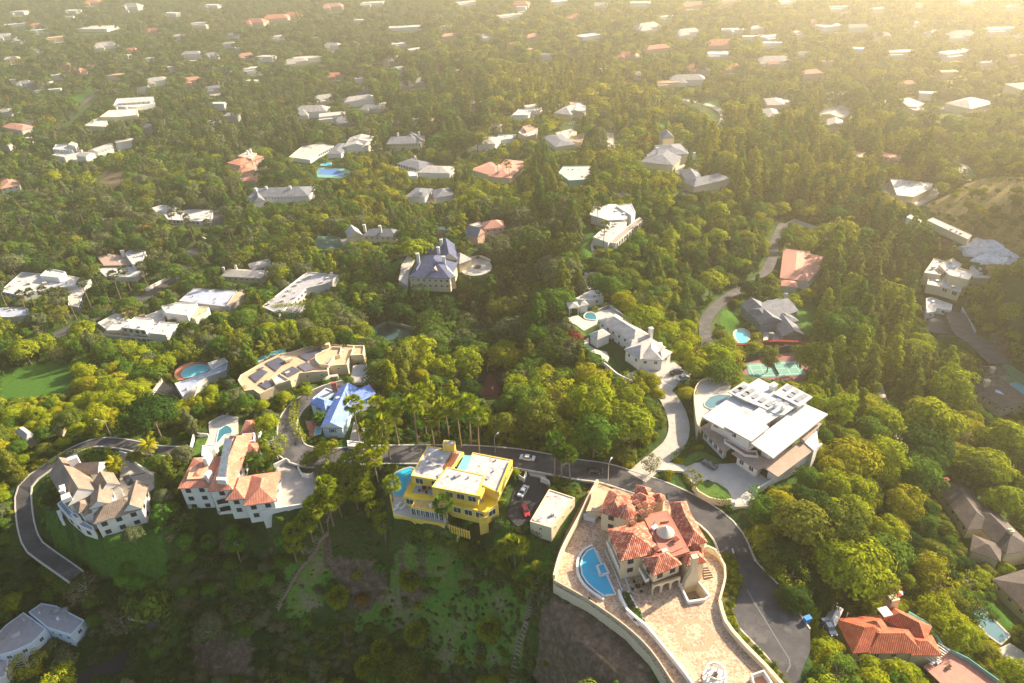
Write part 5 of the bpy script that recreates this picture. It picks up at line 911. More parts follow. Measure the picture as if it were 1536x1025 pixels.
H.flat([(45,545),(275,368),(440,385),(385,425),(270,452),(205,520),(130,585)], 6, M['groof'], .5); H.flat([(130,585),(185,522),(262,540),(235,582)], 5, M['groof'], .4)
for pt in ((290,395),(265,405),(350,425),(380,405),(215,440),(240,420),(185,465),(150,520),(170,490),(400,380)): H.box('roof_unit', pt, 5.6, 1.8, 1.2, .9, 'wroof', rnd.random())
H.windows(3.2, 'dark', 20)
H = House('unfinished_house', 'large multi-level white house under construction with scaffolding below its roofs', T1, (700, 700), -46, 'white', short='house under construction', zb=-2, win='big')
H.flat([(825,545),(905,525),(1010,530),(960,592),(850,578)], 8, 'wroof', .3); H.flat([(960,590),(1010,545),(1070,550),(1060,575),(1000,610)], 5.5, 'troof', .3); H.flat([(545,668),(600,612),(665,620),(620,668)], 4, 'wroof', .3); H.flat([(622,652),(690,600),(785,612),(745,668)], 6, 'wroof', .3); H.flat([(765,682),(820,625),(915,632),(850,692)], 6, 'wroof', .3); H.flat([(500,630),(590,582),(660,590),(540,660)], 3, 'concrete2', .3); H.flat([(700,610),(830,560),(850,640),(760,660)], 3.6, 'concrete2', .3); H.flat([(520,690),(545,672),(850,700),(830,715),(640,700)], 2.0, 'wood', .1)
H.poly('scaffold', [(850,600),(950,640),(955,600),(860,580)], -2, 3, 'blueroof_flat')
for k in range(14): p_ = H.p(530 + k * 26, 690 + (k % 3) * 6, 2); b = MB(); b.tube([p_ - (0, 0, 4), p_ + (0, 0, 2.4)], .12, 4); b.build('scaffold_post', 'wood', H.root)
for pt in ((640,590),(665,580),(690,585),(730,600),(880,660)): H.box('material_pile', pt, 3.6, 3, 2, 1.2, M['wood'] if pt[0] % 4 else 'troof', rnd.random())
H.windows(3, 'big', 20)
H = House('annex_building', 'wide low building with grey blue flat roof behind the construction site', T1, (1040, 560), -47, 'grey', 'building', short='grey flat annex'); H.flat([(915,518),(990,452),(1215,466),(1165,548)], 4, 'blueroof_flat', .3); H.flat([(1160,540),(1200,480),(1270,450),(1235,500),(1180,550)], 4.6, 'troof', .3)
H = House('flat_villa', 'sprawling white flat roofed villa left of the tall palms', T1, (100, 490), -52, 'white', short='sprawling white villa', win='big'); H.flat([(0,468),(110,370),(330,385),(465,408),(405,440),(250,452),(120,492)], 5, 'wroof', .5); H.flat([(205,388),(245,350),(335,368),(300,398)], 8, 'wroof', .6); H.flat([(350,470),(440,440),(400,550),(350,540)], 4, 'concrete2', .3); H.windows(3.4, 'big', 14)
for pt in ((150,430),(230,430),(60,440),(300,410)): H.box('roof_unit', pt, 4.8, 2.4, 1.8, 1, 'concrete2', rnd.random())
H = House('shed_house', 'low building with pale grey roofs at the left edge by the palms', T1, (60, 590), -54, 'white', short='low grey roofed house at the left edge'); H.flat([(-60,600),(-20,555),(60,548),(160,556),(150,590),(60,600)], 4, 'blueroof_flat', .2)
H = House('brown_roof_house', 'white house with brown gravel roof among palms', T1, (600, 350), -53, 'white', short='brown gravel roofed house', win='big'); H.flat([(495,288),(560,275),(685,292),(670,335),(530,338)], 5, 'broof', .2, wm='brown'); H.flat([(640,275),(670,250),(745,260),(725,330),(680,330)], 7.5, 'wroof', .4); H.flat([(500,352),(620,340),(745,348),(690,396),(540,392)], 4, 'wroof', .3); H.chim((630,275), 7, 2, 1.5, 2, 'white'); H.windows(3.2, 'big', 12)
H = House('hip_roof_house', 'long pale house with brown hipped roof by the bright green trees', T1, (1250, 410), -50, 'cream', short='long brown hipped house'); H.hip((1128,392), (1340,402), (1160,352), 4, 2, LS); H.hip((1290,360), (1400,330), (1340,310), 4, 2, LS); H.chim((1148,362), 5, 1.4, 1, 2, 'white'); H.chim((1210,352), 5, 1.4, 1, 2, 'white'); H.windows(3.4, 'std', 10)
H = House('terraced_flat_house', 'white flat roofed house above the curved drive with white walls', T1, (960, 110), -57, 'white', short='white flat house above the curved drive', win='big'); H.flat([(830,62),(1000,48),(1090,52),(1080,112),(860,100)], 4, 'wroof', .4); H.flat([(780,40),(830,25),(900,30),(880,60),(800,62)], 5, 'wroof', .4); H.windows(3, 'big', 8)
wall(T1, [(825,165),(900,180),(1000,185),(1070,215)], 0, .8, 1.6, 'white', 'white wall along the curved drive', ground=True); wall(T1, [(750,470),(885,400)], 0, .6, 2.2, 'white', 'pale wall along the left road', ground=True, smooth=False)
H = House('pool_house', 'angular white roofed house wrapped around the round brick pool terrace', T1, (1000, 990), -15, 'white', short='angular white pool house', zb=-2); H.flat([(895,940),(1065,885),(1150,812),(1170,830),(1160,872),(1060,908),(985,968),(935,1005)], 3.4, 'blueroof_flat', .15); H.flat([(1065,835),(1150,808),(1170,830),(1090,868)], 3.9, 'wroof', .15)
structure_slab('pool_terrace', T1, [(893,905),(905,868),(950,840),(1010,830),(1070,838),(1085,862),(1050,890),(960,915),(920,925)], -14.6, 'redflat', 'round red brick terrace around the turquoise pool', 2, smooth=True); pool(T1, [(930,900),(945,868),(990,848),(1050,845),(1072,862),(1055,885),(960,912)], -14.5, 'pool_turq', 'turquoise kidney pool on the round brick terrace', 'concrete2', .4)
structure_slab('driveway', T1, [(770,1005),(830,930),(897,942),(935,1007),(850,1045)], -15.2, 'darkasphalt', 'dark asphalt court left of the angular pool house', 2)
wall(T1, [(780,1000),(832,928)], -14.8, .4, 1.2, 'concrete2', 'pale wall beside the dark asphalt court', smooth=False)
# right side
H = House('ranch_house', 'ranch house with broad faded pink roofs in the canyon', T4, (200, 440), -42, 'white', short='pink roofed ranch house'); H.hip((115,400), (262,418), (250,262), 5, 2.4, 'plainpink'); H.hip((262,418), (372,300), (290,255), 5, 2.2, 'plainpink'); H.hip((120,440), (205,450), (170,412), 4, 1.4, 'plainpink'); H.chim((262,292), 6, 1.6, 1.2, 1.4, 'pink'); H.windows(3.4, 'std', 12)
H = House('gabled_cottage', 'grey cottage with dark many-gabled roof beside the tennis court', T4, (90, 700), -37, 'bluegrey', short='dark gabled grey cottage')
DS = 'darkshingle'; MS = 'slate'
H.hip((-50,560), (60,625), (90,500), 5.5, 3.4, MS, 'gable'); H.hip((20,640), (130,620), (130,500), 5.5, 3.2, MS, 'gable'); H.hip((130,700), (242,692), (180,610), 3.6, 3.0, MS, 'gable'); H.hip((60,600), (150,560), (110,490), 6.2, 2.4, MS, 'gable'); H.hip((130,640), (215,620), (180,560), 4.6, 2.2, MS); H.chim((145,500), 7, 1.4, 1, 2, 'grey'); H.chim((70,700), 5, 1.6, 1.2, 1.6, 'grey'); H.windows(2.8, 'std', 14); structure_slab('patio', T4, [(30,665),(110,690),(150,715),(130,740),(30,740)], -36.6, 'concrete2', 'pale patio in front of the grey cottage', 2)
pool(T3, [(1165,690),(1180,668),(1215,662),(1240,680),(1245,715),(1225,740),(1190,738)], -36, 'pool_turq', 'turquoise round pool beside the small canyon lawn', 'concrete2', 1.2)
structure_slab('tennis_court', (0, 0, 1), [(1112,546),(1180,529),(1222,531),(1226,540),(1206,572),(1122,574),(1108,560)], -35.8, 'courtred', 'red surround of the green tennis court', 1.5); structure_slab('court_surface', (0, 0, 1), [(1118,546),(1196,541),(1209,562),(1126,568)], -35.72, 'court', 'green playing surface of the canyon tennis court', .05)
for a_, b_ in (((1124,548),(1132,566)), ((1191,544),(1202,561)), ((1121,549),(1194,543.5)), ((1131,565),(1205,560)), ((1158,546),(1168,563)), ((1140,547),(1147,564)), ((1177,545),(1186,562)), ((1127,556),(1196,551))): b = MB(); b.ribbon([tuple(P(*a_, -35.7)), tuple(P(*b_, -35.7))], .16, 0, .012); tag(b.build('court_line', 'paint'), 'white line painted on the tennis court', 'court marking', kind='structure')
wall((0, 0, 1), [(1110,544),(1140,536),(1180,527),(1222,529)], -35.8, .3, 3.2, mat('windscreen', (.03,.05,.09), .9, .1, 1), 'dark blue windscreen fence behind the tennis court', smooth=False, name='court_fence', cat='fence'); wall((0, 0, 1), [(1086,520),(1120,521),(1160,516),(1222,519)], -35, 1.6, 1.8, LM['pinkish red'], 'row of red flowering bushes above the tennis court', name='flower_hedge', cat='hedge')
b = MB(); nt0, nt1 = P(1158, 546, -35.7), P(1168, 563, -35.7); b.ribbon([tuple(nt0), tuple(nt1)], .06, 0, .95); tag(b.build('tennis_net', 'linkfence', org=nt0), 'dark net across the green tennis court', 'net')
H = House('stepped_white_house', 'white stepped flat roofed house under the tarp covered slope', T4, (980, 460), -36, 'cream', short='white stepped hillside house', win='big')
for pts_, zz in (([(855,372),(905,300),(960,310),(940,385)], 6), ([(930,330),(1000,300),(1050,330),(990,390)], 7.5), ([(985,385),(1030,345),(1110,370),(1085,410)], 9), ([(870,432),(880,385),(960,400),(940,445)], 4), ([(940,440),(960,398),(1060,430),(1040,472)], 4.5), ([(1090,345),(1120,325),(1205,370),(1190,400),(1110,400)], 5)): H.flat(pts_, zz, 'wroof', .5)
for pt in ((900,350),(985,335),(1050,380),(920,420),(1000,450),(1140,360)): H.box('roof_unit', pt, 6, 1.8, 1.4, 1, 'concrete2', rnd.random())
H.windows(3, 'big', 14)
H = House('low_flat_house', 'low white flat roofed house beside the asphalt motor court', T4, (950, 590), -40, 'white', short='low white house by the asphalt court'); H.flat([(865,505),(890,498),(1000,535),(995,565),(920,552),(915,570),(868,580)], 4, 'wroof', .3); H.windows(3, 'std', 6)
structure_slab('motor_court', T4, [(870,590),(960,575),(1040,570),(1112,690),(1080,700),(980,690),(900,680),(850,650)], -39.4, 'asphalt', 'grey asphalt motor court on the right', 2); wall(T4, [(1045,568),(1062,600),(1112,690)], -39.4, .5, 2.0, 'white', 'white wall beside the grey motor court', smooth=False)
tb_ = q(T4, [(1020,240),(1130,190),(1240,212),(1345,290),(1340,318),(1200,338),(1100,312)]); wp = [P(x, y, z_) for (x, y), z_ in zip(tb_, (-31, -28, -25, -22, -23, -28, -31))]; m_ = MB(); cc = np.mean(wp, 0); A_ = np.c_[np.array(wp)[:, :2], np.ones(7)]; pc_ = np.linalg.lstsq(A_, np.array(wp)[:, 2], rcond=None)[0]; k2_ = inpoly(GX, GY, inset([tuple(p[:2]) for p in wp], -5)); GZ[k2_] = (GX * pc_[0] + GY * pc_[1] + pc_[2] - .7)[k2_]; NR = 9; vs = [tuple(cc + (0, 0, 1.5))]; 
wq = [wp[i_] + (wp[(i_ + 1) % 7] - wp[i_]) * t_ + np.array((rnd.uniform(-1.5, 1.5), rnd.uniform(-1.5, 1.5), 0)) for i_ in range(7) for t_ in (0, .2, .4, .6, .8)]; k_ = len(wq)
for r_ in range(1, NR + 1):
    for p_ in wq: v_ = cc + (p_ - cc) * r_ / NR; v_[2] += (.6 if r_ < NR else -.6) + rnd.uniform(-.3, .3) + .5 * math.sin(v_[0] * .5) * math.cos(v_[1] * .4); vs.append(tuple(v_))
fs = [(0, 1 + i, 1 + (i + 1) % k_) for i in range(k_)] + [(1 + (r_ - 1) * k_ + i, 1 + r_ * k_ + i, 1 + r_ * k_ + (i + 1) % k_, 1 + (r_ - 1) * k_ + (i + 1) % k_) for r_ in range(1, NR) for i in range(k_)]; m_.add(vs, fs); tag(m_.build('plastic_tarp', 'tarp', org=cc), 'huge crumpled white plastic sheet spread over the bare right slope', 'tarp'); FOOT.append([tuple(p[:2]) for p in wp]); CLEAR.append((tb_, cc[1] + 10))
H = House('site_shed', 'long low grey shed on the bare right hillside', T4, (990, 190), -24, 'tan', 'shed', short='long grey hillside shed'); H.flat([(870,105),(900,90),(1100,180),(1080,202)], 3, M['groof'], .1); H = House('site_trailer', 'small white site trailer at the upper end of the bare lot', T4, (800, 115), -30, 'white', 'trailer', short='white site trailer'); H.flat([(765,88),(785,75),(842,105),(838,118)], 3, 'concrete2', .1)
H = House('courtyard_house', 'dark shingled house around a turquoise pool at the right edge', T4, (1150, 960), -42, 'cream', short='dark shingled house with turquoise pool'); H.hip((1075,938), (1250,1070), (1150,845), 4, 2, DS); H.hip((1100,850), (1145,900), (1235,835), 4, 1.8, DS); H.chim((1170,950), 5.5, 2, 1.4, 2.4, 'cream'); H.chim((1200,880), 5, 1.8, 1.4, 2, 'cream'); H.box('skylight', (1240,990), 5.2, 3, 2, .4, 'blueroof_flat', -.7); H.windows(3, 'std', 8)
structure_slab('patio', T4, [(1235,850),(1290,840),(1367,890),(1420,960),(1420,1040),(1330,1010),(1240,900)], -41.6, mat('green_artificial_turf', (.16,.34,.16), .9, .1, .5), 'bright green patio surface beside the right edge pool', 1); pool(T4, [(1295,945),(1330,935),(1420,990),(1420,1040),(1350,1030)], -41.4, 'pool_turq', 'turquoise pool cut by the right edge of the view', 'concrete2', .6, False)
H = House('long_brown_house', 'long low house with dark brown shingle roofs in the trees on the right', Z4, (830, 560), -36, 'cream', short='long brown roofed house', zb=-3); H.hip((640,300), (760,470), (730,270), 4.2, 2.2, DS); H.hip((745,400), (900,560), (985,520), 4.2, 2.4, DS); H.hip((770,545), (880,585), (900,530), 4.0, 1.6, DS); H.chim((912,485), 6, 1.2, 1.2, 1.6, 'cream'); H.chim((680,300), 6, 1.2, 1.2, 1.6, 'brick'); H.windows(3, 'std', 10)
H = House('dark_roof_house', 'house with dark grey hipped roof cut by the lower right edge', Z4, (900, 740), -38, 'cream', short='dark grey roofed house at the lower right'); H.hip((848,648), (985,780), (990,570), 4.2, 2.6, DS); H.windows(3, 'std', 8)
pool(Z4, [(745,712),(790,730),(915,855),(880,885),(830,850),(760,760)], -36, 'pool_steel', 'long grey reflecting pool beside the dark grey roofed house', 'concrete', .7, False); structure_slab('patio', Z4, [(850,910),(915,880),(960,910),(1000,960),(960,980),(900,940)], -36.2, 'concrete2', 'pale patio at the end of the reflecting pool', 1.2)
# orange roofed house lower right
H = House('red_roof_villa', 'house with bright orange red ribbed tile roofs and red tiled deck at the bottom right', Z4, (420, 900), -14, 'cream', short='orange red roofed villa', zb=-3)
OT = 'orangetile'
H.hip((280,792), (345,918), (455,792), 5, 2.6, OT); H.hip((455,795), (480,742), (620,850), 5.4, 2.0, OT); H.hip((400,918), (605,918), (440,820), 4.8, 2.6, OT); H.hip((520,850), (632,850), (600,925), 4.6, 1.6, OT)
H.box('tower', (462,790), 0, 2.2, 2.2, 8.5, 'cream', .2); H.box('tower_cap', (462,768), 8.5, 2.5, 2.5, .25, 'white', .2)
H.poly('deck', [(600,965),(680,905),(760,940),(880,1030),(860,1080),(700,1060)], 1.4, 1.8, 'terr_tiles', True); CLEAR.append((q(Z4, [(600,965),(680,905),(760,940),(880,1030),(700,1050)]), H.depth + 2)); H.rail('glass_rail', [(545,775),(620,820),(670,900),(760,945),(870,1025)], 1.8, .15, 1.1, 'tealglass')
m_ = MB(); pa0, pa1 = H.p(598,925,3.4), H.p(640,955,3.4); pb0 = H.p(655,880,3.4)
for k in range(9): s_ = pa0 + (pb0 - pa0) * k / 8; m_.ribbon([tuple(s_), tuple(s_ + (pa1 - pa0))], .22, 0, .18)
m_.build('pergola', 'white', H.root); H.windows(3, 'std', 10)
for k, pt in enumerate(((632,955),(655,950),(690,970))):
    ch = thing('deck_lounger', ['white lounger by the pergola on the red tiled deck', 'second white lounger between pergola and railing', 'dark low table in the middle of the red tiled deck'][k], ['lounger', 'lounger', 'table'][k], H.p(*pt, 1.85)); c_ = np.array(ch.location); b = MB(); b.box(c_ + (0, 0, .3), 1.8, .7, .12, .5); b.build('seat', 'white' if k < 2 else 'dark', ch); b = MB(); [b.box(c_ + (dx, dy, 0), .1, .1, .3) for dx in (-.6, .6) for dy in (-.2, .2)]; b.build('leg', 'frame', ch)
H = House('canopy_tent', 'white peaked canopy beside the orange red roofed villa', Z4, (285, 830), -10, 'white', 'canopy', short='white canopy'); H.hip((240,800), (282,822), (335,768), 2.8, 1.0, 'wroof', wm='none')
for pt in ((246,800),(280,818),(328,770),(290,735)): c_ = H.p(*pt, 2.7); b = MB(); b.box((c_[0], c_[1], H.z0 - .5), .15, .15, 3.1); b.build('post', 'frame', H.root)
# lower left grey house
H = House('grey_roof_house', 'pale grey flat roofed house in the shade at the lower left corner', Z1, (180, 880), -33, 'blue_wall', short='grey roofed house at the lower left', zb=-1.5)
H.flat([(0,925),(-60,900),(20,815),(85,768),(168,828),(115,880),(50,910)], 3.6, M['groof'], .1); H.flat([(102,768),(150,735),(205,745),(307,798),(255,852),(170,825)], 4.0, M['groof'], .1); H.box('roof_unit', (238,765), 4.0, 1.6, 1.4, 1.1, 'metal', .4); H.box('skylight', (58,852), 3.6, 2.2, 1.6, .2, 'wroof', .6); H.box('roof_unit', (210,762), 4.0, 1.8, 1.2, .4, 'wroof', .5); H.windows(2.6, 'std', 10)
H = House('corner_building', 'grey roofed wing cut by the lower left corner', Z1, (10, 960), -36, 'white', 'building', short='corner wing'); H.flat([(-80,960),(-20,905),(30,940),(20,1000),(-60,1030)], 4, M['groof'], .1)
H = House('roadside_hut', 'small tan hut left of the road bend', Z1, (85, 140), -9, 'cream', 'hut', short='tan roadside hut'); H.hip((50,115), (95,150), (115,120), 3.4, 1.4, LS); H.hip((185,105), (215,112), (225,88), 3.4, 1.2, LS); wall(Z1, [(125,140),(190,112)], -6, .6, 1.6, 'tealglass', 'pale glass wall linking the two small huts', smooth=False)
H = House('dark_red_roof_house', 'house with dark red roof hidden in trees beside the dark lane', T2, (1210, 960), -24, 'tan', short='dark red roofed house'); H.hip((1155,1000), (1250,1010), (1260,900), 4, 2.2, mat('dark_red_roof', (.14,.04,.035), .85, .2, 1)); H.windows(3, 'std', 4)
# ridge estate top centre
H = House('ridge_estate', 'white flat roofed estate stretched along the ridge beside the lit lawn', T3, (560, 200), -12, 'white', short='white ridge estate', win='tall')
H.flat([(425,75),(448,22),(560,22),(640,60),(610,100),(520,105)], 4.5, 'wroof', ov=.8); H.flat([(445,190),(545,100),(615,112),(590,150),(520,218)], 3.8, 'concrete2', .3); H.flat([(560,30),(640,20),(660,60),(640,80)], 5.5, 'wroof', .3); H.flat([(520,215),(600,150),(680,90),(700,100),(560,222)], 3.0, 'broof', .3)
for k in range(8): c_ = H.p(442 + k * 11, 95 + k * 3.5, 0); b = MB(); b.box(c_ - (0, 0, .5), .35, .35, 4.6); b.build('column', 'white', H.root)
for pt in ((520,150),(560,125),(490,180),(600,75),(560,60)): H.box('roof_unit', pt, 4.4, 1.8, 1.4, .8, 'wroof', rnd.random())
H.windows(3, 'tall', 10); structure_slab('path', T3, [(440,205),(452,215),(442,245),(462,275),(450,290),(436,262),(430,235)], -12.5, 'concrete2', 'curving pale path along the lit ridge lawn', 1.5); pool(T3, [(560,5),(620,8),(700,25),(690,32),(600,20)], -19, 'pool_turq', 'narrow blue pool behind the white ridge estate', 'concrete2', .5, False)
def yard(H, m='concrete2', ext=5):
    for i, bl in enumerate(H.blocks[:2]):
        pl = inset(bl, -ext * rnd.uniform(.6, 1.2)); FOOT.append(pl); z = H.z0 + .12 + .07 * i; clampdown(pl, z); u, v, _ = proj(np.array([(*p, z) for p in pl])); b = MB(); b.prism(pl, z - 4, z); tag(b.build('terrace', m), 'terrace and yard laid round the ' + H.short, 'yard', kind='structure')
def mid(name, label, short, zm, at, wall_, parts, ch=(), win=('std', 8, 3.4), cat='house'):
    H = House(name, label, zm, at, None, wall_, cat, short=short, zb=-3)
    for p_ in parts:
        if p_[0] == 'f': H.flat(p_[1], p_[2], p_[3], .35)
        else: H.hip(p_[1], p_[2], p_[3], p_[4], p_[5], p_[6], 'gable' if p_[0] == 'g' else 'hip')
    for c in ch: H.chim(c[:2], c[2] if len(c) > 2 else 6.5, 1.6, 1.3, 2.2, 'white')
    H.windows(win[2], win[0], win[1]); yard(H, rnd.choice(['concrete2', 'concrete', 'lawn', 'lawn', 'redflat' if name[0] == 'p' else 'concrete'])); return H
mid('slate_mansion', 'great grey slate mansion with turret and many gables in golden haze', 'hazy grey slate mansion', T7, (860, 870), 'cream', [('h', (688,830), (855,850), (760,750), 6, 3, 'slate'), ('h', (800,800), (940,790), (830,740), 7, 3, 'slate'), ('h', (900,930), (960,960), (960,830), 6, 3, 'slate'), ('h', (930,945), (1025,940), (960,870), 5.5, 3, 'slate'), ('h', (800,712), (862,708), (830,680), 9, 4, 'slate')], [(960,800,9), (770,775,10)], ('std', 16, 3))
mid('pentagon_house', 'pale many-sided flat roofed building with teal trim on the ridge', 'pale many-sided ridge building', T7, (350, 910), 'tealglass', [('f', [(265,885),(290,852),(432,850),(438,885),(400,920),(320,925)], 7, 'concrete2')])
mid('twin_roof_house', 'grey and tan low house beside the parked car on the hilltop', 'low hilltop house', T7, (240, 745), 'cream', [('h', (182,700), (250,755), (300,700), 4, 2, 'slate'), ('f', [(250,680),(330,660),(360,675),(290,720)], 4.5, 'concrete2'), ('f', [(340,700),(400,680),(380,730),(320,725)], 4, 'troof')])
mid('pink_terrace_house', 'small pinkish terraced house left of the round headed tree', 'small pinkish terraced house', T7, (110, 710), 'pink', [('f', [(60,680),(90,645),(160,655),(150,690),(100,700)], 5, 'concrete2'), ('f', [(80,650),(120,640),(140,655),(100,670)], 7, 'plainpink')])
mid('peaked_house', 'pale house with peaked grey roof between dark cypresses', 'peaked house between cypresses', T7, (310, 600), 'cream', [('h', (240,580), (330,590), (280,540), 5, 4, 'lightshingle'), ('g', (300,580), (400,580), (340,545), 5, 3, 'lightshingle')])
mid('white_hedged_house', 'white house with hedges at the left of the hazy hilltop', 'white hedged hilltop house', T7, (70, 610), 'white', [('f', [(35,590),(60,560),(130,565),(110,590)], 5, 'wroof'), ('f', [(100,560),(140,545),(180,550),(150,570)], 4, 'wroof')])
mid('hip_estate', 'tan pink hipped house fronted by palms left of the ridge', 'tan pink hipped house', T6, (1210, 920), 'cream', [('h', (1112,870), (1240,905), (1190,825), 5, 2.5, 'plainpink'), ('h', (1200,905), (1320,915), (1260,815), 5, 2.5, 'plainpink')], win=('big', 10, 3))
mid('grey_hip_house', 'long white house with pale grey roofs and two wings', 'long white two winged house', T6, (860, 900), 'white', [('h', (735,840), (850,870), (800,808), 5, 2.5, 'slate'), ('h', (845,885), (1005,890), (900,848), 4.5, 2.5, 'lightshingle'), ('f', [(790,880),(850,872),(840,900),(800,905)], 3.5, 'wroof')], [(830,815)], ('big', 12, 3))
mid('slate_hall', 'cream hall with long grey slate hip roof and chimneys', 'cream slate hall', T6, (780, 750), 'cream', [('h', (680,740), (860,735), (740,700), 7, 3.5, 'slate'), ('g', (830,735), (885,725), (860,685), 7, 3, 'slate')], [(742,695,9), (812,705,9), (850,690,9)], ('std', 14, 2.6))
mid('gable_white_house', 'white house with pale blue grey gables joined to a flat wing', 'white blue-gabled house', T6, (520, 765), 'white', [('g', (460,755), (590,750), (490,705), 6, 3, 'lightshingle'), ('g', (560,755), (620,730), (590,700), 6, 3.5, 'lightshingle'), ('h', (375,790), (450,790), (420,735), 4, 2, 'slate')], [(520,720)])
mid('long_flat_house', 'long low cream flat roofed house above the blue court', 'long low cream flat house', T6, (260, 820), 'white', [('f', [(183,805),(250,750),(345,735),(412,748),(330,790),(290,820)], 4, 'concrete2')], (), ('big', 10, 3))
structure_slab('sports_court', T6, [(320,895),(330,860),(470,865),(510,880),(480,915),(330,910)], float(G(*q(T6, [(400,885)])[0])[2]) + .3, 'court', 'green sports court surround', 2); structure_slab('court_surface', T6, [(328,893),(345,868),(440,872),(460,900)], float(G(*q(T6, [(400,885)])[0])[2]) + .36, 'courtblue', 'blue playing surface of the far court', .1); pool(T6, [(345,850),(350,832),(400,835),(400,850)], float(G(*q(T6, [(372,842)])[0])[2]) + .5, 'pool_blue', 'small blue rectangular pool above the blue court', 'concrete2', .8, False)
mid('blue_dormer_house', 'white house with long blue grey roof and round dormers', 'white round-dormered house', T6, (120, 1010), 'white', [('h', (-30,1015), (285,1005), (20,965), 6, 4, 'slate'), ('g', (0,1040), (60,1030), (20,985), 5, 4, 'slate')], [(12,980,9), (68,972,9), (190,970,9)], ('small', 14, 2.4))
mid('grey_ridge_house', 'grey roofed white house half behind a palm', 'grey roofed white house', T6, (900, 1020), 'white', [('h', (785,1010), (880,1015), (870,965), 5, 2.5, 'slate'), ('h', (935,1015), (1030,1000), (960,968), 5, 2.5, 'slate')])
mid('teal_gable_house', 'small white house with pale roof left of the narrow lane', 'small white lane house', T6, (1200, 750), 'white', [('h', (1160,735), (1240,740), (1190,700), 5, 2, 'lightshingle'), ('f', [(1240,720),(1260,690),(1350,690),(1330,710)], 4, 'wroof')])
mid('tudor_house', 'cream gabled house with tall chimney behind the green tennis court', 'cream gabled tudor house', T2, (560, 200), 'cream', [('g', (492,195), (560,180), (530,150), 6, 4, 'lightshingle'), ('h', (560,185), (735,190), (640,150), 5, 3, 'slate')], [(570,145,11), (650,150,9)])
mid('pink_chimney_house', 'pinkish house with steep roofs right of the red clay court', 'pinkish steep roofed house', T2, (1200, 190), 'pink', [('g', (1150,190), (1190,165), (1170,120), 6, 4, 'slate'), ('h', (1180,150), (1290,140), (1230,110), 6, 3, 'plainpink'), ('f', [(1100,130),(1160,110),(1180,130),(1120,150)], 4, 'concrete2')])
gz_ = float(G(*q(T2, [(370,200)])[0])[2]); structure_slab('tennis_court', T2, [(290,245),(330,185),(445,190),(480,240),(400,250)], gz_ + .5, 'court2', 'dark green tennis court among the middle trees', 3)
gz_ = float(G(*q(T2, [(940,160)])[0])[2]); structure_slab('clay_court', T2, [(868,178),(900,155),(985,160),(960,182)], gz_ + .5, 'courtred', 'red clay court in the trees above the chateau', 3); structure_slab('clay_court_edge', T2, [(905,150),(935,133),(1040,145),(1010,160)], gz_ + .8, 'pool_turq' if False else 'court', 'blue green court strip in the trees above the chateau', 3)
structure_slab('sunken_court', T2, [(590,690),(685,632),(820,668),(800,700),(700,720)], float(G(*q(T2, [(700,690)])[0])[2]) + .4, 'court3', 'dark blue green sunken court among the valley trees', 3); wall(T2, [(595,690),(685,630),(825,668)], float(G(*q(T2, [(700,690)])[0])[2]) + .4, .4, 1.6, 'grey', 'grey fence round the dark sunken court', smooth=False, name='court_fence', cat='fence')
mid('orange_villa', 'villa with stacked orange roofs and white chimneys on the left slope', 'stacked orange roofed villa', T5, (1230, 900), 'pink', [('h', (1162,835), (1230,850), (1290,790), 8, 2, 'salmon'), ('h', (1235,885), (1310,870), (1270,840), 5, 2, 'salmon'), ('f', [(1220,800),(1270,775),(1315,785),(1290,815)], 10, 'concrete2'), ('h', (1240,930), (1310,925), (1275,905), 3, 1, 'salmon')], [(1270,785,11), (1285,778,11)])
mid('white_palace', 'long white palace with terraced wings on the left plain', 'long white palace', T5, (690, 545), 'white', [('f', [(578,545),(600,505),(785,495),(792,530),(700,550)], 9, 'wroof'), ('f', [(600,530),(640,512),(760,505),(770,520)], 11, 'concrete2')], (), ('std', 20, 5))
mid('white_terrace_block', 'white terraced mansion stepping below the long palace', 'white terraced mansion', T5, (590, 620), 'cream', [('f', [(510,600),(560,565),(700,555),(705,590),(600,600)], 9, 'wroof'), ('f', [(430,645),(500,600),(550,610),(540,650)], 6, 'wroof')], [(600,560,9), (650,560,9)], ('std', 20, 5))
mid('battlement_house', 'white house with battlemented flat roofs at the far left', 'white battlemented house', T5, (340, 790), 'white', [('f', [(270,765),(285,740),(360,735),(395,745),(370,770)], 8, 'wroof'), ('f', [(265,795),(330,775),(420,765),(400,785),(330,805)], 5, 'wroof'), ('f', [(350,740),(370,725),(395,735),(385,750)], 11, 'cream')])
mid('long_white_roof', 'narrow house with long pale roof right of the battlemented house', 'narrow long pale roofed house', T5, (530, 780), 'white', [('g', (500,780), (600,745), (570,730), 5, 2, 'lightshingle'), ('g', (438,805), (490,785), (465,770), 5, 2, 'lightshingle')])
mid('pink_left_roof', 'low pinkish hipped house near the left edge of the plain', 'low pinkish hipped house', T5, (60, 660), 'white', [('h', (0,650), (110,670), (50,625), 5, 3, 'plainpink')]); mid('left_orange_house', 'orange roofed house close to the left edge above the palms', 'orange roofed left edge house', T5, (60, 970), 'white', [('h', (0,970), (100,950), (50,925), 5, 2.5, 'plainpink')])
mid('haze_long_house', 'long gabled house in golden haze beside the pale lawn', 'long hazy gabled house', T8, (380, 640), 'cream', [('g', (300,590), (440,610), (370,550), 5, 3, 'lightshingle'), ('g', (355,645), (440,650), (400,615), 5, 3, 'lightshingle')]); mid('haze_flat_house', 'white angular roofed house in haze right of the round shrubs', 'hazy angular white house', T8, (800, 560), 'cream', [('f', [(725,505),(780,500),(860,530),(820,550),(770,545)], 5, 'concrete2'), ('f', [(770,550),(820,545),(865,570),(800,565)], 4, 'wroof')])
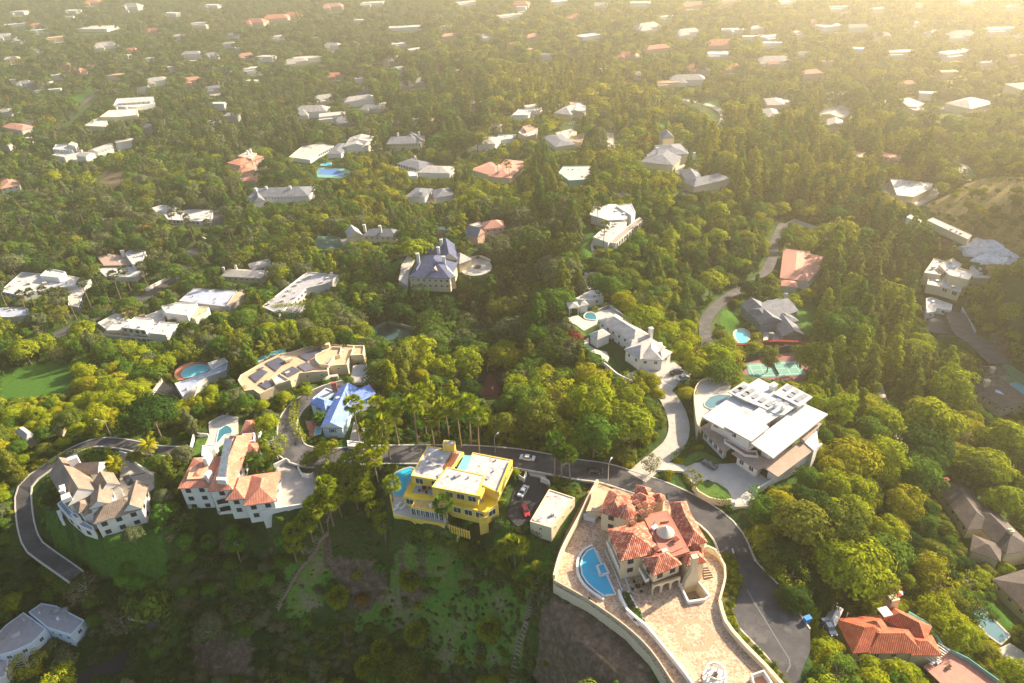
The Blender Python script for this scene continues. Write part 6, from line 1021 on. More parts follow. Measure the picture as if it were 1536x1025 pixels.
mid('haze_hip_house', 'brown hipped house on the hazy slope under the big roof line', 'hazy brown hipped house', T8, (1020, 560), 'cream', [('h', (960,530), (1095,560), (1000,480), 5, 4, 'lightshingle')]); mid('tower_block', 'tall pale apartment house cut by the right edge', 'tall pale right edge block', T8, (1330, 500), 'cream', [('h', (1265,430), (1380,470), (1330,370), 11, 4, 'lightshingle')], (), ('std', 18, 4), 'apartment house')
mid('white_slope_house', 'broad white roofed house tucked behind the right hill crest', 'broad white house behind the hill crest', T8, (810, 1010), 'cream', [('f', [(680,915),(900,940),(895,965),(800,1010),(715,1000)], 5, 'wroof')], (), ('big', 6, 4)); mid('arcade_house', 'low reddish house with long roof beside the hazy garden', 'low reddish garden house', T8, (650, 820), 'pink', [('f', [(600,790),(610,770),(740,800),(730,820)], 4, 'plainpink'), ('f', [(470,800),(490,770),(560,780),(550,810)], 4, 'troof')])
mid('haze_left_roof', 'pale hipped roof house at the left of the hazy lawn', 'pale hazy hipped house', T8, (90, 560), 'cream', [('h', (50,540), (145,540), (90,505), 5, 3, 'lightshingle'), ('h', (40,600), (120,600), (80,560), 5, 3, 'lightshingle')])
# hazy plain: list of far houses (photo x, y, width in photo px, colour)
FAR = [(1255,150,26,'w'),(1245,45,30,'w'),(1200,55,24,'w'),(1285,48,28,'w'),(1225,38,20,'p'),(1155,60,26,'w'),(1100,50,30,'w'),(1030,55,34,'w'),(970,47,36,'w'),(885,58,34,'w'),(860,30,22,'p'),(985,78,34,'p'),(940,88,28,'p'),(1080,72,40,'p'),(1080,86,34,'w'),(1135,50,26,'w'),(1155,72,30,'w'),(1030,127,44,'w'),(1045,110,26,'p'),(1095,108,24,'p'),(1160,97,40,'w'),(1350,86,32,'w'),(1440,60,34,'w'),(1395,55,22,'w'),(1430,88,44,'w'),(1500,50,44,'w'),(1530,60,20,'w'),(1380,40,18,'w'),(1320,18,26,'w'),(1260,15,30,'w'),(1450,5,34,'w'),(1180,7,26,'w'),(1090,8,24,'p'),(1040,12,30,'p'),(960,10,26,'w'),(780,12,26,'p'),(765,27,34,'w'),(690,32,12,'w'),(652,28,12,'w'),(610,45,46,'w'),(675,58,24,'p'),(600,70,26,'w'),(625,80,24,'w'),(655,100,14,'w'),(658,106,16,'p'),(632,108,22,'w'),(600,112,22,'w'),(590,97,30,'c'),(620,130,40,'g'),(560,95,26,'w'),(440,28,22,'p'),(415,32,34,'p'),(385,38,30,'p'),(460,93,40,'w'),(445,98,30,'c'),(400,92,26,'w'),(380,110,24,'w'),(320,88,20,'w'),(290,88,26,'w'),(350,58,22,'w'),(160,73,30,'w'),(148,46,52,'w'),(190,88,14,'w'),(160,95,18,'w'),(130,95,14,'w'),(97,104,16,'p'),(118,112,20,'p'),(88,120,16,'w'),(70,132,18,'w'),(40,130,20,'w'),(20,125,16,'w'),(52,146,12,'s'),(85,142,10,'w'),(290,128,24,'p'),(325,132,18,'p'),(235,128,30,'w'),(380,128,10,'w'),(315,105,16,'w'),(370,90,18,'p'),(345,72,16,'w'),(340,108,14,'w'),(10,175,14,'w'),(45,188,16,'w'),(40,218,14,'w'),(5,280,16,'p'),(540,158,40,'w'),(560,168,28,'c'),(470,175,44,'w'),(500,180,34,'w'),(520,188,30,'g'),(590,185,24,'s'),(630,186,18,'w'),(655,190,18,'w'),(488,155,28,'c'),(550,150,24,'s'),(580,163,18,'w'),(710,165,24,'w'),(835,168,16,'w'),(800,170,22,'w'),(1000,130,30,'c'),(910,142,16,'w'),(1180,160,30,'w'),(1215,118,26,'p'),(1125,60,20,'w'),(60,50,20,'w'),(30,22,24,'w'),(110,20,22,'w'),(200,15,28,'w'),(260,25,24,'w'),(320,12,26,'w'),(230,50,20,'p'),(60,80,18,'w'),(20,95,18,'c'),(210,108,16,'c'),(270,60,14,'w'),(500,15,28,'p'),(560,8,30,'w'),(700,8,28,'w'),(540,35,18,'w'),(470,55,18,'w'),(500,75,22,'w'),(840,6,26,'w'),(900,12,20,'w'),(730,60,18,'w'),(800,60,24,'p'),(820,90,16,'w'),(1000,30,24,'w'),(1290,80,24,'w'),(1320,60,22,'c'),(1520,15,24,'w'),(1380,15,20,'p'),(230,200,20,'g'),(190,222,16,'w'),(330,165,20,'w'),(350,182,18,'g'),(860,165,22,'c'),(740,198,20,'w'),(760,170,16,'c'),(1330,160,24,'c'),(1390,150,20,'w'),(25,40,26,'w'),(85,62,24,'c'),(140,8,22,'p'),(420,60,22,'w'),(300,40,20,'w'),(10,60,20,'w'),(175,120,20,'c'),(260,108,18,'w'),(505,118,24,'p'),(545,125,20,'w'),(1205,85,20,'w'),(1420,118,22,'c'),(1480,100,24,'w'),(1520,95,20,'p'),(1240,100,20,'c'),(950,120,24,'c'),(900,112,18,'w'),(560,210,0,'w')]
FAR += [(a[0] + rnd.uniform(-38, 38), min(225, max(3, a[1] + rnd.uniform(-16, 16))), rnd.uniform(10, 22) * (.6 + a[1] / 260), rnd.choice('wwpcg')) for a in rnd.sample(FAR, 45)]
WN_ = {'w': 'white', 'p': 'pinkish', 'c': 'cream', 'g': 'grey', 's': 'slate blue'}; WM_ = {'w': 'white', 'p': 'pink', 'c': 'cream', 'g': 'grey', 's': 'white'}
RM_ = {'w': ['wroof', 'concrete2', 'lightshingle'], 'p': ['plainpink', 'salmon'], 'c': ['lightshingle', 'troof'], 'g': ['slate', 'lightshingle'], 's': ['blueslate', 'slate']}
FARH = []
for (px, py, w_, cc) in FAR:
    if not w_: continue
    g = G(px, py); dp = proj(g)[2]; Wm = max(16, min(75, 1.12 * w_ * dp / F)); D_ = Wm * rnd.uniform(.35, .55); rz = rnd.uniform(-.5, .5); hh = rnd.uniform(5, 8)
    r_ = thing('far_house', None, 'house', (g[0], g[1], g[2])); ax = (np.array((math.cos(rz), math.sin(rz), 0)), np.array((-math.sin(rz), math.cos(rz), 0))); wl = MB(); rf = MB(); rm = rnd.choice(RM_[cc]); flatr = rm in ('wroof', 'concrete2', 'troof')
    nb = rnd.choice([1, 2, 2, 3]) if Wm > 20 else 1
    for k in range(nb):
        cx = (0, -.28, .3)[k] * Wm; cy = (0, -.3, .25)[k] * D_ * 1.4; sx = Wm * (1, .5, .42)[k]; sy = D_ * (1, .9, 1.1)[k]; h_ = hh * (1, .7, .85)[k] ; c_ = g + ax[0] * cx + ax[1] * cy
        wl.box(c_ - (0, 0, 3), sx, sy, h_ + 3, ax=ax)
        if flatr: rf.box(c_ + (0, 0, h_), sx + .8, sy + .8, .5, ax=ax)
        else:
            X_, Y_ = (sx + 1.4) / 2, (sy + 1.4) / 2; 
            if X_ < Y_: continue
            V = [c_ + ax[0] * a * X_ + ax[1] * b_ * Y_ + np.array((0, 0, h_ + .02 * k)) for a, b_ in ((-1,-1),(1,-1),(1,1),(-1,1))] + [c_ + ax[0] * a * (X_ - Y_ * .9) + np.array((0, 0, h_ + Y_ * .55)) for a in (-1, 1)]
            rf.add(V, [(0,1,5,4),(2,3,4,5),(1,2,5),(3,0,4),(3,2,1,0)], [[(0,0),(5,0),(5,3),(0,3)],[(0,0),(5,0),(5,3),(0,3)],[(0,0),(3,0),(1,2)],[(0,0),(3,0),(1,2)],[(0,0)]*4])
    if rnd.random() < .45: db = MB(); db.box(g + ax[0] * Wm * rnd.uniform(-.3, .3) - ax[1] * (D_ + 6) - (0, 0, 3), Wm * rnd.uniform(.4, .9), rnd.uniform(6, 14), 3.3, ax=ax); tag(db.build('driveway', rnd.choice(['concrete', 'concrete', 'lawn', 'asphalt'])), 'patch of open ground beside a far house', 'yard', kind='structure')
    wl.build('wall', WM_[cc], r_); rf.build('roof', rm, r_); FARH.append((r_, px, py, WN_[cc], flatr)); CLEAR.append(([(px - w_ * .5, py - w_ * .22), (px + w_ * .5, py - w_ * .22), (px + w_ * .5, py + w_ * .08), (px - w_ * .5, py + w_ * .08)], g[1] + 8)); FOOT.append([tuple((g + ax[0] * a * Wm * .5 + ax[1] * b_ * D_ * .6)[:2]) for a, b_ in ((-1,-1),(1,-1),(1,1),(-1,1))])
# ================================================================ cars, lamps, stairs, fences
def carproto(paint):
    L_ = [(-2.35,.35,.80),(-2.3,.35,.95),(-1.5,.30,1.0),(-.7,.30,1.42),(.6,.30,1.45),(1.35,.30,1.02),(2.15,.32,.88),(2.35,.35,.60)]
    b = MB(); vs = []; fs = []
    for x, zb, zt in L_:
        hw = .86 if zt < 1.1 else .66
        vs += [(x, -.9, zb), (x, -.92, .72), (x, -hw, zt), (x, hw, zt), (x, .92, .72), (x, .9, zb)]
    for i in range(len(L_) - 1):
        for k in range(5): fs.append((6*i+k, 6*i+6+k, 6*i+7+k, 6*i+k+1))
    fs += [(0,1,2,3,4,5), tuple(6*(len(L_)-1)+k for k in (5,4,3,2,1,0))]; b.add(vs, fs); body = b.build('body', paint, col=LIB).data
    b = MB(); b.add([(-1.52,-.72,1.02),(-.72,-.62,1.44),(.62,-.62,1.47),(1.33,-.72,1.04),(-1.52,.72,1.02),(-.72,.62,1.44),(.62,.62,1.47),(1.33,.72,1.04)], [(0,4,5,1),(3,2,6,7)]); b.add([(-1.3,-.86,1.0),(-.7,-.70,1.36),(.58,-.70,1.38),(1.15,-.86,1.02)], [(3,2,1,0)]); b.add([(-1.3,.86,1.0),(-.7,.70,1.36),(.58,.70,1.38),(1.15,.86,1.02)], [(0,1,2,3)])
    b.v = [(x, y * 1.015, z + .015) for x, y, z in b.v]; gl = b.build('windscreen', 'glass', col=LIB).data
    b = MB(); b.tube([(0, -.11, 0), (0, .11, 0)], .34, 12); wh = b.build('wheel', 'tyre', col=LIB).data; b = MB(); b.tube([(0, -.125, 0), (0, .125, 0)], .2, 8); ri = b.build('rim', 'metal', col=LIB).data
    b = MB(); b.box((2.3, 0, .62), .1, .32, .16); hl = b.build('headlight', 'frame', col=LIB).data
    return body, gl, wh, ri, hl
CARP = {}
def car(px, py, z, heading_to, paint, label, s=1.0):
    if paint not in CARP: CARP[paint] = carproto(paint)
    p_ = P(px, py, z); t_ = P(*heading_to, z); rz = math.atan2(t_[1] - p_[1], t_[0] - p_[0]); r_ = thing('parked_car', label, 'car', p_); r_.rotation_euler = (0, 0, rz); r_.scale = (s, s, s); bd, gl, wh, ri, hl = CARP[paint]
    for nm, me, loc in [('body', bd, (0,0,0)), ('windscreen', gl, (0,0,0))] + [('wheel', wh, (x, y, .34)) for x in (-1.45, 1.45) for y in (-.85, .85)] + [('headlight', hl, (0, y, 0)) for y in (-.6, .6)]:
        o = bpy.data.objects.new(nm, me); COL.objects.link(o); o.parent = r_; o.location = loc
        if nm == 'wheel': o2 = bpy.data.objects.new('rim', ri); COL.objects.link(o2); o2.parent = o
    CLEAR.append(([(px - 14, py - 10), (px + 14, py - 10), (px + 14, py + 6), (px - 14, py + 6)], p_[1] + 2)); return r_
car(791, 689, 0, (770, 686), 'carwhite', 'white sedan parked on the road behind the yellow house'); car(892, 708, 0, (915, 710), 'black', 'black sedan on the road left of the street lamp'); car(1064, 699, .75, (1048, 690), 'slateblue', 'dark blue sedan in front of the modern house')
car(1014, 560, .1, (1026, 556), 'black', 'black car parked on the ridge parking court'); car(1024, 569, .1, (1036, 565), 'silver', 'silver wagon parked on the ridge parking court'); car(785, 739, -.9, (792, 728), 'silver', 'silver open car on the dark driveway of the yellow house'); car(789, 768, -.9, (793, 780), 'redpaint', 'red car half hidden by plants on the dark driveway', .9)
car(193, 722, -1.8, (186, 712), 'black', 'black car in the driveway court of the gabled house'); car(96, 1002, float(G(96, 1004)[2]), (110, 990), 'black', 'dark car in deep shade at the lower left'); car(857, 188, float(G(857, 188)[2]), (870, 187), 'silver', 'small silver car on the hazy hilltop road')
car(1243, 943, -2, (1250, 955), 'slateblue', 'dark car under the white canopy')
tag(None or (lambda: (lambda b: (b.box(P(1210, 932, -1), 1.5, 1.0, 1.3, .3), b.box(P(1210, 932, -1) + (0, 0, 1.3), 1.7, 1.2, .15, .3), b.build('recycling_bin', 'carblue', org=P(1210, 932, -1)))[-1])(MB()))(), 'bright blue bin at the edge of the asphalt turnout', 'bin')
def lamp(px, py, z, h, arm, label, rz=0.0):
    p_ = P(px, py, z) if z is not None else G(px, py); r_ = thing('street_lamp', label, 'street lamp', p_); d = np.array((math.cos(rz), math.sin(rz), 0)); b = MB(); b.tube([p_ - (0, 0, .5), p_ + (0, 0, h * .9), p_ + (0, 0, h) + d * arm * .3, p_ + (0, 0, h + .35) + d * arm], [.16, .11, .09, .07], 7); b.build('pole', 'metal', r_)
    b = MB(); b.tube([p_ + (0, 0, h + .35) + d * arm, p_ + (0, 0, h + .3) + d * (arm + .9)], [.16, .2], 6); b.build('lamp_head', 'frame', r_)
lamp(912, 724, 0, 7.5, 1.4, 'grey street lamp on the kerb behind the mansion', R(60)); lamp(743, 680, 0, 6.5, 1.4, 'grey street lamp behind the yellow house', R(50)); lamp(168, 657, -3, 7.5, 2.2, 'curved street lamp over the left road bend', R(175)); lamp(732, 561, None, 7, .8, 'lamp post beside the dark valley lane', 0)
def stairs(pts, w_, label, up_=.35):
    pl = smoothline([tuple(G(x, y)) for x, y in pts], .55); r_ = thing('hillside_stairs', label, 'stairs', pl[0]); b = MB(); c = MB()
    for i in range(len(pl) - 1):
        d = np.array(pl[i + 1]) - np.array(pl[i]); a = math.atan2(d[1], d[0]); z = max(pl[i][2], pl[i + 1][2]) + up_; b.box((pl[i][0], pl[i][1], z), .38, w_, .1, a)
    z_ = [(p[0], p[1], p[2] + up_) for p in pl]; b.build('tread', mat('pale_wood', (.36,.29,.24), .9, .25, 2), r_)
    for s_ in (-1, 1): o_ = offset(z_, s_ * w_ / 2); c = MB(); c.ribbon([(p[0], p[1], z[2]) for p, z in zip(o_, z_)], .12, -.6, .9 if s_ > 0 else .25); c.build('stringer', 'wood', r_)
    CLEAR.append(([(x - 8, y) for x, y in pts] + [(x + 8, y) for x, y in pts[::-1]], pl[0][1] + 60))
stairs([(497,760),(488,785),(490,800),(478,812),(470,830),(452,850),(440,868),(425,895),(415,915)], 1.6, 'long wooden stairs winding down the slope under the palms'); stairs([(812,868),(800,900),(792,930),(782,960),(775,990),(768,1030)], 1.8, 'steep wooden stairs beside the brown slope at the bottom')
def fence(pts, h, label, m='linkfence'):
    pl = smoothline([tuple(G(x, y)) for x, y in pts], 2.5); r_ = thing('wire_fence', label, 'fence', pl[0])
    for p in pl: b = MB(); b.box((p[0], p[1], p[2] - .4), .1, .1, h + .4); b.build('post', 'metal', r_)
    for zz in (.3, h * .55, h - .1): b = MB(); b.ribbon([tuple(p) for p in pl], .05, zz, zz + .06); b.build('rail', m, r_)
fence([(842,825),(826,862),(812,900),(800,935),(790,980),(782,1025)], 1.8, 'wire fence running down beside the brown slope'); fence([(240,935),(300,945),(350,955),(375,965),(420,985),(470,1015)], 1.8, 'wire fence across the bottom slope above the bare dirt')
b = MB(); us = thing('garden_umbrella', 'bright red garden umbrella above the rocks on the right', 'umbrella', G(1343, 895)); p_ = np.array(us.location); b.tube([p_, p_ + (0, 0, 2.3)], .06, 6); b.build('pole', 'wood', us); b = MB(); b.add([tuple(p_ + np.array((math.cos(k * .785) * 1.5, math.sin(k * .785) * 1.5, 1.9))) for k in range(8)] + [tuple(p_ + (0, 0, 2.4))], [(k, (k + 1) % 8, 8) for k in range(8)]); b.build('canopy', 'redpaint', us); CLEAR.append(([(1330,880),(1358,880),(1358,900),(1330,900)], us.location[1] + 2))
sw = thing('yellow_slide', 'small yellow play slide on the lawn below the yellow house', 'slide', P(717, 815, -8)); p_ = np.array(G(717, 815)); sw.location = p_; b = MB(); b.ribbon([tuple(p_ + (0, 0, .1)), tuple(p_ + (.6, 1.2, 1.0)), tuple(p_ + (1, 2.0, 1.8))], .9, 0, .12); b.build('chute', 'byellow', sw); b = MB(); b.ribbon([tuple(p_ + (1.3, 2.3, 0)), tuple(p_ + (1.35, 2.35, 0))], .7, 0, 1.9); b.build('ladder', 'byellow', sw)

def patio_set(p_, label, n_=4, m='dark', r_=1.5):
    p_ = np.array(p_, float); t = thing('patio_table', 'dark round patio table ' + label, 'table', p_); b = MB(); b.tube([p_, p_ + (0, 0, .7)], .09, 6); b.build('leg', m, t); b = MB(); b.tube([p_ + (0, 0, .7), p_ + (0, 0, .75)], .7, 12); b.build('table_top', m, t)
    for k in range(n_):
        a = k * 6.283 / n_ + .4; c = p_ + np.array((math.cos(a) * r_, math.sin(a) * r_, 0)); ax = (np.array((math.cos(a), math.sin(a), 0)), np.array((-math.sin(a), math.cos(a), 0))); t = thing('patio_chair', 'dark patio chair ' + ['right of', 'behind', 'left of', 'in front of'][k] + ' the table ' + label, 'chair', c, 'patio chairs ' + label)
        b = MB(); b.box(c + (0, 0, .4), .6, .6, .1, ax=ax); b.build('seat', m, t); b = MB(); b.box(c + ax[0] * .28 + (0, 0, .5), .08, .6, .5, ax=ax); b.build('backrest', m, t); b = MB(); [b.box(c + ax[0] * i * .25 + ax[1] * j * .25, .06, .06, .4, ax=ax) for i in (-1, 1) for j in (-1, 1)]; b.build('legs', m, t)
patio_set(P(*q(ZM, [(700, 880)])[0], .02), 'under the front balcony of the mansion'); patio_set(P(*q(ZM, [(445, 372)])[0], .02), 'by the round tower of the mansion', 3); patio_set(P(*q(ZY, [(370, 455)])[0], 3.9), 'on the yellow house balcony')
for k, pt in enumerate(((172, 572), (205, 592), (158, 600))):
    c_ = P(*q(ZY, [pt])[0], .18); t = thing('deck_lounger', ['white lounger nearest the pool on the yellow house deck', 'white lounger in the middle of the yellow house deck', 'white lounger at the left rail of the yellow house deck'][k], 'lounger', c_); b = MB(); b.box(c_ + (0, 0, .3), 1.3, .65, .1, .7); b.build('seat', 'white', t); b = MB(); b.ribbon([tuple(c_ + (.55, .45, .3)), tuple(c_ + (.95, .8, .75))], .6, 0, .08); b.build('backrest', 'white', t)
for k in range(6):
    pt = q(ZP, [(405 + k * 22, 178 - k * 10)])[0]; c_ = P(*pt, .4); t = thing('pool_chair', ['first', 'second', 'third', 'fourth', 'fifth', 'sixth'][k] + ' grey chair from the left in the row on the teal pool terrace', 'chair', c_, 'grey chairs along the villa pool terrace'); b = MB(); b.box(c_ + (0, 0, .35), .65, .65, .1, .4); b.build('seat', 'grey', t); b = MB(); b.box(c_ + (.1, .3, .45), .65, .1, .5, .4); b.build('backrest', 'grey', t)
def person(p_, rz, label, top, leg):
    J = [(0,0,.95),(0,0,1.2),(0,.01,1.42),(0,0,1.52),(0,-.01,1.64),(0,0,1.76), (.1,0,.9),(.11,-.03,.5),(.11,.02,.09),(.12,-.12,.04), (-.1,0,.9),(-.12,.06,.5),(-.12,.12,.09),(-.12,0,.04), (.2,0,1.4),(.27,.03,1.13),(.25,-.16,.95),(.24,-.24,.92), (-.2,0,1.4),(-.28,.04,1.13),(-.25,-.15,.95),(-.24,-.23,.92)]
    E = [(0,1),(1,2),(2,3),(3,4),(4,5),(0,6),(6,7),(7,8),(8,9),(0,10),(10,11),(11,12),(12,13),(2,14),(14,15),(15,16),(16,17),(2,18),(18,19),(19,20),(20,21)]
    Rr = [.15,.14,.15,.06,.10,.07,.10,.065,.045,.04,.10,.065,.045,.04,.06,.045,.035,.03,.06,.045,.035,.03]
    me = bpy.data.meshes.new('person'); me.from_pydata(J, E, []); o = bpy.data.objects.new('person', me); COL.objects.link(o); o.location = tuple(p_); o.rotation_euler = (0, 0, rz); me.materials.append(M[top]); sk = o.modifiers.new('skin', 'SKIN'); lay = me.skin_vertices if len(me.skin_vertices) else None
    if lay is None:
        bm = bmesh.new(); bm.from_mesh(me); bm.verts.layers.skin.verify(); bm.to_mesh(me); bm.free()
    for i, v in enumerate(me.skin_vertices[0].data): v.radius = (Rr[i], Rr[i] * .8); v.use_root = i == 0
    o.modifiers.new('sub', 'SUBSURF').levels = 1; tag(o, label, 'person'); b = MB(); b.tube([np.array(p_) + (0, 0, 1.68), np.array(p_) + (0, 0, 1.75), np.array(p_) + (0, 0, 1.8)], [.105, .1, .04], 8); b.build('hair', leg, o)
person(P(884, 902, 0), 2.4, 'person in dark clothes leaning at the railing of the lower walk', 'dark', 'brown')
terrain()
# ================================================================ vegetation placing
for pl, w_, m_, n_ in ROADS:
    a = offset(pl, w_ / 2 + .8); c = offset(pl, -w_ / 2 - .8)
    for i in range(0, len(pl) - 1, 3):
        j = min(i + 3, len(pl) - 1); FOOT.append([a[i], a[j], c[j], c[i]])
# raster of the footprints (1 m near, coarse far handled by the same grid function)
RX0, RY0, RS = -420.0, 40.0, 1.0; RW, RH = 920, 860
FR = np.zeros((RH, RW), bool)
for pg in FOOT:
    xs = [p[0] for p in pg]; ys = [p[1] for p in pg]
    i0, i1 = int((min(xs) - RX0)), int((max(xs) - RX0)) + 2; j0, j1 = int(min(ys) - RY0), int(max(ys) - RY0) + 2
    i0, j0 = max(i0, 0), max(j0, 0); i1, j1 = min(i1, RW), min(j1, RH)
    if i1 <= i0 or j1 <= j0: continue
    X, Y = np.meshgrid(RX0 + np.arange(i0, i1) + .5, RY0 + np.arange(j0, j1) + .5); FR[j0:j1, i0:i1] |= inpoly(X, Y, pg)
def onfoot(x, y, r_=0):
    hit = False
    for dx, dy in ((0, 0), (r_, 0), (-r_, 0), (0, r_), (0, -r_)):
        i, j = int(x + dx - RX0), int(y + dy - RY0)
        if 0 <= i < RW and 0 <= j < RH and FR[j, i]: return True
    return False
# visibility raster at half photo resolution: farthest depth that must stay in sight
CW, CH = 768, 520; CV = np.zeros((CH, CW), np.float32)
def addclear(pg, dep):
    xs = [p[0] / 2 for p in pg]; ys = [p[1] / 2 for p in pg]; i0, i1 = max(int(min(xs)) - 1, 0), min(int(max(xs)) + 2, CW); j0, j1 = max(int(min(ys)) - 1, 0), min(int(max(ys)) + 2, CH)
    if i1 <= i0 or j1 <= j0: return
    X, Y = np.meshgrid(np.arange(i0, i1) + .5, np.arange(j0, j1) + .5); m = inpoly(X, Y, list(zip(xs, ys))); s = CV[j0:j1, i0:i1]; s[m] = np.maximum(s[m], dep)
for pg, dep in CLEAR: addclear(pg, dep)
addclear([(535,575),(735,575),(735,650),(535,650)], 158); addclear([(600,860),(640,860),(640,900),(600,900)], 125)
# roads and open grass that the photograph shows
for pg in [[(1090,790),(1150,860),(1215,950),(1205,1020),(1170,1010),(1100,930)], [(45,730),(70,690),(110,670),(150,660),(235,670),(235,682),(150,674),(100,690),(70,720),(48,770),(58,810),(46,812),(35,790)], [(430,630),(470,585),(560,565),(570,575),(480,598),(450,640),(452,670),(430,665)], [(480,678),(590,674),(600,690),(480,695)], [(770,680),(900,700),(1000,725),(1060,755),(1100,800),(1120,850),(1095,850),(1060,785),(985,745),(890,722),(770,700)], [(960,700),(1000,660),(1000,600),(1020,600),(1030,650),(1010,690),(985,712)],
           [(1052,520),(1050,480),(1070,455),(1100,440),(1100,450),(1075,470),(1065,520)], [(0,560),(110,552),(105,588),(0,598)], [(1080,485),(1088,460),(1120,455),(1125,480),(1095,500)], [(865,360),(882,338),(892,356),(888,384),(875,382)], [(572,414),(580,398),(606,386),(598,400),(590,414)], [(170,478),(200,455),(255,415),(262,422),(215,452),(185,470)], [(88,190),(140,140),(150,146),(100,190)], [(95,148),(140,130),(155,132),(120,152)],
           [(1385,305),(1455,280),(1540,268),(1540,345),(1400,335)], [(500,740),(640,860),(560,930),(430,930),(450,850),(500,800)], [(600,890),(780,880),(760,1000),(620,990)], [(830,870),(990,1020),(800,1020)], [(730,820),(830,815),(820,855),(750,850)], [(630,785),(750,800),(740,822),(640,800)], [(80,770),(120,800),(215,802),(225,820),(130,830),(85,800)], [(280,945),(380,965),(370,1015),(300,1010)], [(1000,142),(1075,160),(1090,180),(1080,190),(1050,165)], [(1430,480),(1470,500),(1480,530),(1450,520)], [(1195,460),(1225,470),(1230,500),(1205,500)]]:
    addclear(pg, max(float(G(*p)[1]) for p in pg) + 3)
SHP = {'broad': .42, 'flat': .56, 'pine': .32, 'column': .20, 'cypress': .09, 'gum': .36, 'shrub': .5, 'fan palm': .2, 'feather palm': .4, 'shaggy palm': .5, 'far palm': .15}
OFFS = [(a * s, z) for z, s in ((.35, .7), (.6, 1.0), (.8, .85), (.98, .35)) for a in (-1, -.5, 0, .5, 1)]
def blocks(x, y, z, h, kind, tol=0.0):
    r_ = SHP[kind] * (h if 'palm' not in kind else 12); pts = np.array([(x + a * r_, y, z + zz * h) for a, zz in OFFS]); u, v, d = proj(pts); n_ = 0
    for uu, vv in zip(u, v):
        i, j = int(uu / 2), int(vv / 2)
        if 0 <= i < CW and 0 <= j < CH and CV[j, i] > y + 1.0: n_ += 1
    return n_ > tol
def inview(x, y, z, h, mg=40):
    u, v, d = proj(np.array([(x, y, z), (x, y, z + h)])); return d[0] > 20 and u.min() < 1536 + mg and u.max() > -mg and v.max() > -mg and v.min() < 1025 + mg
# regions of the photograph: (polygon, kinds, tints, (hmin, hmax), spacing factor)
ZN_ = [
 ([(535,585),(745,585),(745,692),(535,692)], ['broad','broad','shrub'], ['mid green','dark green','olive green'], (5,9), .75),
 ([(560,560),(740,560),(760,590),(1010,580),(1015,700),(760,680),(560,600)], ['pine','pine','broad','gum'], ['bright green','olive green','bright green','mid green','golden'], (13,20), .75),  # leaf tints brightened to carry the sunlight on this grove
 ([(1230,400),(1390,370),(1470,500),(1470,640),(1230,600),(1200,540)], ['column','column','column','pine'], ['olive green','bright green','olive green','mid green'], (23,31), .62),  # sunlit look of these conifers is partly put into brighter leaf tints
 ([(1040,180),(1380,160),(1400,400),(1230,420),(1240,320),(1060,320)], ['column','column','pine','broad'], ['olive green','mid green','golden'], (19,28), .65),
 ([(800,240),(890,270),(890,330),(800,330)], ['column','column'], ['mid green','olive green'], (18,25), .7),
 ([(700,330),(880,330),(900,440),(860,540),(700,520)], ['gum','pine','broad','column'], ['grey green','olive green','mid green'], (14,22), .72),
 ([(880,320),(1110,280),(1160,440),(1060,560),(1000,480),(900,430)], ['broad','broad','broad','column'], ['mid green','bright green','olive green','dark green'], (8,15), .7),
 ([(1200,620),(1500,640),(1500,860),(1340,900),(1180,820)], ['broad','pine','broad','flat'], ['bright green','olive green','mid green','golden','dark green'], (10,18), .72),
 ([(560,400),(860,420),(870,560),(560,560)], ['broad','gum','pine'], ['dark green','mid green','grey green','dark green'], (12,19), .7),
 ([(0,560),(330,560),(330,650),(160,650),(30,720),(0,760)], ['broad','broad','flat','pine'], ['bright green','olive green','golden','mid green','bright green'], (6,11), .75),
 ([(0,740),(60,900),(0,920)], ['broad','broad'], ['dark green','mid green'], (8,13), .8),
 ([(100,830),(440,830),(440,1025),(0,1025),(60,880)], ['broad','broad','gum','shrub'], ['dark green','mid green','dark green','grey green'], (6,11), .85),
 ([(190,760),(420,790),(420,850),(190,850)], ['broad','gum','broad'], ['fresh green','mid green','dark green'], (6,10), .85),
 ([(440,760),(860,780),(860,1025),(440,1025)], ['shrub','broad','shrub'], ['mid green','olive green','grey green','mid green'], (2.5,5.5), 1.5),
 ([(500,250),(680,250),(700,330),(500,340)], ['broad','flat','column'], ['mid green','olive green','golden'], (9,15), .75),
 ([(0,300),(360,290),(360,440),(0,430)], ['broad','broad','column','gum'], ['grey green','mid green','olive green','dark green'], (9,16), .75),
 ([(550,90),(730,110),(740,240),(560,230)], ['column','pine','broad'], ['mid green','olive green','dark green'], (14,24), .8),
 ([(700,110),(1000,110),(980,180),(700,180)], ['broad','column'], ['golden','olive green','golden','olive green'], (12,20), .8)]
def region(px, py):
    for z_ in ZN_:
        if inpoly(np.array([px]), np.array([py]), z_[0])[0]: return z_[1:]
    if py < 240: return (['broad','column','broad','pine','flat','column','gum'], ['mid green','grey green','grey green','dark green','olive green','dark green','mid green'] if px < 650 else ['mid green','olive green','grey green','dark green','olive green','golden','bright green'], (6,15) if py < 160 else (7,18), .85)
    return (['broad','broad','pine','gum','column','flat'], ['mid green','olive green','grey green','mid green','dark green','bright green'] if px < 700 else ['bright green','olive green','mid green','golden','bright green'], (8,15), .78)
CANDS = []     # kind, x, y, z, h, tint, size on screen
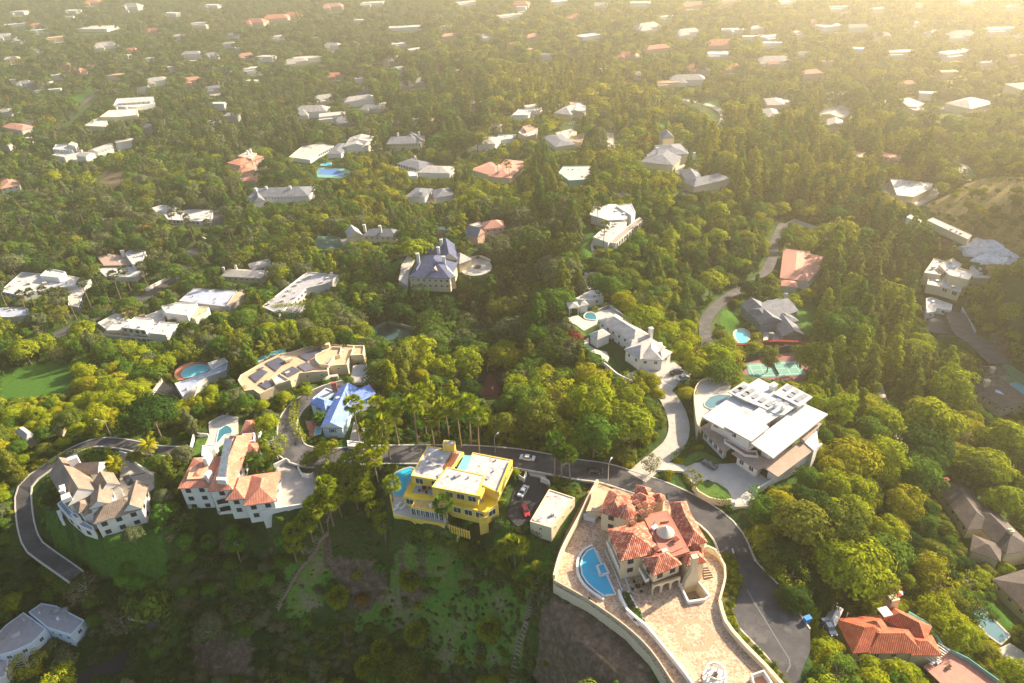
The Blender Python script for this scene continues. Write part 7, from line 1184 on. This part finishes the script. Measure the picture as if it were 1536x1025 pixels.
# ---- hand placed trees and palms: (kind, photo x, y of the foot, height, tint, label)
def hp_(kind, px, py, h, tint='mid green', label=None, **k):
    g = G(px, py)
    if 'palm' in kind: plant_palm(kind, g, h, tint, label)
    else:
        r_ = plant(kind, g, h, tint, lod=0, label=label, **k)
        if kind == 'gum': tinted(r_.children[1], None, M['palebark'])
    FOOT2.append((g[0], g[1], h * SHP[kind] * .6 if 'palm' not in kind else 2.6))
FOOT2 = []
for px, py, h in ((540,668,17),(575,665,16),(556,690,12),(585,690,15),(598,668,15),(640,655,18),(627,668,17),(675,665,15),(652,672,13),(692,672,16),(707,668,17),(720,688,17),(660,660,12),(570,705,10)): hp_('fan palm', px, py, h, 'bright green')
for px, py, h in ((832,718,15),(843,718,12),(855,722,11)): hp_('fan palm', px, py, h, 'mid green')
for px, py, h in ((455,832,10),(470,812,10),(485,800,11),(500,788,10),(512,775,10),(445,842,8),(475,790,9),(520,745,9),(495,758,9),(528,730,10),(545,745,9),(555,765,9),(580,815,9),(565,790,8),(548,722,12),(570,735,12),(590,755,8),(505,735,8),(538,770,9),(490,772,8)): hp_('fan palm', px, py, h, 'bright green')
hp_('fan palm', 672, 790, 9, 'mid green', 'single fan palm rising in front of the yellow house windows'); hp_('fan palm', 762, 850, 8, 'bright green'); hp_('fan palm', 773, 850, 9, 'bright green'); hp_('fan palm', 785, 846, 8, 'bright green'); hp_('fan palm', 750, 850, 6, 'bright green')
hp_('fan palm', 362, 845, 9, 'fresh green', 'tall lone fan palm on the shaded slope below the villa'); hp_('fan palm', 322, 830, 6, 'fresh green'); hp_('feather palm', 230, 690, 7, 'golden', 'golden feather palm at the driveway mouth of the gabled house'); hp_('feather palm', 183, 712, 5, 'golden'); hp_('feather palm', 370, 706, 5, 'mid green'); hp_('feather palm', 385, 708, 5, 'mid green'); hp_('feather palm', 480, 640, 4, 'mid green'); hp_('feather palm', 404, 545, 8, 'olive green'); hp_('feather palm', 425, 530, 8, 'olive green'); hp_('feather palm', 385, 555, 7, 'olive green')
for px, py, k_ in ((618,885,'shaggy palm'),(625,960,'shaggy palm'),(735,955,'shaggy palm'),(552,1010,'shaggy palm'),(588,1005,'shaggy palm'),(575,985,'shaggy palm'),(510,905,'shaggy palm')): hp_(k_, px, py, 5.2 if py < 900 else 3.6, 'bright green')
for px, py, h in ((20,370,17),(42,358,19),(95,355,20),(132,352,20),(60,362,18),(152,345,18),(118,350,14),(140,468,19),(165,455,18),(105,478,17),(182,450,17),(198,440,16),(15,470,17),(45,478,16),(62,480,18),(222,432,15),(100,486,20),(115,480,18),(78,470,15),(152,370,10),(292,365,14),(318,362,14),(285,350,12),(350,375,15),(355,370,13),(322,525,13),(172,355,12),(180,340,14),(190,335,14),(262,345,13),(235,405,14),(255,410,13),(275,340,12),(320,330,12),(10,420,14)): hp_('fan palm', px, py, h, 'grey green')
for px, py, h in ((760,268,13),(748,272,15),(730,255,12),(765,275,14),(750,255,12),(715,262,11),(645,300,12),(895,345,14),(905,375,14),(898,312,13),(922,205,22),(915,210,20),(28,200,16),(60,210,16),(75,215,15),(90,262,15),(240,245,14),(205,255,14),(468,290,13)): hp_('far palm', px, py, h, 'olive green')
for px, py, h, t_, l_ in ((140,905,10,'pale straw','wide straw coloured tree with bare white limbs on the lower left slope'),(190,950,8,'pale straw',None),(55,1015,9,'golden',None)): hp_('gum', px, py, h, t_, l_, wide=1.3)
for a in (('broad',208,697,5.5,'olive green','round pale green tree between the road and the grey driveway'),('broad',245,712,7,'olive green',None),('broad',405,655,9,'bright green','dense bright round tree at the top of the road loop'),('gum',418,692,10,'bright green',None),('broad',490,692,7.5,'bright green','spreading tree in front of the light blue roofed house'),('broad',468,702,6,'olive green',None),('broad',545,640,6,'olive green',None),
          ('broad',462,600,6,'bright green',None),('broad',430,610,6.5,'bright green',None),('broad',524,582,5,'mid green',None),('broad',700,790,4.5,'fresh green','bright round tree beside the yellow picket fence'),('gum',1038,735,7,'olive green','airy olive tree at the corner of the white driveway'),('gum',975,712,7,'olive green','twisted tree leaning over the road junction'),('gum',885,625,13,'grey green','bare limbed grey tree rising from the lit pines'),
          ('flat',1265,890,17,'bright green','huge umbrella shaped pine behind the orange red roofed villa'),('pine',1235,870,15,'bright green',None),('broad',1175,850,9,'dark green','very dark dense tree beside the asphalt turnout'),('broad',1200,890,10,'dark green',None),('broad',1185,920,9,'dark green',None),('broad',1165,830,7,'dark green',None),('broad',1225,915,9,'dark green',None),('broad',1230,1000,8,'bright green',None),('broad',1255,1020,8,'mid green',None),('broad',1300,1020,7,'bright green',None),('broad',1340,1030,8,'bright green',None),('gum',1440,900,10,'bright green','crooked yellow green tree beside the grey reflecting pool'),
          ('gum',1400,690,15,'pale straw','pale tree with bare white branches among green neighbours'),('gum',1420,680,13,'pale straw',None),('pine',1455,740,15,'olive green',None),('column',1500,720,17,'olive green',None),('pine',1520,690,16,'olive green',None),('broad',762,550,13,'bright green','lone bright round tree in the dark valley'),('broad',290,430,9,'fresh green',None),('broad',312,420,9,'fresh green',None),('broad',330,400,8,'fresh green',None),('broad',372,385,8,'fresh green',None),
          ('broad',225,362,13,'rusty orange','orange autumn tree left of the curved drive'),('broad',240,378,11,'golden',None),('broad',15,385,10,'rusty orange',None),('broad',5,395,9,'golden',None),('broad',590,250,10,'fresh green',None),('broad',1195,355,8,'fresh green','vivid green round tree beside the canyon car park'),('column',590,600,17,'bright green','tall lit conifer right of the curved tan house'),('column',610,610,16,'olive green',None),('pine',575,595,15,'olive green',None),('column',645,610,14,'bright green',None),('column',680,615,13,'bright green',None),
          ('pine',1150,560,13,'olive green','dark airy pine in front of the tennis court'),('column',1225,600,16,'olive green',None),('column',1280,640,17,'olive green',None),('column',1260,400,20,'olive green',None),('flat',1405,225,14,'olive green','wide umbrella pine in the golden haze'),('flat',1370,215,12,'olive green',None),('flat',795,240,11,'mid green','dark umbrella pine left of the ridge building'),('broad',970,225,11,'pinkish red','pink blossoming tree above the grey slate mansion'),('shrub',858,510,5,'pinkish red','crimson bush beside the small ridge lawn'),('shrub',868,515,4,'pinkish red',None),
          ('broad',1040,100,14,'mid green',None),('flat',960,70,22,'mid green',None),('broad',545,910,5,'rusty orange','rusty brown tree in the middle of the shaded slope'),('shrub',650,890,3,'grey green',None),('shrub',480,890,3,'grey green',None),('broad',975,590,8,'golden',None),('broad',985,605,6,'golden',None),('broad',960,600,8,'golden',None)): hp_(*a[:5], label=a[5])
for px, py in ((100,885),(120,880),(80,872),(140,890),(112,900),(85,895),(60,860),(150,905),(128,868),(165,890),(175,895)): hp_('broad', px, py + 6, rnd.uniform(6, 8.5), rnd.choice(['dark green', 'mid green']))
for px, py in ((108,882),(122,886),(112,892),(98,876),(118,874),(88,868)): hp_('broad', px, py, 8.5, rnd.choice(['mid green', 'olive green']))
for _ in range(46): hp_('shrub', rnd.uniform(450, 820), rnd.uniform(850, 1015), rnd.uniform(1.6, 3.4), rnd.choice(['mid green', 'fresh green', 'grey green', 'olive green', 'bright green']))
for k in range(34): t_ = k / 33; hp_('broad', 640 + 190 * t_ + rnd.uniform(-10, 10), 812 + 62 * t_ ** .8 + rnd.uniform(-12, 14), rnd.uniform(2.6, 4.2), rnd.choice(['bright green', 'mid green', 'bright green', 'fresh green']))
for _ in range(26): hp_('broad', rnd.uniform(190, 430), rnd.uniform(800, 900), rnd.uniform(3.5, 6.5), rnd.choice(['fresh green', 'mid green', 'grey green', 'mid green']))
for _ in range(70):
    a_ = (rnd.uniform(1395, 1536), rnd.uniform(275, 400))
    if not onfoot(*G(*a_)[:2], 2): hp_('shrub', *a_, rnd.uniform(1.6, 4.5), rnd.choice(['olive green', 'mid green', 'golden', 'bright green']))
for _ in range(14): hp_('broad', rnd.uniform(1420, 1536), rnd.uniform(290, 350), rnd.uniform(5, 8), 'olive green')
NH = len(TREES)
FP = np.array([f[:2] for f in FOOT2]); FRd = np.array([f[2] for f in FOOT2])
PB = [W(q(zm_, pts_), 0) for zm_, pts_ in ()]
LR = np.zeros((RH, RW), bool); DR = np.zeros((RH, RW), bool)
for pg, LX in [(p, LR) for p in LAWNS['lawn'] + LAWNS['dirt']] + [(p, DR) for p in LAWNS['dry'][:2]]:
    xs = [p[0] for p in pg]; ys = [p[1] for p in pg]; i0, i1 = max(int(min(xs) - RX0), 0), min(int(max(xs) - RX0) + 2, RW); j0, j1 = max(int(min(ys) - RY0), 0), min(int(max(ys) - RY0) + 2, RH)
    if i1 <= i0 or j1 <= j0: continue
    X, Y = np.meshgrid(RX0 + np.arange(i0, i1) + .5, RY0 + np.arange(j0, j1) + .5); LX[j0:j1, i0:i1] |= inpoly(X, Y, pg)
def onlawn(x, y, dry=False): i, j = int(x - RX0), int(y - RY0); return 0 <= i < RW and 0 <= j < RH and (LR[j, i] or (dry and DR[j, i]))
placed = []; HASH = {}
def near(xx, yy, r_, c):
    i, j = int(xx // 9), int(yy // 9)
    for a in (-1, 0, 1):
        for b_ in (-1, 0, 1):
            for (x2, y2, r2) in HASH.get((i + a, j + b_), ()):
                if (x2 - xx) ** 2 + (y2 - yy) ** 2 < (c * (r_ + r2)) ** 2: return True
    return False
def grow(y0, y1, sp0, scale, cc, kindov=None):
    y = y0
    while y < y1:
        sp = sp0(y); half = y * .95 + 140; x = -half + rnd.random() * sp
        while x < half:
            xx, yy = x + rnd.uniform(-.5, .5) * sp, y + rnd.uniform(-.5, .5) * sp; x += sp
            zz = float(hgt(xx, yy)); u, v, d = proj(np.array((xx, yy, zz)))
            if not (-170 < u < 1706 and -80 < v < 1120): continue
            kinds, tints, (h0, h1), sf = region(u, v)
            if sf > 1.2 and rnd.random() > .6: continue
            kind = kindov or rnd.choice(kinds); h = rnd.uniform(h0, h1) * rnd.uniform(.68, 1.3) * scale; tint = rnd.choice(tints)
            if rnd.random() < .007: tint = rnd.choice(['rusty orange', 'golden', 'fresh green'])
            if onfoot(xx, yy, 1.4) or onlawn(xx, yy, True): continue
            r_ = SHP[kind] * h
            if kindov and kinds[0] == 'column': continue
            if y < 1000 and near(xx, yy, r_, cc * (1.05 if kind == 'column' else 1)): continue
            if len(FP) and ((FP[:, 0] - xx) ** 2 + (FP[:, 1] - yy) ** 2 < (FRd + 1.5) ** 2).any(): continue
            ok = False
            for kk, hh in ((kind, h), ('broad', h * .62), ('broad', h * .42), ('shrub', 2.4), ('shrub', 1.5)):
                if not blocks(xx, yy, zz, hh, kk, 4 if yy > 900 else 2 if yy > 650 else 3 if yy > 330 else 1): ok = True; kind, h = kk, hh; break
            if not ok: continue
            placed.append((kind, xx, yy, zz - .2, h, tint, h / float(d)))
            if y < 1000: HASH.setdefault((int(xx // 9), int(yy // 9)), []).append((xx, yy, SHP[kind] * h))
        y += sp
grow(62, 1000, lambda y: 4.2 if y < 550 else 5.5, 1.0, .76)
grow(62, 560, lambda y: 4.0, .5, .62, 'broad')
grow(1000, 3300, lambda y: 9 if y < 1500 else 13, 1.0, 0)
print('forest', len(placed))
# the ones that show largest become individuals, the rest one wood each
KGRP = {'broad': 'b', 'flat': 'b', 'pine': 'p', 'gum': 'g', 'column': 'c', 'cypress': 'c', 'shrub': 's'}
placed.sort(key=lambda t: -t[6]); cnt = {}; rest = []
LIM = {'broad': 295, 'flat': 120, 'pine': 270, 'gum': 200, 'column': 285, 'shrub': 295, 'cypress': 50}
for k_ in LIM: LIM[k_] -= sum(t['kind'] == k_ for t in TREES)
for t in placed:
    k_ = t[0]; u, v, d = proj(np.array(t[1:4]))
    if cnt.get(k_, 0) < LIM[k_] and inview(t[1], t[2], t[3], t[4], 0): cnt[k_] = cnt.get(k_, 0) + 1; plant(k_, t[1:4], t[4], t[5], lod=0 if t[2] < 300 else 1)
    else: rest.append(t)
print('individual', cnt, 'rest', len(rest))
# far woods: one object, instances of the same tree meshes on points
PC = bpy.data.collections.new('wood_library'); idx = {}
def protoidx(kind, lod, tint):
    key = (kind, lod, tint)
    if key not in idx:
        L_ = []
        for me, tm in PROTO[kind][lod][:3]:
            o = bpy.data.objects.new('p%03d' % len(PC.objects), me); PC.objects.link(o); tinted(o, tint); L_.append(len(PC.objects) - 1)
        idx[key] = L_
    return rnd.choice(idx[key])
def wood(name, label, cat, items):
    me = bpy.data.meshes.new(name); n_ = len(items); me.vertices.add(n_); me.vertices.foreach_set('co', np.array([t[1:4] for t in items], np.float32).ravel())
    a = me.attributes.new('idx', 'INT', 'POINT'); a.data.foreach_set('value', [protoidx(t[0], 0 if t[2] < 230 else 1 if t[2] < 620 else 2, t[5]) for t in items])
    a = me.attributes.new('scl', 'FLOAT_VECTOR', 'POINT'); a.data.foreach_set('vector', np.array([(t[4] * w1, t[4] * w1, t[4]) for t in items for w1 in (rnd.uniform(.9, 1.25),)], np.float32).ravel())
    a = me.attributes.new('rot', 'FLOAT_VECTOR', 'POINT'); a.data.foreach_set('vector', np.array([(0, 0, rnd.uniform(0, 6.28)) for t in items], np.float32).ravel())
    o = bpy.data.objects.new(name, me); COL.objects.link(o); tag(o, label, cat, kind='stuff'); return o
GNT = None
def gn():
    ng = bpy.data.node_groups.new('scatter', 'GeometryNodeTree'); ng.interface.new_socket('Geometry', in_out='INPUT', socket_type='NodeSocketGeometry'); ng.interface.new_socket('Geometry', in_out='OUTPUT', socket_type='NodeSocketGeometry')
    A_ = lambda t: ng.nodes.new(t); gi, go, ip, ci, = A_('NodeGroupInput'), A_('NodeGroupOutput'), A_('GeometryNodeInstanceOnPoints'), A_('GeometryNodeCollectionInfo')
    ci.inputs[0].default_value = PC; ci.inputs[1].default_value = True; ci.inputs[2].default_value = True
    def at(n_, ty): a = A_('GeometryNodeInputNamedAttribute'); a.data_type = ty; a.inputs[0].default_value = n_; return [s for s in a.outputs if s.enabled][0]
    mp_ = A_('GeometryNodeMeshToPoints'); L = ng.links.new; L(gi.outputs[0], mp_.inputs[0]); L(mp_.outputs[0], ip.inputs['Points']); L(ci.outputs[0], ip.inputs['Instance']); ip.inputs['Pick Instance'].default_value = True
    L(at('idx', 'INT'), ip.inputs['Instance Index']); e2r = A_('FunctionNodeEulerToRotation'); L(at('rot', 'FLOAT_VECTOR'), e2r.inputs[0]); L(e2r.outputs[0], ip.inputs['Rotation']); L(at('scl', 'FLOAT_VECTOR'), ip.inputs['Scale']); L(ip.outputs[0], go.inputs[0]); return ng
WOODS = []
WOODS.append(wood('distant_woods', 'dense hazy woodland of countless trees filling the plain behind the houses', 'woods', [t for t in rest if t[2] >= 330]))
WOODS.append(wood('hillside_woods', 'dense undergrowth and small trees filling the slopes between the near houses', 'woods', [t for t in rest if t[2] < 330]))
# ground cover: low bushes wherever nothing else stands
gcov = []
for _ in range(20000):
    px, py = rnd.uniform(-30, 1566), rnd.uniform(250, 1040); g = None
    d_ = ray(px, py); 
    yy = None
    t_ = (-20 - CAMZ) / d_[2]; xx, yy = d_[0] * t_ + rnd.uniform(-4, 4), d_[1] * t_ + rnd.uniform(-4, 4); zz = float(hgt(xx, yy))
    if onfoot(xx, yy, .7): continue
    lw = onlawn(xx, yy)
    if lw and rnd.random() > .05: continue
    h = rnd.uniform(.8, 2.6) * (.5 if lw else 1)
    if blocks(xx, yy, zz, h, 'shrub', 6): h *= .45
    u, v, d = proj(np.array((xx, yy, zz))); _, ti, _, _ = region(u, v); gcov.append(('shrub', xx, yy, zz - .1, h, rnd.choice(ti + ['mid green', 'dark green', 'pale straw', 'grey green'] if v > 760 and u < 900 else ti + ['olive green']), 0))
for fb_, t_ in BEDS:
    xs = [p[0] for p in fb_]; ys = [p[1] for p in fb_]; k = 0
    while k < 60:
        xx, yy = rnd.uniform(min(xs), max(xs)), rnd.uniform(min(ys), max(ys))
        if inpoly(np.array([xx]), np.array([yy]), fb_)[0]: gcov.append(('shrub', xx, yy, .35, rnd.uniform(.5, .9), rnd.choice(['mid green', 'grey green', 'fresh green']), 0)); k += 1
for k in range(160):
    t = rnd.random(); zz3 = q(Z3, [(772,548),(828,560),(845,640),(838,700),(815,760),(850,840),(960,950),(1050,1060),(1000,1060),(930,970),(850,885),(795,812),(772,742),(795,650)]); bp_ = W(zz3, -.45)
    for _ in range(20):
        xx, yy = rnd.uniform(min(p[0] for p in bp_), max(p[0] for p in bp_)), rnd.uniform(min(p[1] for p in bp_), max(p[1] for p in bp_))
        if inpoly(np.array([xx]), np.array([yy]), bp_)[0]: gcov.append(('shrub', xx, yy, -.5, rnd.uniform(.5, 1.3), rnd.choice(['golden', 'olive green', 'mid green', 'bright green']), 0)); break
WOODS.append(wood('ground_cover', 'low scrubby ground cover spread over the slopes and beds', 'ground cover', gcov))
# ---- hedges along photo polylines
def hedge(pts, w_, h, tint, label, ground=True, z=0):
    g = smoothline([tuple(G(x, y)) if ground else tuple(P(x, y, z)) for x, y in pts], 1.0); C = []; Nn = []
    for p in g:
        for _ in range(int(26 * (w_ + h) / 3)):
            a = rnd.uniform(-1, 1) * w_ / 2; zz = rnd.uniform(0, h); side = rnd.random()
            if side < .45: zz = h * rnd.uniform(.93, 1.04)
            else: a = (1 if rnd.random() < .5 else -1) * w_ / 2 * rnd.uniform(.85, 1.05)
            an = rnd.uniform(0, 6.28); C.append((p[0] + a * math.cos(an) , p[1] + a * math.sin(an), p[2] + zz)); Nn.append((math.cos(an) * (side >= .45), math.sin(an) * (side >= .45), .9 if side < .45 else .25))
    C = np.array(C); Nn = np.array(Nn) + .5 * sph(len(C)); c0 = C.mean(0); me = leafmesh('hedge', C - c0, Nn, .5 * (.6 + .8 * nr.random(len(C)))); o = bpy.data.objects.new('hedge', me); COL.objects.link(o); o.location = tuple(c0); tinted(o, tint); tag(o, label, 'hedge'); return o
hedge(q(T2, [(125,595),(200,590),(300,580),(400,570),(480,575)]), 5, 6.5, 'bright green', 'tall clipped hedge in front of the white L-shaped flat house'); hedge(q(T2, [(130,625),(250,640),(400,650),(500,660)]), 5, 6, 'dark green', 'dark lower hedge on the valley side')
hedge(q(ZW, [(170,520),(240,600),(330,680),(400,720)]), 2, 2.4, 'fresh green', 'bright ivy hedge along the edge of the ridge garden', False, .2); hedge(q(ZN, [(540,850),(560,930),(620,1000),(640,1060)]), 4, 2.6, 'fresh green', 'bright bushy hedge beside the modern house gate', False, 0); hedge(q(ZN, [(290,900),(370,925),(385,960)]), 2.6, 1.8, 'fresh green', 'low round hedge at the gate pillar', False, 0)
hedge(q(ZN, [(0,620),(60,570),(150,500)]), 2.2, 1.6, 'mid green', 'clipped hedge climbing beside the ridge driveway', False, .6); hedge(q(Z1, [(190,235),(230,205),(290,190),(340,185)]), 1.6, 1.4, 'bright green', 'low sunlit hedge behind the gabled house', True); hedge(q(Z1, [(395,190),(405,220),(415,250)]), 2.4, 2.0, 'bright green', 'thick hedge left of the grey driveway', True); hedge(q(ZB, [(520,560),(500,640),(500,720),(530,800),(570,850)]), 3.2, 2.2, 'bright green', 'curved hedge inside the road loop', True)
hedge(q(T2, [(640,285),(700,250),(800,215),(870,190)]), 4, 3, 'bright green', 'long bright hedge behind the chateau lawn', True); hedge(q(T2, [(740,200),(800,160),(870,120)]), 3, 3, 'fresh green', 'bright diagonal hedge above the chateau', True); hedge(q(ZP, [(180,250),(270,210),(360,185)]), 2.2, 1.6, 'olive green', 'hedge along the upper edge of the pool terrace', True); hedge(q(ZY, [(820,640),(900,700),(1000,760),(1200,790)]), 2.4, 2.0, 'dark green', 'dark hedge below the dark driveway', True); hedge([(690,815),(720,840),(760,868),(800,880),(830,870)], 5, 3.6, 'mid green', 'deep band of bushes below the yellow house lawn'); hedge([(620,800),(660,820),(700,835)], 5, 3, 'mid green', 'dense bushes under the yellow picket fence')
hedge(q(T4, [(880,470),(950,470),(1030,490)]), 5, 4, 'mid green', 'dark hedge below the white stepped hillside house'); hedge(q(Z4, [(770,640),(860,600),(960,570)]), 2.5, 2.4, 'mid green', 'straight hedge behind the dark grey roofed house'); hedge([(1195,540),(1225,522)], 3, 3, 'mid green', 'short hedge at the tennis court corner')
# ---- labels for trees from what they stand beside
LMK = [(h_.px[0], h_.px[1], h_.short) for h_ in HOUSES]
KW = {'broad': 'round', 'flat': 'spreading', 'pine': 'airy pine', 'column': 'tall pointed', 'cypress': 'slim cypress', 'gum': 'open-branched', 'shrub': 'low bushy', 'fan palm': 'tall fan', 'feather palm': 'feather', 'shaggy palm': 'squat shaggy', 'far palm': 'slender distant'}
ORD = ['first','second','third','fourth','fifth','sixth','seventh','eighth','ninth','tenth','eleventh','twelfth']
def ordn(k): return ORD[k] if k < 12 else '%d%s' % (k + 1, 'th' if 10 <= (k + 1) % 100 <= 20 else {1: 'st', 2: 'nd', 3: 'rd'}.get((k + 1) % 10, 'th'))
grp = {}
for t in TREES:
    u, v, d = proj(t['loc']); t['u'], t['v'] = float(u), float(v)
    b_ = min(LMK, key=lambda l: ((l[0] - u) ** 2 + (1.6 * (l[1] - v)) ** 2)); du, dv = u - b_[0], v - b_[1]
    rel = 'left of' if abs(du) > 1.6 * abs(dv) and du < 0 else 'right of' if abs(du) > 1.6 * abs(dv) else 'in front of' if dv > 0 else 'behind'
    t['key'] = (t['kind'], t['tint'], b_[2], rel)
    if not t['label']: grp.setdefault(t['key'], []).append(t)
CATS = {'shrub': 'shrub', 'pine': 'pine tree', 'gum': 'tree', 'broad': 'tree', 'flat': 'tree', 'column': 'tree', 'cypress': 'tree'}
GN_ = {'broad': 'round broadleaf trees among the houses', 'flat': 'spreading trees among the houses', 'pine': 'airy pines among the houses', 'column': 'tall pointed trees in the canyons', 'gum': 'open-branched trees on the slopes', 'shrub': 'low bushes on the slopes', 'fan palm': 'tall fan palms', 'feather palm': 'feather palms', 'shaggy palm': 'squat shaggy palms on the shaded slope', 'far palm': 'slender distant palms'}
for key, L_ in grp.items():
    kind, tint, lm, rel = key; L_.sort(key=lambda t: t['u']); noun = 'palm' if 'palm' in kind else 'bush' if kind == 'shrub' else 'tree' if kind != 'pine' else ''
    for i, t in enumerate(L_):
        if len(L_) == 1: s = f"{tint} {KW[kind]} {noun} {rel} the {lm}"
        else: s = f"{ordn(i)} from left {tint} {KW[kind]} {noun} {rel} the {lm}"
        t['label'] = ' '.join(s.split()[:16])
for t in TREES:
    o = t['o']; o['label'] = t['label']; o['category'] = 'palm tree' if 'palm' in t['kind'] else CATS[t['kind']]; o['group'] = GN_[t['kind']]
# far houses labels
fg = {}
for r_, px, py, cn, fl in FARH:
    hz_ = 'left' if px < 400 else 'centre left' if px < 768 else 'centre right' if px < 1150 else 'right'; band = 'at the very top' if py < 40 else 'near the top' if py < 90 else 'on the plain'; fg.setdefault((cn, fl, hz_, band), []).append((px, r_))
for (cn, fl, hz_, band), L_ in fg.items():
    L_.sort(key=lambda t: t[0])
    for i, (px, r_) in enumerate(L_):
        pre = f"{ordn(i)} from left " if len(L_) > 1 else ''
        r_['label'] = f"{pre}small far {cn} {'flat' if fl else 'pitched'} roofed house {band}, {hz_}"; r_['group'] = 'far houses scattered over the hazy plain'
ng = gn()
for o in WOODS: md = o.modifiers.new('scatter', 'NODES'); md.node_group = ng
HAZE = 0.00028
# ---------------------------------------------------------------- haze
b = MB(); b.prism([(-4600,-350),(4600,-350),(4600,6700),(-4600,6700)], -90, CAMZ + 12, True, True)
hz = b.build('haze', M['white']); hz.data.materials.clear()
hm = bpy.data.materials.new('haze_air'); hm.use_nodes = True; nt = hm.node_tree; nt.nodes.clear()
pv = N(nt, 'ShaderNodeVolumePrincipled'); pv.inputs['Color'].default_value = (1.0, .89, .69, 1); pv.inputs['Density'].default_value = HAZE; pv.inputs['Anisotropy'].default_value = .646
o_ = N(nt, 'ShaderNodeOutputMaterial'); nt.links.new(pv.outputs[0], o_.inputs['Volume']); hz.data.materials.append(hm)
tag(hz, 'pale golden morning haze hanging over the valley', 'haze', kind='stuff')
